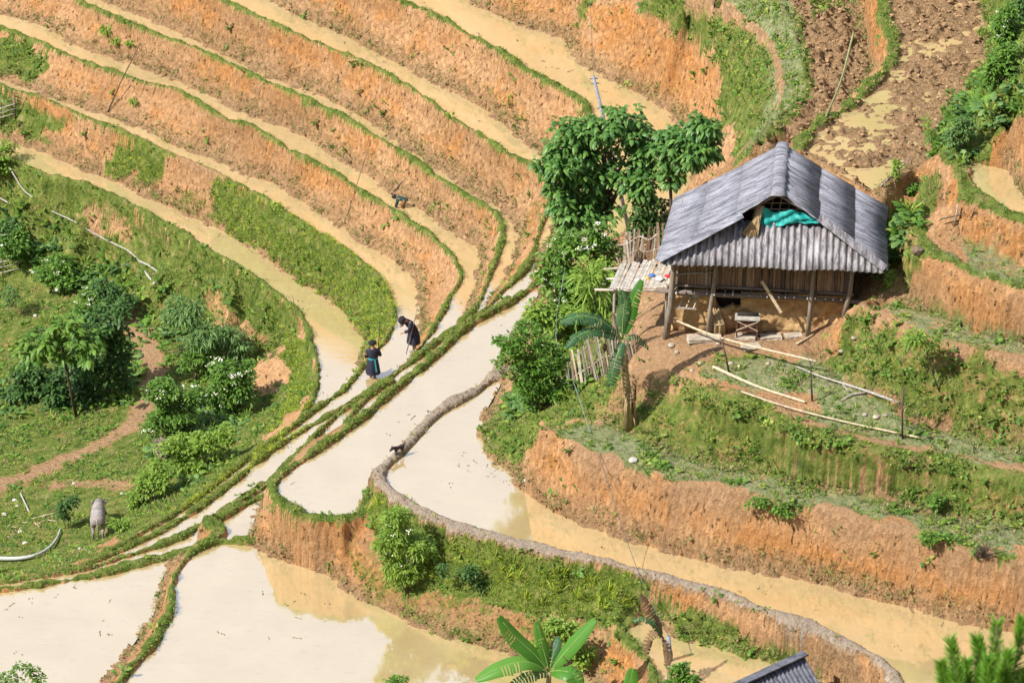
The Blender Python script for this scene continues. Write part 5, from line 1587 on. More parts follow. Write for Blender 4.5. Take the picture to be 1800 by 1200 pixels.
# yard: bamboo poles, stakes and a dead branch
def pole(name, label, pts_px, zs, r0, r1, mat, cat, group=None, up=0.03, n=7):
    P = []
    for (p, z) in zip(pts_px, zs):
        if z is None:
            g = on_ground(*p); P.append(Vector(g) + Vector((0, 0, up)))
        else:
            P.append(Vector(at(p[0], p[1], z)))
    L = [Vector(q) for q in catmull([list(p) for p in P], 0.09)]
    mb = MB(); m_ = len(L)
    mb.tube(L, [(r0 + (r1 - r0) * i / (m_ - 1)) * (1.16 if i % 5 == 2 and mat in (M_PEELED, M_BAMBOO_GREEN) else 1.0) for i in range(m_)], n)
    o = mb.build(name, mat)
    tag(o, label, cat, group)
    return o
zy = HO[2]
pole('bamboo_pole', 'long pale bamboo rail lying from the hut post to the yard stakes', [(1180, 560), (1272, 595), (1435, 635)], [zy + 0.55, zy + 0.42, zy + 0.42], 0.035, 0.03, M_PEELED, 'pole')
pole('bamboo_pole', 'thick pale bamboo pole lying on the grass below the yard stakes', [(1253, 648), (1330, 682), (1415, 711)], [None, None, None], 0.05, 0.035, M_PEELED, 'pole', up=0.06)
pole('bamboo_pole', 'thin pale bamboo pole lying along the edge of the yard', [(1303, 693), (1378, 718), (1480, 745), (1618, 774)], [None, None, None, None], 0.022, 0.032, M_PEELED, 'pole', up=0.08)
def stake(name, label, p0, p1, r_, mat, cat, group=None, fork=False):
    g = Vector(on_ground(*p0)); t = Vector(at_y(p1[0], p1[1], g.y))
    th = thing(name, label, cat, g, group)
    d = t - g
    mb = MB(); mb.tube([(0, 0, -0.15), tuple(d * 0.5 + Vector((random.uniform(-.03, .03), 0, 0))), tuple(d)], [r_, r_ * 0.9, r_ * 0.75], 7); mb.build('shaft', mat, th)
    if fork:
        mb = MB(); mb.tube([tuple(d * 0.93), tuple(d * 0.97 + Vector((0.05, -0.02, 0.03))), tuple(d * 1.0 + Vector((0.09, -0.02, 0.05)))], [r_ * 0.6, r_ * 0.5, r_ * 0.3], 6); mb.build('fork', mat, th)
        mb = MB(); mb.tube([tuple(d * 0.93), tuple(d + Vector((-0.05, 0.02, 0.07)))], [r_ * 0.6, r_ * 0.3], 6); mb.build('fork', mat, th)
    return th
stake('yard_stake', 'dark leaning forked stake under the long bamboo rail, near the chest', (1283, 656), (1268, 596), 0.03, M_STICK, 'stake', None, True)
stake('yard_stake', 'dark stake where the long bamboo rail ends', (1428, 704), (1424, 634), 0.028, M_STICK, 'stake', None, True)
stake('yard_stake', 'tall forked stake standing at the end of the dead branch', (1587, 770), (1588, 682), 0.032, M_STICK, 'stake', None, True)
stake('thin_stake', 'thin grey stake on the yard edge beyond the bamboo poles', (1713, 798), (1713, 776), 0.018, M_STICK, 'stake')
br = thing('dead_branch', 'grey forked dead branch lying across the yard slope', 'branch', on_ground(1500, 690))
for pth, r0, r1 in (([(1398, 648), (1440, 665), (1480, 678), (1520, 693), (1588, 715)], 0.02, 0.05), ([(1520, 695), (1496, 698), (1478, 708)], 0.035, 0.015), ([(1480, 678), (1488, 690), (1494, 692)], 0.02, 0.012)):
    P = [Vector(on_ground(*p)) + Vector((0, 0, 0.08)) for p in pth]
    mb = MB(); mb.tube([Vector(q) for q in catmull([list(p) for p in P], 0.3)], [r0 + (r1 - r0) * i / max(1, len(catmull([list(p) for p in P], 0.3)) - 1) for i in range(len(catmull([list(p) for p in P], 0.3)))], 7)
    under(mb.build('limb', M_GREYWOOD, None), br)
pole('cut_pole', 'short pale cut stick lying on the bare slope beside the hut', [(1400, 607), (1430, 590)], [None, None], 0.025, 0.02, M_PEELED, 'stick', up=0.05)
# ------------------------------------------------------------------ trees and shrubs
plant('broadleaf_tree', 'tall broadleaf tree with drooping glossy leaves beside the hut', 'tree', on_ground(1048, 476),
      [(1000,258,50,40),(1060,225,55,36),(1112,238,45,38),(1030,305,60,48),(1100,305,55,48),(972,285,30,34),(1050,365,52,42),(1008,385,38,34),(990,330,42,38),(1085,200,25,16),(1130,270,26,32),(1020,270,50,40)], 0.27, 6400, M_LEAF_TREE, per=7, wide=0.5, trunk=(1056,405), trunk_r=0.11, droop=0.55, bark=M_BARK_DARK, seed=3, shell=0.45)
plant('broadleaf_tree', 'smaller broadleaf tree with a bare thin trunk rising behind the hut roof', 'tree', on_ground(1180, 428),
      [(1200,238,42,26),(1242,228,28,22),(1172,255,32,28),(1216,275,42,28),(1180,302,34,24),(1246,260,20,18),(1225,215,22,14)], 0.25, 2400, M_LEAF_TREE, per=7, wide=0.5, trunk=(1178,315), trunk_r=0.06, droop=0.55, bark=M_BARK_DARK, seed=4, shell=0.4)
plant('dark_shrub', 'dark dense shrub at the corner of the hut roof', 'shrub', on_ground(1150, 435), [(1150,368,38,24),(1128,395,30,25),(1160,400,28,26)], 0.17, 1500, M_LEAF_DARK, per=6, trunk_r=0.04, seed=5)
plant('flowering_shrub', 'big white flowering shrub under the tall tree', 'shrub', on_ground(1008, 545), [(985,440,38,38),(1030,430,42,42),(998,490,45,38),(1060,455,30,40),(968,480,24,26),(1020,525,45,30)], 0.20, 4200, M_LEAF_BUSH, per=6, trunk_r=0.05, blossoms=46, seed=6, blossom_r=0.075)
plant('maize_clump', 'clump of tall green maize between the flowering shrub and the platform', 'maize', on_ground(1052, 560), [(1040,490,26,40),(1062,470,16,30),(1056,530,34,28),(1030,555,30,22)], 0.55, 420, M_LEAF_LIME, per=4, wide=0.10, trunk_r=0.02, droop=0.5, seed=7, upward=0.8)
plant('leafy_shrub', 'light green leafy shrub above the round citrus bush', 'shrub', on_ground(985, 610), [(975,560,40,24),(1005,590,34,24),(945,545,28,18),(1030,600,20,16)], 0.2, 1500, M_LEAF_LIME, per=6, trunk_r=0.03, seed=8)
plant('citrus_bush', 'round glossy citrus bush at the head of the muddy rim', 'bush', on_ground(950, 722), [(928,595,44,34),(898,622,34,30),(962,630,42,42),(925,660,48,38),(972,680,34,28),(945,705,40,18),(884,600,18,14),(985,640,24,30)], 0.13, 6500, M_LEAF_CITRUS, per=7, trunk=(948,690), trunk_r=0.05, seed=9, droop=0.25, shell=0.6)
plant('bank_shrub', 'dense feathery shrub on the bank below the muddy rim', 'shrub', on_ground(716, 1040), [(706,925,36,28),(690,960,32,30),(738,960,34,30),(714,1000,36,26),(694,900,20,16)], 0.18, 4200, M_LEAF_LIME, per=6, wide=0.24, trunk_r=0.03, blossoms=7, seed=10, blossom_r=0.09)
plant('leafy_weed', 'dark broad leaved weed clump beside the feathery shrub', 'weed', on_ground(835, 1035), [(822,1005,26,16),(846,1022,20,14),(780,1005,14,12)], 0.14, 500, M_LEAF_DARK, per=5, trunk_r=0.012, seed=11)
for i, (b, lb, bl, sd, lab) in enumerate([((40,470), [(25,430,46,28),(70,455,34,30)], 10, 12, 'white flowering shrub beside the bamboo rails in the hollow'),
                                     ((105,520), [(90,480,42,32),(130,500,34,28)], 12, 13, 'white flowering shrub in the middle of the shrub row in the hollow'),
                                     ((170,560), [(160,535,40,28),(195,520,24,22)], 10, 14, 'white flowering shrub next to the dark thicket in the hollow')]):
    plant('flowering_shrub', lab, 'shrub', on_ground(*b), lb, 0.17, 2000, M_LEAF_BUSH, per=6, trunk_r=0.03, blossoms=bl, seed=sd, blossom_r=0.075)
plant('dark_shrub', 'broad dark shrub at the head of the shrub row in the hollow', 'shrub', on_ground(20, 440), [(10,405,40,24),(45,425,34,22)], 0.18, 1800, M_LEAF_DARK, per=6, trunk_r=0.03, seed=112)
plant('dark_shrub', 'dark shrub between the flowering shrubs and the thicket', 'shrub', on_ground(215, 560), [(205,528,34,26),(180,505,26,20)], 0.17, 1600, M_LEAF_DARK, per=6, trunk_r=0.03, seed=113)
plant('dark_thicket', 'dark dense thicket beside the bare earth path', 'shrub', on_ground(190, 700), [(170,580,44,40),(206,590,34,44),(186,650,46,46),(212,550,24,24),(150,690,42,42),(120,725,40,34),(95,690,34,36)], 0.22, 5200, M_LEAF_DARK, per=6, trunk_r=0.05, seed=15, shell=0.4)
plant('dark_thicket', 'dark thicket behind the slender lobed-leaf tree', 'shrub', on_ground(85, 700), [(60,650,40,34),(100,670,36,36),(40,690,34,26),(130,650,30,30)], 0.2, 3000, M_LEAF_DARK, per=6, trunk_r=0.04, seed=115, shell=0.4)
plant('papaya_tree', 'slender tree with lobed leaves and a leaning trunk in the hollow', 'tree', on_ground(136, 735), [(70,600,38,24),(110,568,34,22),(150,612,40,28),(50,628,26,16),(105,620,30,20)], 0.34, 560, M_LEAF_BUSH, per=7, wide=0.5, trunk=(108,600), trunk_r=0.05, droop=0.5, bark=M_BARK_DARK, seed=16)
plant('feathery_shrub', 'feathery bluish green shrub on the slope above the flowering shrubs', 'shrub', on_ground(372, 655), [(325,545,36,30),(368,585,48,30),(418,600,32,20),(345,615,30,20)], 0.26, 2600, M_LEAF_FERN, per=6, wide=0.2, trunk_r=0.03, seed=17, droop=0.6)
plant('leafy_shrub', 'tall leafy shrub between the feathery shrub and the path', 'shrub', on_ground(345, 670), [(350,622,26,28),(368,650,26,24),(330,640,16,22)], 0.15, 1400, M_LEAF_BUSH, per=6, trunk_r=0.03, seed=18)
plant('flowering_shrub', 'round white flowering shrub at the bend of the path', 'shrub', on_ground(300, 775), [(288,688,42,26),(314,718,46,34),(278,738,38,24),(340,700,24,24)], 0.17, 3400, M_LEAF_BUSH, per=6, trunk_r=0.04, blossoms=26, seed=19, blossom_r=0.08)
plant('flowering_shrub', 'white flowering shrub beside the reddish slip in the bank', 'shrub', on_ground(408, 725), [(400,650,40,28),(422,680,36,30),(388,692,34,26),(430,650,20,18)], 0.17, 3000, M_LEAF_BUSH, per=6, trunk_r=0.04, blossoms=30, seed=20, blossom_r=0.08)
plant('low_shrub', 'low bright leafy shrub on the slope above the grassy rims', 'shrub', on_ground(345, 830), [(320,790,44,26),(368,780,36,26),(395,760,24,20),(335,820,34,18)], 0.16, 3000, M_LEAF_LIME, per=6, trunk_r=0.02, seed=21)
plant('low_shrub', 'low bright leafy shrub uphill of the grazing buffalo', 'shrub', on_ground(265, 880), [(262,845,36,26),(285,830,26,22),(235,880,26,18)], 0.15, 2000, M_LEAF_LIME, per=6, trunk_r=0.02, seed=22)
plant('low_shrub', 'small green clump right next to the grazing buffalo', 'shrub', on_ground(213, 935), [(212,922,20,13)], 0.12, 500, M_LEAF_LIME, per=6, trunk_r=0.012, seed=23)
plant('dry_shrub', 'grey dry shrub beside the path bend', 'shrub', on_ground(287, 808), [(286,785,16,22)], 0.10, 500, M_TWIG, per=5, trunk_r=0.02, seed=24)
plant('small_bush', 'small dark bush on the meadow behind the buffalo', 'bush', on_ground(118, 928), [(112,900,16,20),(130,880,16,12)], 0.12, 700, M_LEAF_DARK, per=6, trunk_r=0.02, seed=25)
plant('leafy_shrub', 'bright shrub at the head of the lowest paddy', 'shrub', on_ground(8, 300), [(8,272,30,22),(-8,290,26,20)], 0.15, 1100, M_LEAF_LIME, per=6, trunk_r=0.03, seed=26)
plant('spiky_plant', 'grey green spiky plant beside the rails on the bank', 'plant', on_ground(15, 190), [(15,172,18,13)], 0.3, 110, M_LEAF_FERN, per=6, wide=0.12, trunk_r=0.02, seed=27, upward=0.6)
plant('grey_bush', 'greyish bush at the foot of the shrub row in the hollow', 'bush', on_ground(18, 560), [(18,520,22,26),(20,590,26,20)], 0.12, 900, M_LEAF_FERN, per=6, trunk_r=0.02, seed=28)
plant('hill_shrub', 'flowering shrub above the mud field', 'shrub', on_ground(1768, 90), [(1765,40,24,34),(1785,70,20,26)], 0.16, 1800, M_LEAF_BUSH, per=6, trunk_r=0.03, blossoms=14, seed=29)
plant('hill_shrub', 'green shrub on the bank beside the mud field', 'shrub', on_ground(1755, 150), [(1765,110,26,30),(1745,132,22,18)], 0.16, 1600, M_LEAF_BUSH, per=6, trunk_r=0.03, seed=30)
plant('hill_shrub', 'dark shrub at the top of the bank over the mud field', 'shrub', on_ground(1792, 40), [(1795,10,24,40),(1800,60,18,30)], 0.17, 1400, M_LEAF_DARK, per=6, trunk_r=0.03, seed=31)
plant('slender_shrub', 'slender yellowish shrub at the edge of the mud field', 'shrub', on_ground(1642, 272), [(1628,218,10,16),(1636,240,14,20),(1646,258,16,14)], 0.14, 520, M_LEAF_LIME, per=6, wide=0.2, trunk_r=0.02, seed=32, upward=0.8)
plant('slope_shrub', 'greyish shrub on the bank where the narrow path comes down', 'shrub', on_ground(1690, 272), [(1675,240,26,24),(1700,232,22,18),(1690,215,20,14)], 0.12, 1400, M_LEAF_FERN, per=6, trunk_r=0.02, seed=33)
plant('small_shrub', 'small shrub at the corner of the mud field by the roof', 'shrub', on_ground(1578, 312), [(1578,295,10,14)], 0.12, 220, M_LEAF_LIME, per=5, trunk_r=0.015, seed=34)
plant('small_shrub', 'small round shrub on the slip above the grass terrace', 'shrub', on_ground(1603, 345), [(1603,332,13,11)], 0.12, 300, M_LEAF_BUSH, per=5, trunk_r=0.015, seed=35)
plant('sapling', 'thin leaning sapling with feathery crown on the slope by the hut', 'tree', on_ground(1654, 688), [(1612,592,28,10),(1636,600,18,10),(1590,600,12,7)], 0.2, 420, M_LEAF_LIME, per=6, wide=0.25, trunk=(1628,612), trunk_r=0.02, seed=36, droop=0.5)
plant('small_shrub', 'thin yellow green shrub beside the end of the hut', 'shrub', on_ground(1560, 505), [(1562,485,8,16)], 0.12, 120, M_LEAF_LIME, per=5, trunk_r=0.012, seed=37)
plant('trailing_weed', 'leafy weeds trailing over the orange bank edge', 'weed', on_ground(1385, 895), [(1330,884,26,10),(1385,893,36,12),(1435,902,22,9)], 0.12, 900, M_LEAF_BUSH, per=5, trunk_r=0.012, seed=38)
plant('trailing_weed', 'leafy weeds trailing beside the dead brown bush', 'weed', on_ground(1660, 962), [(1635,945,26,12),(1680,955,26,14),(1770,990,20,12)], 0.13, 800, M_LEAF_BUSH, per=5, trunk_r=0.012, seed=39)
plant('bank_weed', 'tall weed clump on the green bank below the yard', 'weed', on_ground(1640, 905), [(1645,882,12,16),(1600,905,10,8)], 0.13, 300, M_LEAF_BUSH, per=5, trunk_r=0.01, seed=40)
plant('corner_shrub', 'small leafy shrub rising over the flooded corner paddy', 'shrub', np.array(at(35, 1262, -2.2)), [(18,1192,26,14),(52,1178,18,12),(70,1192,14,8),(28,1172,10,8)], 0.12, 520, M_LEAF_BUSH, per=5, trunk_r=0.02, seed=41)
plant('lime_shrub', 'yellow green shrub behind the young banana plant', 'shrub', on_ground(1000, 1195), [(975,1100,26,16),(1000,1120,28,22),(1020,1150,24,24),(960,1130,20,22)], 0.15, 1700, M_LEAF_LIME, per=6, trunk_r=0.03, seed=42)
plant('round_shrub', 'dark green shrub beside the little pond', 'shrub', np.array(at(1200, 1240, -0.6)), [(1195,1178,24,18),(1212,1200,30,22),(1180,1205,22,16)], 0.12, 1600, M_LEAF_CITRUS, per=6, trunk_r=0.03, seed=43)
plant('leaf_tips', 'leafy shrub tips at the edge of the flooded paddy', 'shrub', np.array(at(695, 1262, -1.8)), [(697,1200,24,8)], 0.14, 260, M_LEAF_BUSH, per=5, trunk_r=0.02, seed=44)
# three grass clumps on the long bank
for i, (x, y, s_) in enumerate(((186, 60, 1.0), (203, 78, 0.75), (228, 80, 0.75), (234, 182, 0.7))):
    b = on_ground(x, y)
    th = thing('grass_clump', 'green tussock growing out of the bare terrace bank', 'tussock', b, 'tussocks on the bare banks')
    n = 70; a = RNG.random(n) * 6.28
    D = np.stack([np.cos(a) * 0.7, np.sin(a) * 0.7 - 0.35, np.ones(n) * 0.9], 1) + RNG.normal(0, .15, (n, 3))
    link('blades', leaves_mesh('blades', np.zeros((n, 3)) + RNG.normal(0, 0.04, (n, 3)), D, (0.35 + 0.25 * RNG.random(n)) * s_, 0.07, M_GRASS, 0.55, seed=i), th)
# dead brown bush
b = on_ground(1730, 985)
th = thing('dead_bush', 'brown leafless bush on the edge of the orange bank', 'bush', b)
mb = MB()
for i in range(70):
    a = random.uniform(0, 6.28); e = random.uniform(0.1, 1.2); L = random.uniform(0.3, 0.62)
    d = Vector((math.cos(a) * math.cos(e), math.sin(a) * math.cos(e), math.sin(e))) * L
    mb.tube([(0, 0, 0), tuple(d * 0.5 + Vector((0, 0, .06))), tuple(d + Vector((random.uniform(-.1, .1), random.uniform(-.1, .1), 0)))], [0.012, 0.008, 0.004], 4)
mb.build('twigs', M_STICK, th)

# ------------------------------------------------------------------ bananas
M_BANANA = leaf_mat('banana_leaf', (0.045, 0.16, 0.02), (0.085, 0.24, 0.035), 0.4, 0.35)
M_BANANA_OLD = leaf_mat('banana_leaf_old', (0.035, 0.10, 0.04), (0.07, 0.15, 0.06), 0.3, 0.5)
M_BANANA_DEAD = leaf_mat('banana_leaf_dead', (0.16, 0.10, 0.05), (0.07, 0.06, 0.03), 0.1, 0.9)
M_STEM = simple_mat('banana_stem', (0.30, 0.26, 0.12), 0.7, 0.4, 4, 0.3, (3, 3, 0.6), dark=(0.14, 0.09, 0.05))
M_MIDRIB = simple_mat('banana_midrib', (0.20, 0.30, 0.08), 0.6, 0.15, 5, 0)
def banana_leaf(parent, path, width, mat, tear=0.05, seed=0, fold=0.25):
    """a long blade along a path of world points, torn into strips, with its midrib"""
    r = np.random.default_rng(seed)
    L = catmull([list(p) for p in path], 0.09)
    n = len(L); base = np.array(parent.location)
    T = np.gradient(L, axis=0); T /= np.linalg.norm(T, axis=1)[:, None]
    side = np.cross(T, np.array([0, -0.35, 1.0])); side /= np.linalg.norm(side, axis=1)[:, None] + 1e-9
    nor = np.cross(side, T)
    mb = MB()
    pet = int(n * 0.12)
    for s_ in (-1, 1):
        gap = 0.0
        for i in range(pet, n - 1):
            t0 = (i - pet) / (n - pet); t1 = (i + 1 - pet) / (n - pet)
            w = lambda t: width * 0.5 * (math.sin(math.pi * min(1, t * 0.93 + 0.07)) ** 0.55) 
            if r.random() < tear: gap = r.uniform(0.15, 0.5)
            else: gap *= 0.6
            dr = fold * (1 + gap * 1.6)
            a, b_ = L[i], L[i + 1] - T[i] * (0.03 * (gap > 0.14))
            w0, w1 = w(t0) * (1 - gap * 0.2), w(t1) * (1 - gap * 0.2)
            mid0 = a + side[i] * s_ * w0 * 0.55 + nor[i] * w0 * 0.10; mid1 = b_ + side[i] * s_ * w1 * 0.55 + nor[i] * w1 * 0.10
            e0 = a + side[i] * s_ * w0 - nor[i] * w0 * dr - np.array([0, 0, gap * 0.15]); e1 = b_ + side[i + 1] * s_ * w1 - nor[i + 1] * w1 * dr - np.array([0, 0, gap * 0.12])
            mb.add([a - base, b_ - base, mid1 - base, mid0 - base, e1 - base, e0 - base], [(0, 1, 2, 3), (3, 2, 4, 5)], 0, True)
    o = mb.build('leaf', mat, parent)
    at_ = o.data.attributes.new('leafrand', 'FLOAT', 'POINT'); at_.data.foreach_set('value', np.full(len(o.data.vertices), r.random(), np.float32))
    mr = MB(); mr.tube([Vector(p - base) for p in L[::3]], [0.022 - 0.016 * k / max(1, len(L[::3]) - 1) for k in range(len(L[::3]))], 5)
    ob = mr.build('midrib', M_MIDRIB if mat is not M_BANANA_DEAD else M_STICK, o)
    return o
def banana(name, label, base, top_px, leaves, r0, group=None, stem_mat=None, dead=None):
    base = np.asarray(base, float)
    th = thing(name, label, 'banana plant', base, group)
    tp_ = at_y(top_px[0], top_px[1], base[1])
    mb = MB(); d = Vector(tp_ - base)
    mb.tube([(0, 0, -0.1), tuple(d * 0.35 + Vector((random.uniform(-.03, .03), 0, 0))), tuple(d * 0.7), tuple(d)], [r0 * 1.2, r0, r0 * 0.85, r0 * 0.55], 9)
    mb.build('stem', stem_mat or M_STEM, th)
    for i, (pts_, w, dy, mat) in enumerate(leaves):
        P = [tp_] + [at_y(p[0], p[1], base[1] + dy * (k + 1) / len(pts_)) for k, p in enumerate(pts_)]
        banana_leaf(th, P, w * (0.86 if mat is not M_BANANA else 0.95), mat, 0.34 if mat is not M_BANANA else 0.05, seed=i + int(base[0] * 7) % 50)
    return th
bn = banana('banana_plant', 'banana plant with ragged leaves beside the leaning bamboo fence', on_ground(1106, 752), (1094, 596),
       [([(1060, 565), (1020, 555), (983, 566)], 0.62, -0.5, M_BANANA_OLD), ([(1050, 580), (1015, 590), (992, 612)], 0.5, -0.9, M_BANANA_OLD), ([(1095, 560), (1098, 530), (1092, 508)], 0.5, 0.2, M_BANANA_OLD),
        ([(1104, 565), (1114, 525), (1128, 492)], 0.42, 0.3, M_BANANA), ([(1090, 610), (1080, 640), (1072, 678)], 0.5, -0.5, M_BANANA_OLD), ([(1115, 590), (1130, 600), (1140, 612)], 0.3, 0.3, M_BANANA_OLD)], 0.12)
mb = MB()
for i in range(26):
    a = random.uniform(0, 6.28); z = random.uniform(0.1, 1.5)
    mb.tube([(0.08 * math.cos(a), 0.08 * math.sin(a), z + 0.3), (0.18 * math.cos(a), 0.18 * math.sin(a), z + 0.1), (0.2 * math.cos(a), 0.2 * math.sin(a), max(0, z - 0.35))], [0.02, 0.03, 0.01], 4)
mb.build('dead_leaf_skirt', M_STRAW, bn)
mb = MB(); q = Vector(at_y(1063, 605, bn.location.y - 0.2)) - bn.location
mb.tube([tuple(q + Vector((0.25, 0.1, 0.25))), tuple(q + Vector((0.05, 0, 0.22))), tuple(q)], 0.02, 5); mb.tube([tuple(q), tuple(q - Vector((0, 0, .12))), tuple(q - Vector((0, 0, .28)))], [0.05, 0.08, 0.01], 7)
mb.build('flower_bud', M_CHEST, bn)
banana('banana_plant', 'young banana plant with broad fresh leaves in front of the lower bank', np.array(at(958, 1265, -1.7)), (966, 1180),
       [([(940, 1150), (905, 1118), (877, 1084)], 0.6, 0.1, M_BANANA), ([(955, 1140), (948, 1112), (943, 1092)], 0.36, 0.3, M_BANANA), ([(990, 1150), (1018, 1118), (1046, 1088)], 0.55, 0.1, M_BANANA),
        ([(925, 1162), (880, 1172), (836, 1194)], 0.62, -0.6, M_BANANA), ([(985, 1178), (1008, 1185), (1020, 1215)], 0.6, -0.7, M_BANANA), ([(972, 1150), (978, 1130), (982, 1118)], 0.4, 0.5, M_BANANA_OLD), ([(930, 1185), (905, 1200), (890, 1220)], 0.5, -0.6, M_BANANA_OLD)], 0.10)
banana('banana_plant', 'single rolled young banana leaf in front of the orange bank', np.array(at(1100, 1275, -1.6)), (1102, 1235),
       [([(1105, 1210), (1110, 1190), (1112, 1174)], 0.45, 0.1, M_BANANA), ([(1085, 1215), (1060, 1212), (1040, 1225)], 0.4, -0.3, M_BANANA)], 0.08)
banana('dead_banana', 'withered brown banana plant leaning over the little pond', np.array(at(1180, 1205, -0.5)), (1165, 1120),
       [([(1150, 1085), (1138, 1062), (1126, 1045)], 0.42, 0.1, M_BANANA_DEAD), ([(1155, 1110), (1140, 1120), (1135, 1150)], 0.35, -0.3, M_BANANA_DEAD), ([(1150, 1095), (1128, 1085), (1112, 1092)], 0.26, -0.2, M_BANANA_OLD), ([(1172, 1130), (1175, 1150), (1170, 1172)], 0.3, -0.3, M_BANANA_DEAD)], 0.07, stem_mat=M_STRAW)

# ------------------------------------------------------------------ pine close to the viewer
M_NEEDLE = leaf_mat('pine_needle', (0.08, 0.22, 0.015), (0.20, 0.38, 0.04), 0.35, 0.5)
dpt = 62.0
def near_pt(px, py, d=dpt):
    return CAM + (FW + np.array([1.0, 0, 0]) * ((px - 900.0) / FPX) + UP * ((600.0 - py) / FPX)) * d
top = near_pt(1752, 1100)
gi = int(round(top[0] + 110)); gj = int(round(top[1] + 170))
gz = float(cZ[gj, gi])
pb = np.array([near_pt(1745, 1400)[0], top[1], gz])
pine = thing('pine_tree', 'young pine with bright needle brushes in front of the muddy paddy', 'pine tree', pb)
mb = MB(); mb.tube([(0, 0, -0.3), tuple((top - pb) * 0.5 + np.array([0.05, 0, 0])), tuple(top - pb)], [0.16, 0.09, 0.012], 9); mb.build('trunk', M_BARK, pine)
shoots = [((1745, 1230), (1752, 1098)), ((1690, 1240), (1671, 1128)), ((1730, 1215), (1718, 1124)), ((1775, 1230), (1797, 1092)), ((1700, 1235), (1700, 1165)), ((1760, 1235), (1772, 1150)), ((1735, 1240), (1738, 1160)), ((1670, 1240), (1656, 1170)), ((1815, 1240), (1830, 1130)), ((1712, 1245), (1728, 1180)), ((1790, 1240), (1812, 1170)), ((1690, 1245), (1682, 1190)), ((1755, 1245), (1760, 1190))]
C, D, S = [], [], []
wb = MB()
for k, (a, b_) in enumerate(shoots):
    dd = dpt + random.uniform(-0.5, 0.5)
    A, B = near_pt(*a, dd), near_pt(*b_, dd)
    ax = (B - A) / np.linalg.norm(B - A)
    wb.tube([Vector(A - pb), Vector((A + B) / 2 - pb), Vector(B - pb)], [0.02, 0.014, 0.006], 5)
    wb.tube([Vector((near_pt(1748, 1330) - pb)), Vector(A - pb)], [0.03, 0.02], 5)
    n = 700
    t = RNG.random(n) ** 0.8
    r_ = RNG.normal(0, 1, (n, 3)); r_ -= (r_ @ ax)[:, None] * ax; r_ /= np.linalg.norm(r_, axis=1)[:, None]
    C.append(A + (B - A) * t[:, None]); D.append(ax * (0.55 + 0.5 * t[:, None] ** 3) + r_ * 0.75); S.append(0.10 + 0.10 * RNG.random(n))
link('crown', leaves_mesh('crown', np.vstack(C) - pb, np.vstack(D), np.concatenate(S), 0.07, M_NEEDLE, 0.05, seed=77), pine)
wb.build('branches', M_BARK, pine)
# ------------------------------------------------------------------ poles, sticks, wires, stones
stake('bamboo_stake', 'long dark bamboo stake leaning against the bare bank of the upper stair', (183, 205), (247, 76), 0.025, M_STICK, 'stake')
stake('bamboo_stake', 'long thin reddish stake leaning on the bank above the second paddy', (606, 390), (652, 246), 0.015, M_BARK, 'stake')
stake('bamboo_stake', 'short dark stake leaning behind the bending child', (678, 347), (728, 302), 0.03, M_STICK, 'stake')
stake('reed_stick', 'tiny reed stick standing in the lowest paddy of the stair', (519, 547), (514, 519), 0.012, M_BARK, 'stick')
pole('green_bamboo', 'green bamboo pole lying across the ploughed field', [(1500, 68), (1478, 150), (1452, 212)], [None, None, None], 0.035, 0.03, M_BAMBOO_GREEN, 'pole', up=0.12)
pole('leaning_stick', 'thin grey stick lying at the corner of the mud field', [(1548, 336), (1600, 283)], [None, None], 0.02, 0.015, M_GREYWOOD, 'stick', up=0.12)
lg = thing('fallen_tree', 'bleached fallen forked sapling on the slope below the lowest stair paddy', 'fallen tree', on_ground(180, 420))
for pth, r0, r1 in (([(90, 374), (135, 398), (178, 422), (225, 448), (245, 466), (258, 485), (272, 506)], 0.02, 0.05), ([(245, 464), (262, 477), (285, 492)], 0.04, 0.03)):
    P = catmull([list(on_ground(*p) + np.array([0, 0, 0.08])) for p in pth], 0.3)
    mb = MB(); mb.tube([Vector(q) for q in P], [r0 + (r1 - r0) * i / (len(P) - 1) for i in range(len(P))], 7); under(mb.build('limb', M_GREYWOOD, None), lg)
pole('fallen_stick', 'bleached stick lying above the fallen sapling', [(18, 308), (40, 335), (58, 352)], [None, None, None], 0.03, 0.02, M_GREYWOOD, 'stick', up=0.06)
pole('fallen_stick', 'short bleached stick near the shrub row', [(-5, 352), (18, 364)], [None, None], 0.035, 0.03, M_GREYWOOD, 'stick', up=0.06)
pole('split_pipe', 'long curved pale split bamboo pipe lying on the meadow', [(-30, 985), (25, 986), (60, 981), (85, 968), (100, 950), (107, 932)], [None] * 6, 0.085, 0.025, M_HOSE, 'pipe', up=0.1)
pole('pale_stick', 'short white stick lying on the meadow by the strewn straw', [(36, 869), (51, 901)], [None, None], 0.025, 0.03, M_HOSE, 'stick', up=0.05)
for i, (a, b_) in enumerate((((55, 914), (98, 903)), ((62, 925), (96, 908)), ((58, 918), (70, 928)), ((75, 912), (82, 904)), ((40, 920), (50, 921)), ((22, 928), (30, 930)), ((84, 916), (100, 918)))):
    pole('straw_stick', 'dry yellow stalk strewn on the meadow', [a, b_], [None, None], 0.018, 0.012, M_BAMBOO, 'stalk', 'stalks strewn on the meadow', up=0.05)
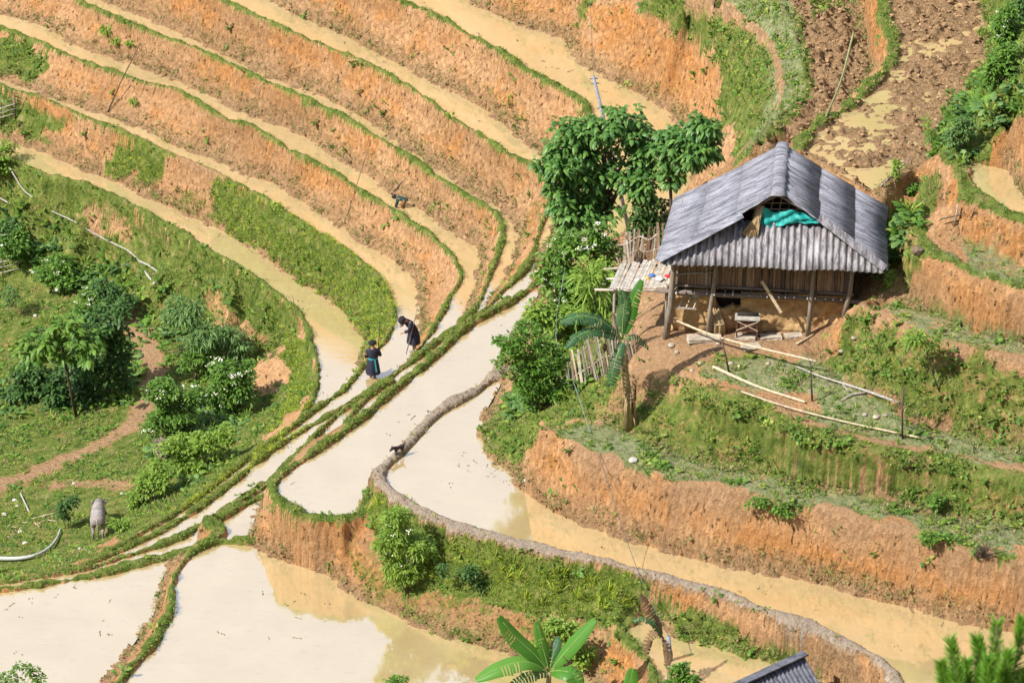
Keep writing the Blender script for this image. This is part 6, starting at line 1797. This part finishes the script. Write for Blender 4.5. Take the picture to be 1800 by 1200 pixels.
# rails on the left edge
def rails(label, posts, bars):
    th = thing('rail_fence', label, 'fence', on_ground(*posts[0][0]))
    for (p0, p1) in posts:
        g = on_ground(*p0); t = at_y(p1[0], p1[1], g[1]); mb = MB(); mb.tube([tuple(g - np.array([0, 0, .1])), tuple(t)], 0.025, 6); under(mb.build('post', M_STICK, None), th)
    for (p0, p1) in bars:
        y0 = on_ground(*posts[0][0])[1]
        mb = MB(); mb.tube([tuple(at_y(p0[0], p0[1], y0)), tuple(at_y(p1[0], p1[1], y0))], 0.02, 6); under(mb.build('rail', M_BAMBOO_GREY, None), th)
rails('grey bamboo rail fence by the spiky plant', [((27, 210), (26, 165)), ((2, 222), (2, 180))], [((-12, 195), (28, 182)), ((-12, 203), (30, 190)), ((-12, 210), (26, 200))])
rails('grey bamboo rail fence by the flowering shrub row', [((5, 490), (4, 455)), ((34, 470), (33, 445))], [((-20, 466), (38, 452)), ((-20, 475), (36, 462)), ((-20, 484), (34, 472))])
st = thing('stake_cross', 'crooked stakes with a crossbar on the grass terrace', 'stake', on_ground(1677, 402))
for a, b_, r_, m in (((1677, 402), (1684, 360), 0.025, M_GREYWOOD), ((1704, 396), (1713, 366), 0.018, M_STICK)):
    g = on_ground(*a); t = at_y(b_[0], b_[1], g[1]); mb = MB(); mb.tube([tuple(g), tuple(t)], [r_, r_ * .8], 6); under(mb.build('post', m, None), st)
y0 = on_ground(1677, 402)[1]
mb = MB(); mb.tube([tuple(at_y(1652, 386, y0)), tuple(at_y(1714, 371, y0))], 0.022, 6); under(mb.build('crossbar', M_STICK, None), st)
# utility pole and its wires
g = np.array(at(1110, 412, 0.15))
up_ = thing('utility_pole', 'leaning grey utility pole rising through the tall tree', 'pole', g)
t = at_y(1043, 134, g[1] + 0.3)
d = Vector(t - g)
mb = MB(); mb.tube([(0, 0, -0.3), tuple(d * 0.5), tuple(d)], [0.07, 0.062, 0.05], 8); mb.build('shaft', M_CONCRETE, up_)
for f_ in (0.985, 0.955, 0.80):
    mb = MB(); c = d * f_; mb.bar(c - Vector((0.14, 0.02, 0)), c + Vector((0.14, 0.02, 0)), 0.04, 0.04); mb.build('insulator_arm', M_CONCRETE, up_)
def wire(label, P, r_, mat, name='wire', cat='wire'):
    L = catmull([list(p) for p in P], 0.5)
    mb = MB(); mb.tube([Vector(q) for q in L], r_, 5); o = mb.build(name, mat); tag(o, label, cat)
tw = np.array(t)
wire('thin wire running uphill from the top of the utility pole', [tw, (tw + np.array([-0.5, 26, 17])) * 0.5 + tw * 0.5 + np.array([0, 0, -0.2]) - 0.25 * np.array([-0.5, 26, 17]), tw + np.array([-0.3, 30, 22])], 0.007, M_WIRE)
yb = on_ground(1000, 640)[1] - 0.3
wire('pale hose hanging past the citrus bush and down the slope', [at_y(992, 478, yb + 0.8), at_y(977, 590, yb + 0.2)] + [on_ground(1010, 690) + np.array([0, -0.2, .35]), on_ground(1037, 765) + np.array([0, 0, .1])], 0.010, M_CONCRETE, 'hose', 'hose')
gp = np.array(at(1180, 1160, -0.45))
pt = at_y(1175, 1118, gp[1])
mb = MB(); mb.tube([tuple(gp - np.array([0, 0, .3])), tuple(pt)], [0.075, 0.065], 8); o = mb.build('pond_post', M_CONCRETE); tag(o, 'short grey post standing in the little pond', 'post')
wire('sagging wire from the slope to the post in the pond', [on_ground(1050, 806) + np.array([0, 0, .2]), at_y(1120, 1000, -15.8), np.array(pt)], 0.01, M_WIRE)
# rocks
def rock(px, py, s, label, mat=M_STONE, group=None, sq=0.6):
    g = on_ground(px, py)
    bm = bmesh.new(); bmesh.ops.create_icosphere(bm, subdivisions=2, radius=s)
    for v in bm.verts:
        v.co *= random.uniform(0.78, 1.15); v.co.z *= sq
    me = bpy.data.meshes.new('stone'); bm.to_mesh(me); bm.free(); me.materials.append(mat)
    o = link('stone', me); o.location = (g[0], g[1], g[2] + s * 0.25); o.rotation_euler = (0, 0, random.uniform(0, 6))
    tag(o, label, 'stone', group)
rock(1613, 444, 0.17, 'tan boulder on the corner of the bank beside the hut', M_BARK, sq=0.9)
rock(924, 846, 0.09, 'white stone at the foot of the bank in the muddy paddy')
rock(1113, 811, 0.14, 'pale stone with a dark underside on the grass step')
rock(475, 627, 0.12, 'tan stone in the reddish slip of the bank', M_CLOD, sq=0.9)
for i, (x, y) in enumerate(((1253, 614), (1262, 606), (1285, 640), (1300, 645), (1335, 625), (1243, 560), (1478, 620), (1500, 600), (1540, 735), (1555, 730), (1520, 730), (1230, 640), (1216, 652), (1350, 640), (1180, 610), (1190, 620))):
    rock(x, y, random.uniform(0.05, 0.11), 'pale loose stone lying in the hut yard', M_SLAB, 'loose stones in the yard')
for i, (x, y) in enumerate(((247, 528), (62, 556), (26, 880), (30, 890), (8, 905), (140, 965), (36, 936), (214, 868), (130, 850), (15, 945), (44, 955))):
    rock(x, y, random.uniform(0.05, 0.1), 'pale loose stone lying on the slope of the hollow', M_STONE, 'loose stones in the hollow')
# ------------------------------------------------------------------ roof of the hut at the foot of the picture
A = np.array(at(1412, 1151, 0.9)); rd = np.array([-1.9, -1.6, 0.0]); rd /= np.linalg.norm(rd); sd_ = np.array([1.6, -1.9, 0.0]); sd_ /= np.linalg.norm(sd_)
gz0 = -3.2
lh = thing('lower_hut', 'small hut with dark grey corrugated roof below the pond', 'hut', (A[0], A[1], gz0))
oA = A - np.array([A[0], A[1], gz0])
for sgn in (1, -1):
    def froof(s, t, sgn=sgn):
        p = Vector(oA + rd * s + sd_ * sgn * t * 2.1 + np.array([0, 0, -1.75 * t]))
        return p, Vector(sd_ * sgn * 1.75 + np.array([0, 0, 2.1])).normalized()
    for k in range(5):
        corr(lh, 'roof_sheet', froof, k * 0.88, k * 0.88 + 0.94, lambda s: 0.0, lambda s: 1.0, 0.15, 0.022, M_LOWROOF, 3, lift=0.006 * (k % 2))
for k in range(6):
    mb = MB(); mb.bar(oA + rd * (k * 0.75 - 0.08) + np.array([0, 0, .04]), oA + rd * (k * 0.75 + 0.74) + np.array([0, 0, .045]), 0.26, 0.05); mb.build('ridge_cap', M_LOWROOF, lh)
for s in (0.25, 4.1):
    for t in (-1.9, 1.9):
        q = oA + rd * s + sd_ * t
        mb = MB(); mb.tube([(q[0], q[1], -1.2), (q[0], q[1], oA[2] - 1.7)], 0.07, 7); mb.build('post', M_POST, lh)
mb = MB()
for s in (0.3, 4.1):
    c = oA + rd * s
    mb.add([c + sd_ * -1.9 + [0, 0, -4.6], c + sd_ * 1.9 + [0, 0, -4.6], c + sd_ * 1.9 + [0, 0, -1.7], c + [0, 0, -0.1], c - sd_ * 1.9 + [0, 0, -1.7]], [(0, 1, 2, 3, 4)])
mb.build('gable_wall', M_SLATS[0], lh)
# ------------------------------------------------------------------ people and animals
M_SKIN = simple_mat('skin', (0.36, 0.20, 0.13), 0.6, 0.1, 10, 0)
M_INDIGO = simple_mat('indigo_cloth', (0.022, 0.025, 0.045), 0.85, 0.35, 12, 0.3)
M_SASH = simple_mat('teal_sash', (0.03, 0.28, 0.36), 0.8, 0.2, 12, 0.2)
M_WRAP = simple_mat('black_headcloth', (0.016, 0.015, 0.02), 0.85, 0.3, 20, 0.3)
M_SHOE = simple_mat('pale_shoe', (0.5, 0.47, 0.42), 0.7, 0.2, 10, 0)
M_TROUSER = simple_mat('orange_trousers', (0.22, 0.10, 0.04), 0.85, 0.2, 10, 0.2)
M_GREENSHIRT = simple_mat('dark_green_shirt', (0.02, 0.055, 0.05), 0.85, 0.3, 10, 0.2)

def skin_body(name, V, E, Rr, mat, parent, root=0, sub=2):
    me = bpy.data.meshes.new(name)
    me.from_pydata([tuple(v) for v in V], E, [])
    o = link(name, me, parent)
    md = o.modifiers.new('skin', 'SKIN')
    md.use_smooth_shade = True
    if not me.skin_vertices:
        pass
    for i, sv in enumerate(me.skin_vertices[0].data):
        r = Rr[i]
        sv.radius = (r, r) if not isinstance(r, tuple) else r
        sv.use_root = (i == root)
    sb = o.modifiers.new('smooth', 'SUBSURF'); sb.levels = sub; sb.render_levels = sub
    me.materials.append(mat)
    return o

def loft(mb, rings, n=20, fold=0.0, seed=0, cap=False, mi=0):
    """rings: (centre, rx, ry, axis) ; closed cloth tube with soft pleats"""
    r = random.Random(seed); ph = [r.uniform(0, 6) for _ in range(4)]
    V = []
    for k, (c, rx, ry, ax) in enumerate(rings):
        ax = Vector(ax).normalized(); x = Vector((1, 0, 0)); x = (x - ax * x.dot(ax)).normalized(); y = ax.cross(x)
        f = fold * k / max(1, len(rings) - 1)
        for i in range(n):
            a = 2 * math.pi * i / n
            m = 1 + f * (math.sin(7 * a + ph[0]) * 0.6 + math.sin(4 * a + ph[1]) * 0.5)
            V.append(Vector(c) + x * math.cos(a) * rx * m + y * math.sin(a) * ry * m)
    F = [(k * n + i, k * n + (i + 1) % n, (k + 1) * n + (i + 1) % n, (k + 1) * n + i) for k in range(len(rings) - 1) for i in range(n)]
    if cap: F.append(tuple(range(n)))
    mb.add(V, F, mi, True)

def hand_verts(w, d, side, V, E, R, iw):
    """palm and five unequal bent fingers from wrist index iw; d = hand direction, side = thumb direction"""
    w = Vector(w); d = Vector(d).normalized(); side = Vector(side).normalized(); nrm = d.cross(side)
    ip = len(V); V.append(w + d * 0.05); E.append((iw, ip)); R.append(0.026)
    for k, (off, ln) in enumerate(((-0.026, 0.055), (-0.009, 0.068), (0.009, 0.072), (0.026, 0.066))):
        a = len(V); V.append(w + d * 0.085 + side * off); E.append((ip, a)); R.append(0.010)
        b = len(V); V.append(w + d * (0.085 + ln * 0.6) + side * off + nrm * 0.02); E.append((a, b)); R.append(0.009)
        c = len(V); V.append(w + d * (0.085 + ln * 0.75) + side * off + nrm * 0.05); E.append((b, c)); R.append(0.008)
    a = len(V); V.append(w + d * 0.045 + side * 0.04 + nrm * 0.01); E.append((ip, a)); R.append(0.011)
    b = len(V); V.append(w + d * 0.085 + side * 0.055 + nrm * 0.03); E.append((a, b)); R.append(0.009)

def person(label, loc, yaw, J, dress, cloth, headwrap=True, sash=None, shoes=False, trousers=None, scale=1.0):
    """J: joint positions; dress: rings of the garment"""
    th = thing('person', label, 'person', loc, None, yaw)
    V, E, R = [], [], []
    def add(p, r, par=None):
        V.append(Vector(p) * scale); R.append(r * scale)
        if par is not None: E.append((par, len(V) - 1))
        return len(V) - 1
    pel = add(J['pelvis'], 0.115)
    sp = add(J['spine'], 0.10, pel); chs = add(J['chest'], 0.115, sp); nk = add(J['neck'], 0.05, chs)
    hd = Vector(J['head']); nd = (hd - Vector(J['neck'])).normalized()
    h0 = add(hd - nd * 0.05, 0.07, nk); h1 = add(hd, 0.092, h0); h2 = add(hd + nd * 0.075, 0.07, h1)
    fwd = Vector(J['face'])
    add(hd - nd * 0.02 + fwd * 0.105, 0.014, h1)
    for s, sd in (('L', -1), ('R', 1)):
        sh = add(J['shoulder' + s], 0.055, chs); el = add(J['elbow' + s], 0.042, sh); wr = add(J['wrist' + s], 0.027, el)
        d = Vector(J['wrist' + s]) - Vector(J['elbow' + s])
        i0 = len(V)
        Vh, Eh, Rh = V, E, R
        hv = []
        hand_verts(Vector(J['wrist' + s]) * scale, d, Vector((-sd * 1.0, 0.3, 0)), V, E, R, wr)
        hp = add(J['hip' + s], 0.085, pel); kn = add(J['knee' + s], 0.06, hp); an = add(J['ankle' + s], 0.036, kn)
        hl = add(Vector(J['ankle' + s]) + Vector((0, 0, -0.05)), 0.038, an)
        add(Vector(J['ankle' + s]) + Vector(J['toe']) * 0.09 + Vector((0, 0, -0.055)), 0.034, hl)
    skin_body('body', V, E, R, M_SKIN, th)
    mb = MB(); loft(mb, [(Vector(c) * scale, rx * scale, ry * scale, ax) for c, rx, ry, ax in dress], 22, 0.10, 3); mb.build('dress' if trousers is None else 'shirt', cloth, th)
    for s in 'LR':
        mb = MB(); a, b, c = (Vector(J[k + s]) * scale for k in ('shoulder', 'elbow', 'wrist'))
        mb.tube([a.lerp(Vector(J['chest']) * scale, 0.35), a, b, b.lerp(c, 0.75)], [0.075 * scale, 0.08 * scale, 0.065 * scale, 0.06 * scale], 10, cap=False); mb.build('sleeve', cloth, th)
    if trousers is not None:
        for s in 'LR':
            mb = MB(); a, b, c = (Vector(J[k + s]) * scale for k in ('hip', 'knee', 'ankle'))
            mb.tube([Vector(J['pelvis']) * scale, a, b, c], [0.12 * scale, 0.11 * scale, 0.085 * scale, 0.075 * scale], 10, cap=False); mb.build('trouser_leg', trousers, th)
    if shoes:
        for s in 'LR':
            mb = MB(); a = Vector(J['ankle' + s]) * scale
            mb.tube([a + Vector((0, 0, 0.03)), a + Vector((0, 0, -0.05)), a + Vector(J['toe']) * 0.12 + Vector((0, 0, -0.055))], [0.045, 0.05, 0.035], 8); mb.build('shoe', M_SHOE, th)
    h = Vector(J['head']) * scale
    mb = MB()
    if headwrap:
        rings = [(h + nd * -0.01 * scale - fwd * 0.02, 0.108 * scale, 0.112 * scale, nd), (h + nd * 0.03 - fwd * 0.015, 0.135 * scale, 0.14 * scale, nd), (h + nd * 0.09 * scale, 0.135 * scale, 0.13 * scale, nd), (h + nd * 0.13 * scale, 0.08 * scale, 0.08 * scale, nd), (h + nd * 0.14 * scale, 0.01, 0.01, nd)]
        loft(mb, rings, 16, 0.05, 5); mb.build('headcloth', M_WRAP, th)
    else:
        rings = [(h - fwd * 0.03 - nd * 0.03, 0.10 * scale, 0.10 * scale, nd), (h - fwd * 0.02 + nd * 0.05, 0.105 * scale, 0.11 * scale, nd), (h + nd * 0.10 * scale, 0.07 * scale, 0.07 * scale, nd), (h + nd * 0.12 * scale, 0.01, 0.01, nd)]
        loft(mb, rings, 16, 0.05, 5); mb.build('hair', M_WRAP, th)
    if sash:
        mb = MB(); c, rx, ry, ax = sash; loft(mb, [(Vector(c) * scale, rx * scale, ry * scale, ax), (Vector(c) * scale + Vector(ax) * 0.07, rx * scale, ry * scale, ax)], 22)
        mb.bar(Vector(c) * scale + Vector((0.05, -ry * scale - 0.012, 0.03)), Vector(c) * scale + Vector((0.10, -ry * scale - 0.05, -0.42)), 0.05, 0.01, up=(0, 1, 0)); mb.build('sash', M_SASH, th)
    return th

def long_pole(label, p0, p1, r_, mat):
    mb = MB(); a, b = Vector(p0), Vector(p1)
    mb.tube([a, a.lerp(b, 0.5) + Vector((0.01, 0, 0)), b], [r_, r_ * 0.9, r_ * 0.7], 7)
    o = mb.build('carrying_pole', mat); tag(o, label, 'pole')

UPV = (0, 0, 1)
# woman seen from behind
g = on_ground(656, 671)
std = dict(pelvis=(0, 0, 0.80), spine=(0, 0.01, 0.97), chest=(0, 0.02, 1.13), neck=(0, 0.03, 1.29), head=(0, 0.06, 1.42), face=(0, 1, -0.1), toe=(0, 1, 0),
           shoulderL=(-0.17, 0.02, 1.21), elbowL=(-0.22, 0.02, 0.98), wristL=(-0.10, 0.20, 0.98), shoulderR=(0.17, 0.02, 1.21), elbowR=(0.25, 0.04, 1.0), wristR=(0.17, 0.20, 1.08),
           hipL=(-0.085, 0, 0.76), kneeL=(-0.09, 0.03, 0.43), ankleL=(-0.08, -0.03, 0.075), hipR=(0.085, 0, 0.76), kneeR=(0.08, 0.05, 0.43), ankleR=(0.06, 0.10, 0.085))
d1 = [((0, 0.02, 1.28), 0.09, 0.08, UPV), ((0, 0.02, 1.22), 0.20, 0.12, UPV), ((0, 0.02, 1.1), 0.185, 0.135, UPV), ((0, 0.01, 0.92), 0.155, 0.125, UPV), ((0, 0, 0.78), 0.185, 0.155, UPV), ((0, 0, 0.55), 0.22, 0.19, UPV), ((0, 0.01, 0.33), 0.25, 0.21, UPV)]
w1 = person('woman in dark indigo dress with teal sash seen from behind, holding an upright pole', (g[0], g[1], g[2]), math.radians(8), std, d1, M_INDIGO, sash=((0, 0.01, 0.88), 0.168, 0.138, UPV))
hx = g + np.array([0.15, 0.24, 0])
long_pole('upright pole held by the woman with the teal sash', (hx[0] - 0.02, hx[1], g[2] + 0.35), tuple(at_y(669, 532, hx[1])), 0.016, M_STICK)
# woman bending over her pole
g = on_ground(727, 616)
bend = dict(pelvis=(0, 0.0, 0.80), spine=(0, 0.05, 0.95), chest=(0, 0.16, 1.09), neck=(0, 0.29, 1.19), head=(0, 0.40, 1.25), face=(0, 0.75, -0.66), toe=(0, 1, 0),
            shoulderL=(-0.16, 0.19, 1.14), elbowL=(-0.21, 0.26, 0.92), wristL=(-0.08, 0.40, 0.82), shoulderR=(0.16, 0.19, 1.14), elbowR=(0.22, 0.30, 1.0), wristR=(0.10, 0.42, 1.0),
            hipL=(-0.085, 0, 0.76), kneeL=(-0.09, 0.06, 0.43), ankleL=(-0.09, 0.04, 0.085), hipR=(0.085, 0, 0.76), kneeR=(0.09, 0.0, 0.43), ankleR=(0.10, -0.10, 0.085))
ax = Vector((0, 0.5, 0.87))
d2 = [((0, 0.27, 1.19), 0.09, 0.08, ax), ((0, 0.21, 1.13), 0.19, 0.12, ax), ((0, 0.14, 1.05), 0.185, 0.14, ax), ((0, 0.05, 0.92), 0.16, 0.13, (0, .3, .95)), ((0, 0, 0.78), 0.185, 0.16, UPV), ((0, -0.01, 0.55), 0.22, 0.2, UPV), ((0, 0, 0.30), 0.25, 0.22, UPV)]
yaw2 = math.radians(118)
w2 = person('woman in dark dress bending over a long slanting pole on the grassy rim', (g[0], g[1], g[2]), yaw2, bend, d2, M_INDIGO, shoes=True, sash=None)
Rz = Matrix.Rotation(yaw2, 3, 'Z')
hp = Vector(g) + Rz @ Vector((0.0, 0.46, 0.92))
a = at_y(735, 533, hp.y); b = at_y(714, 622, hp.y)
long_pole('long slanting pole gripped by the bending woman', tuple(b), tuple(a), 0.016, M_BAMBOO_GREY)
# child stooping on the paddy rim
g = on_ground(712, 372)
kid = dict(pelvis=(0, 0.0, 0.56), spine=(0, 0.12, 0.60), chest=(0, 0.25, 0.60), neck=(0, 0.37, 0.62), head=(0, 0.47, 0.64), face=(0, 0.6, -0.8), toe=(0, 1, 0),
           shoulderL=(-0.12, 0.29, 0.60), elbowL=(-0.15, 0.33, 0.40), wristL=(-0.12, 0.40, 0.22), shoulderR=(0.12, 0.29, 0.60), elbowR=(0.16, 0.36, 0.42), wristR=(0.12, 0.44, 0.24),
           hipL=(-0.07, 0, 0.53), kneeL=(-0.09, 0.10, 0.31), ankleL=(-0.08, 0.02, 0.075), hipR=(0.07, 0, 0.53), kneeR=(0.08, 0.12, 0.31), ankleR=(0.08, 0.08, 0.075))
ak = Vector((0, 0.97, 0.2))
d3 = [((0, 0.36, 0.62), 0.06, 0.06, ak), ((0, 0.29, 0.61), 0.14, 0.10, ak), ((0, 0.15, 0.60), 0.13, 0.11, ak), ((0, 0.02, 0.56), 0.13, 0.12, (0, .8, .5)), ((0, -0.07, 0.50), 0.13, 0.11, (0, .5, .8))]
person('child in dark shirt and orange trousers stooping on a paddy rim', tuple(g), math.radians(75), kid, d3, M_GREENSHIRT, headwrap=False, trousers=M_TROUSER, scale=0.82)

# grazing buffalo, seen from behind
M_BUFFALO = simple_mat('buffalo_hide', (0.27, 0.24, 0.23), 0.8, 0.35, 5, 0.4, dark=(0.12, 0.10, 0.095))
M_HORN = simple_mat('horn', (0.08, 0.07, 0.06), 0.5, 0.2, 8, 0)
g = on_ground(173, 948)
bf = thing('water_buffalo', 'grey water buffalo grazing on the meadow, seen from behind', 'buffalo', tuple(g), None, math.radians(2))
V = [(0, 0.05, 0.90), (0, 0.45, 0.92), (0, 0.90, 0.92), (0, 1.22, 0.92), (0, 1.48, 0.74), (0, 1.68, 0.50), (0, 1.80, 0.32)]
R = [(0.25, 0.27), (0.31, 0.32), (0.28, 0.30), (0.16, 0.18), (0.12, 0.14), (0.10, 0.11), (0.075, 0.075)]
E = [(0, 1), (1, 2), (2, 3), (3, 4), (4, 5), (5, 6)]
def ad(p, r, par):
    V.append(p); R.append(r); E.append((par, len(V) - 1)); return len(V) - 1
rump = ad((0, -0.16, 0.92), (0.17, 0.19), 0)
for s in (-1, 1):
    h = ad((s * 0.17, -0.02, 0.72), 0.145, 0); k = ad((s * 0.19, 0.08, 0.52), 0.10, h); hk = ad((s * 0.18, -0.10, 0.33), 0.056, k); ft = ad((s * 0.18, -0.05, 0.10), 0.045, hk); ad((s * 0.18, -0.01, 0.03), 0.06, ft)
    f0 = ad((s * 0.16, 0.95, 0.66), 0.12, 2); f1 = ad((s * 0.17, 0.93 + 0.1 * s, 0.36), 0.07, f0); f2 = ad((s * 0.17, 0.94 + 0.12 * s, 0.10), 0.047, f1); ad((s * 0.17, 0.98 + 0.12 * s, 0.03), 0.06, f2)
    e0 = ad((s * 0.16, 1.38, 0.86), 0.035, 4); ad((s * 0.30, 1.34, 0.84), 0.05, e0)
bf.scale = (0.9, 0.9, 0.9)
skin_body('body', V, E, R, M_BUFFALO, bf)
mb = MB(); mb.tube([(0, -0.30, 1.04), (0.01, -0.37, 0.95), (0.02, -0.38, 0.70), (0.03, -0.36, 0.42)], [0.045, 0.035, 0.026, 0.018], 8); t_ = mb.build('tail', M_BUFFALO, bf)
mb = MB(); mb.tube([(0.03, -0.36, 0.44), (0.035, -0.37, 0.34), (0.03, -0.36, 0.24)], [0.022, 0.035, 0.006], 7); mb.build('tail_tuft', M_HORN, t_)
for s in (-1, 1):
    mb = MB(); mb.tube([(s * 0.08, 1.44, 0.86), (s * 0.20, 1.38, 0.86), (s * 0.26, 1.24, 0.84), (s * 0.24, 1.12, 0.84)], [0.05, 0.045, 0.03, 0.008], 8); mb.build('horn', M_HORN, bf)

# little black dog on the muddy rim
M_DOG = simple_mat('black_fur', (0.035, 0.022, 0.022), 0.8, 0.3, 20, 0.2)
g = on_ground(707, 797)
dg = thing('dog', 'small black dog with raised tail standing on the muddy rim', 'dog', tuple(g), None, math.radians(125))
V = [(0, -0.02, 0.27), (0, 0.12, 0.26), (0, 0.26, 0.27), (0, 0.34, 0.31), (0, 0.42, 0.30), (0, 0.50, 0.25), (0, 0.545, 0.225)]
R = [0.062, 0.062, 0.075, 0.05, 0.058, 0.036, 0.022]
E = [(0, 1), (1, 2), (2, 3), (3, 4), (4, 5), (5, 6)]
for s in (-1, 1):
    h = ad((s * 0.045, -0.02, 0.22), 0.045, 0); k = ad((s * 0.05, 0.03, 0.155), 0.03, h); hk = ad((s * 0.05, -0.04, 0.10), 0.018, k); p = ad((s * 0.05, -0.02, 0.02), 0.017, hk); ad((s * 0.05, 0.015, 0.012), 0.017, p)
    f0 = ad((s * 0.045, 0.27, 0.20), 0.035, 2); f1 = ad((s * 0.05, 0.26, 0.11), 0.02, f0); f2 = ad((s * 0.05, 0.27, 0.02), 0.017, f1); ad((s * 0.05, 0.30, 0.012), 0.017, f2)
    e = ad((s * 0.04, 0.40, 0.355), 0.018, 4); ad((s * 0.055, 0.40, 0.40), 0.010, e)
tl = ad((0, -0.09, 0.31), 0.022, 0); t2 = ad((0, -0.13, 0.38), 0.018, tl); ad((0, -0.12, 0.46), 0.012, t2)
dg.scale = (0.85, 0.85, 0.85)
skin_body('body', V, E, R, M_DOG, dg)
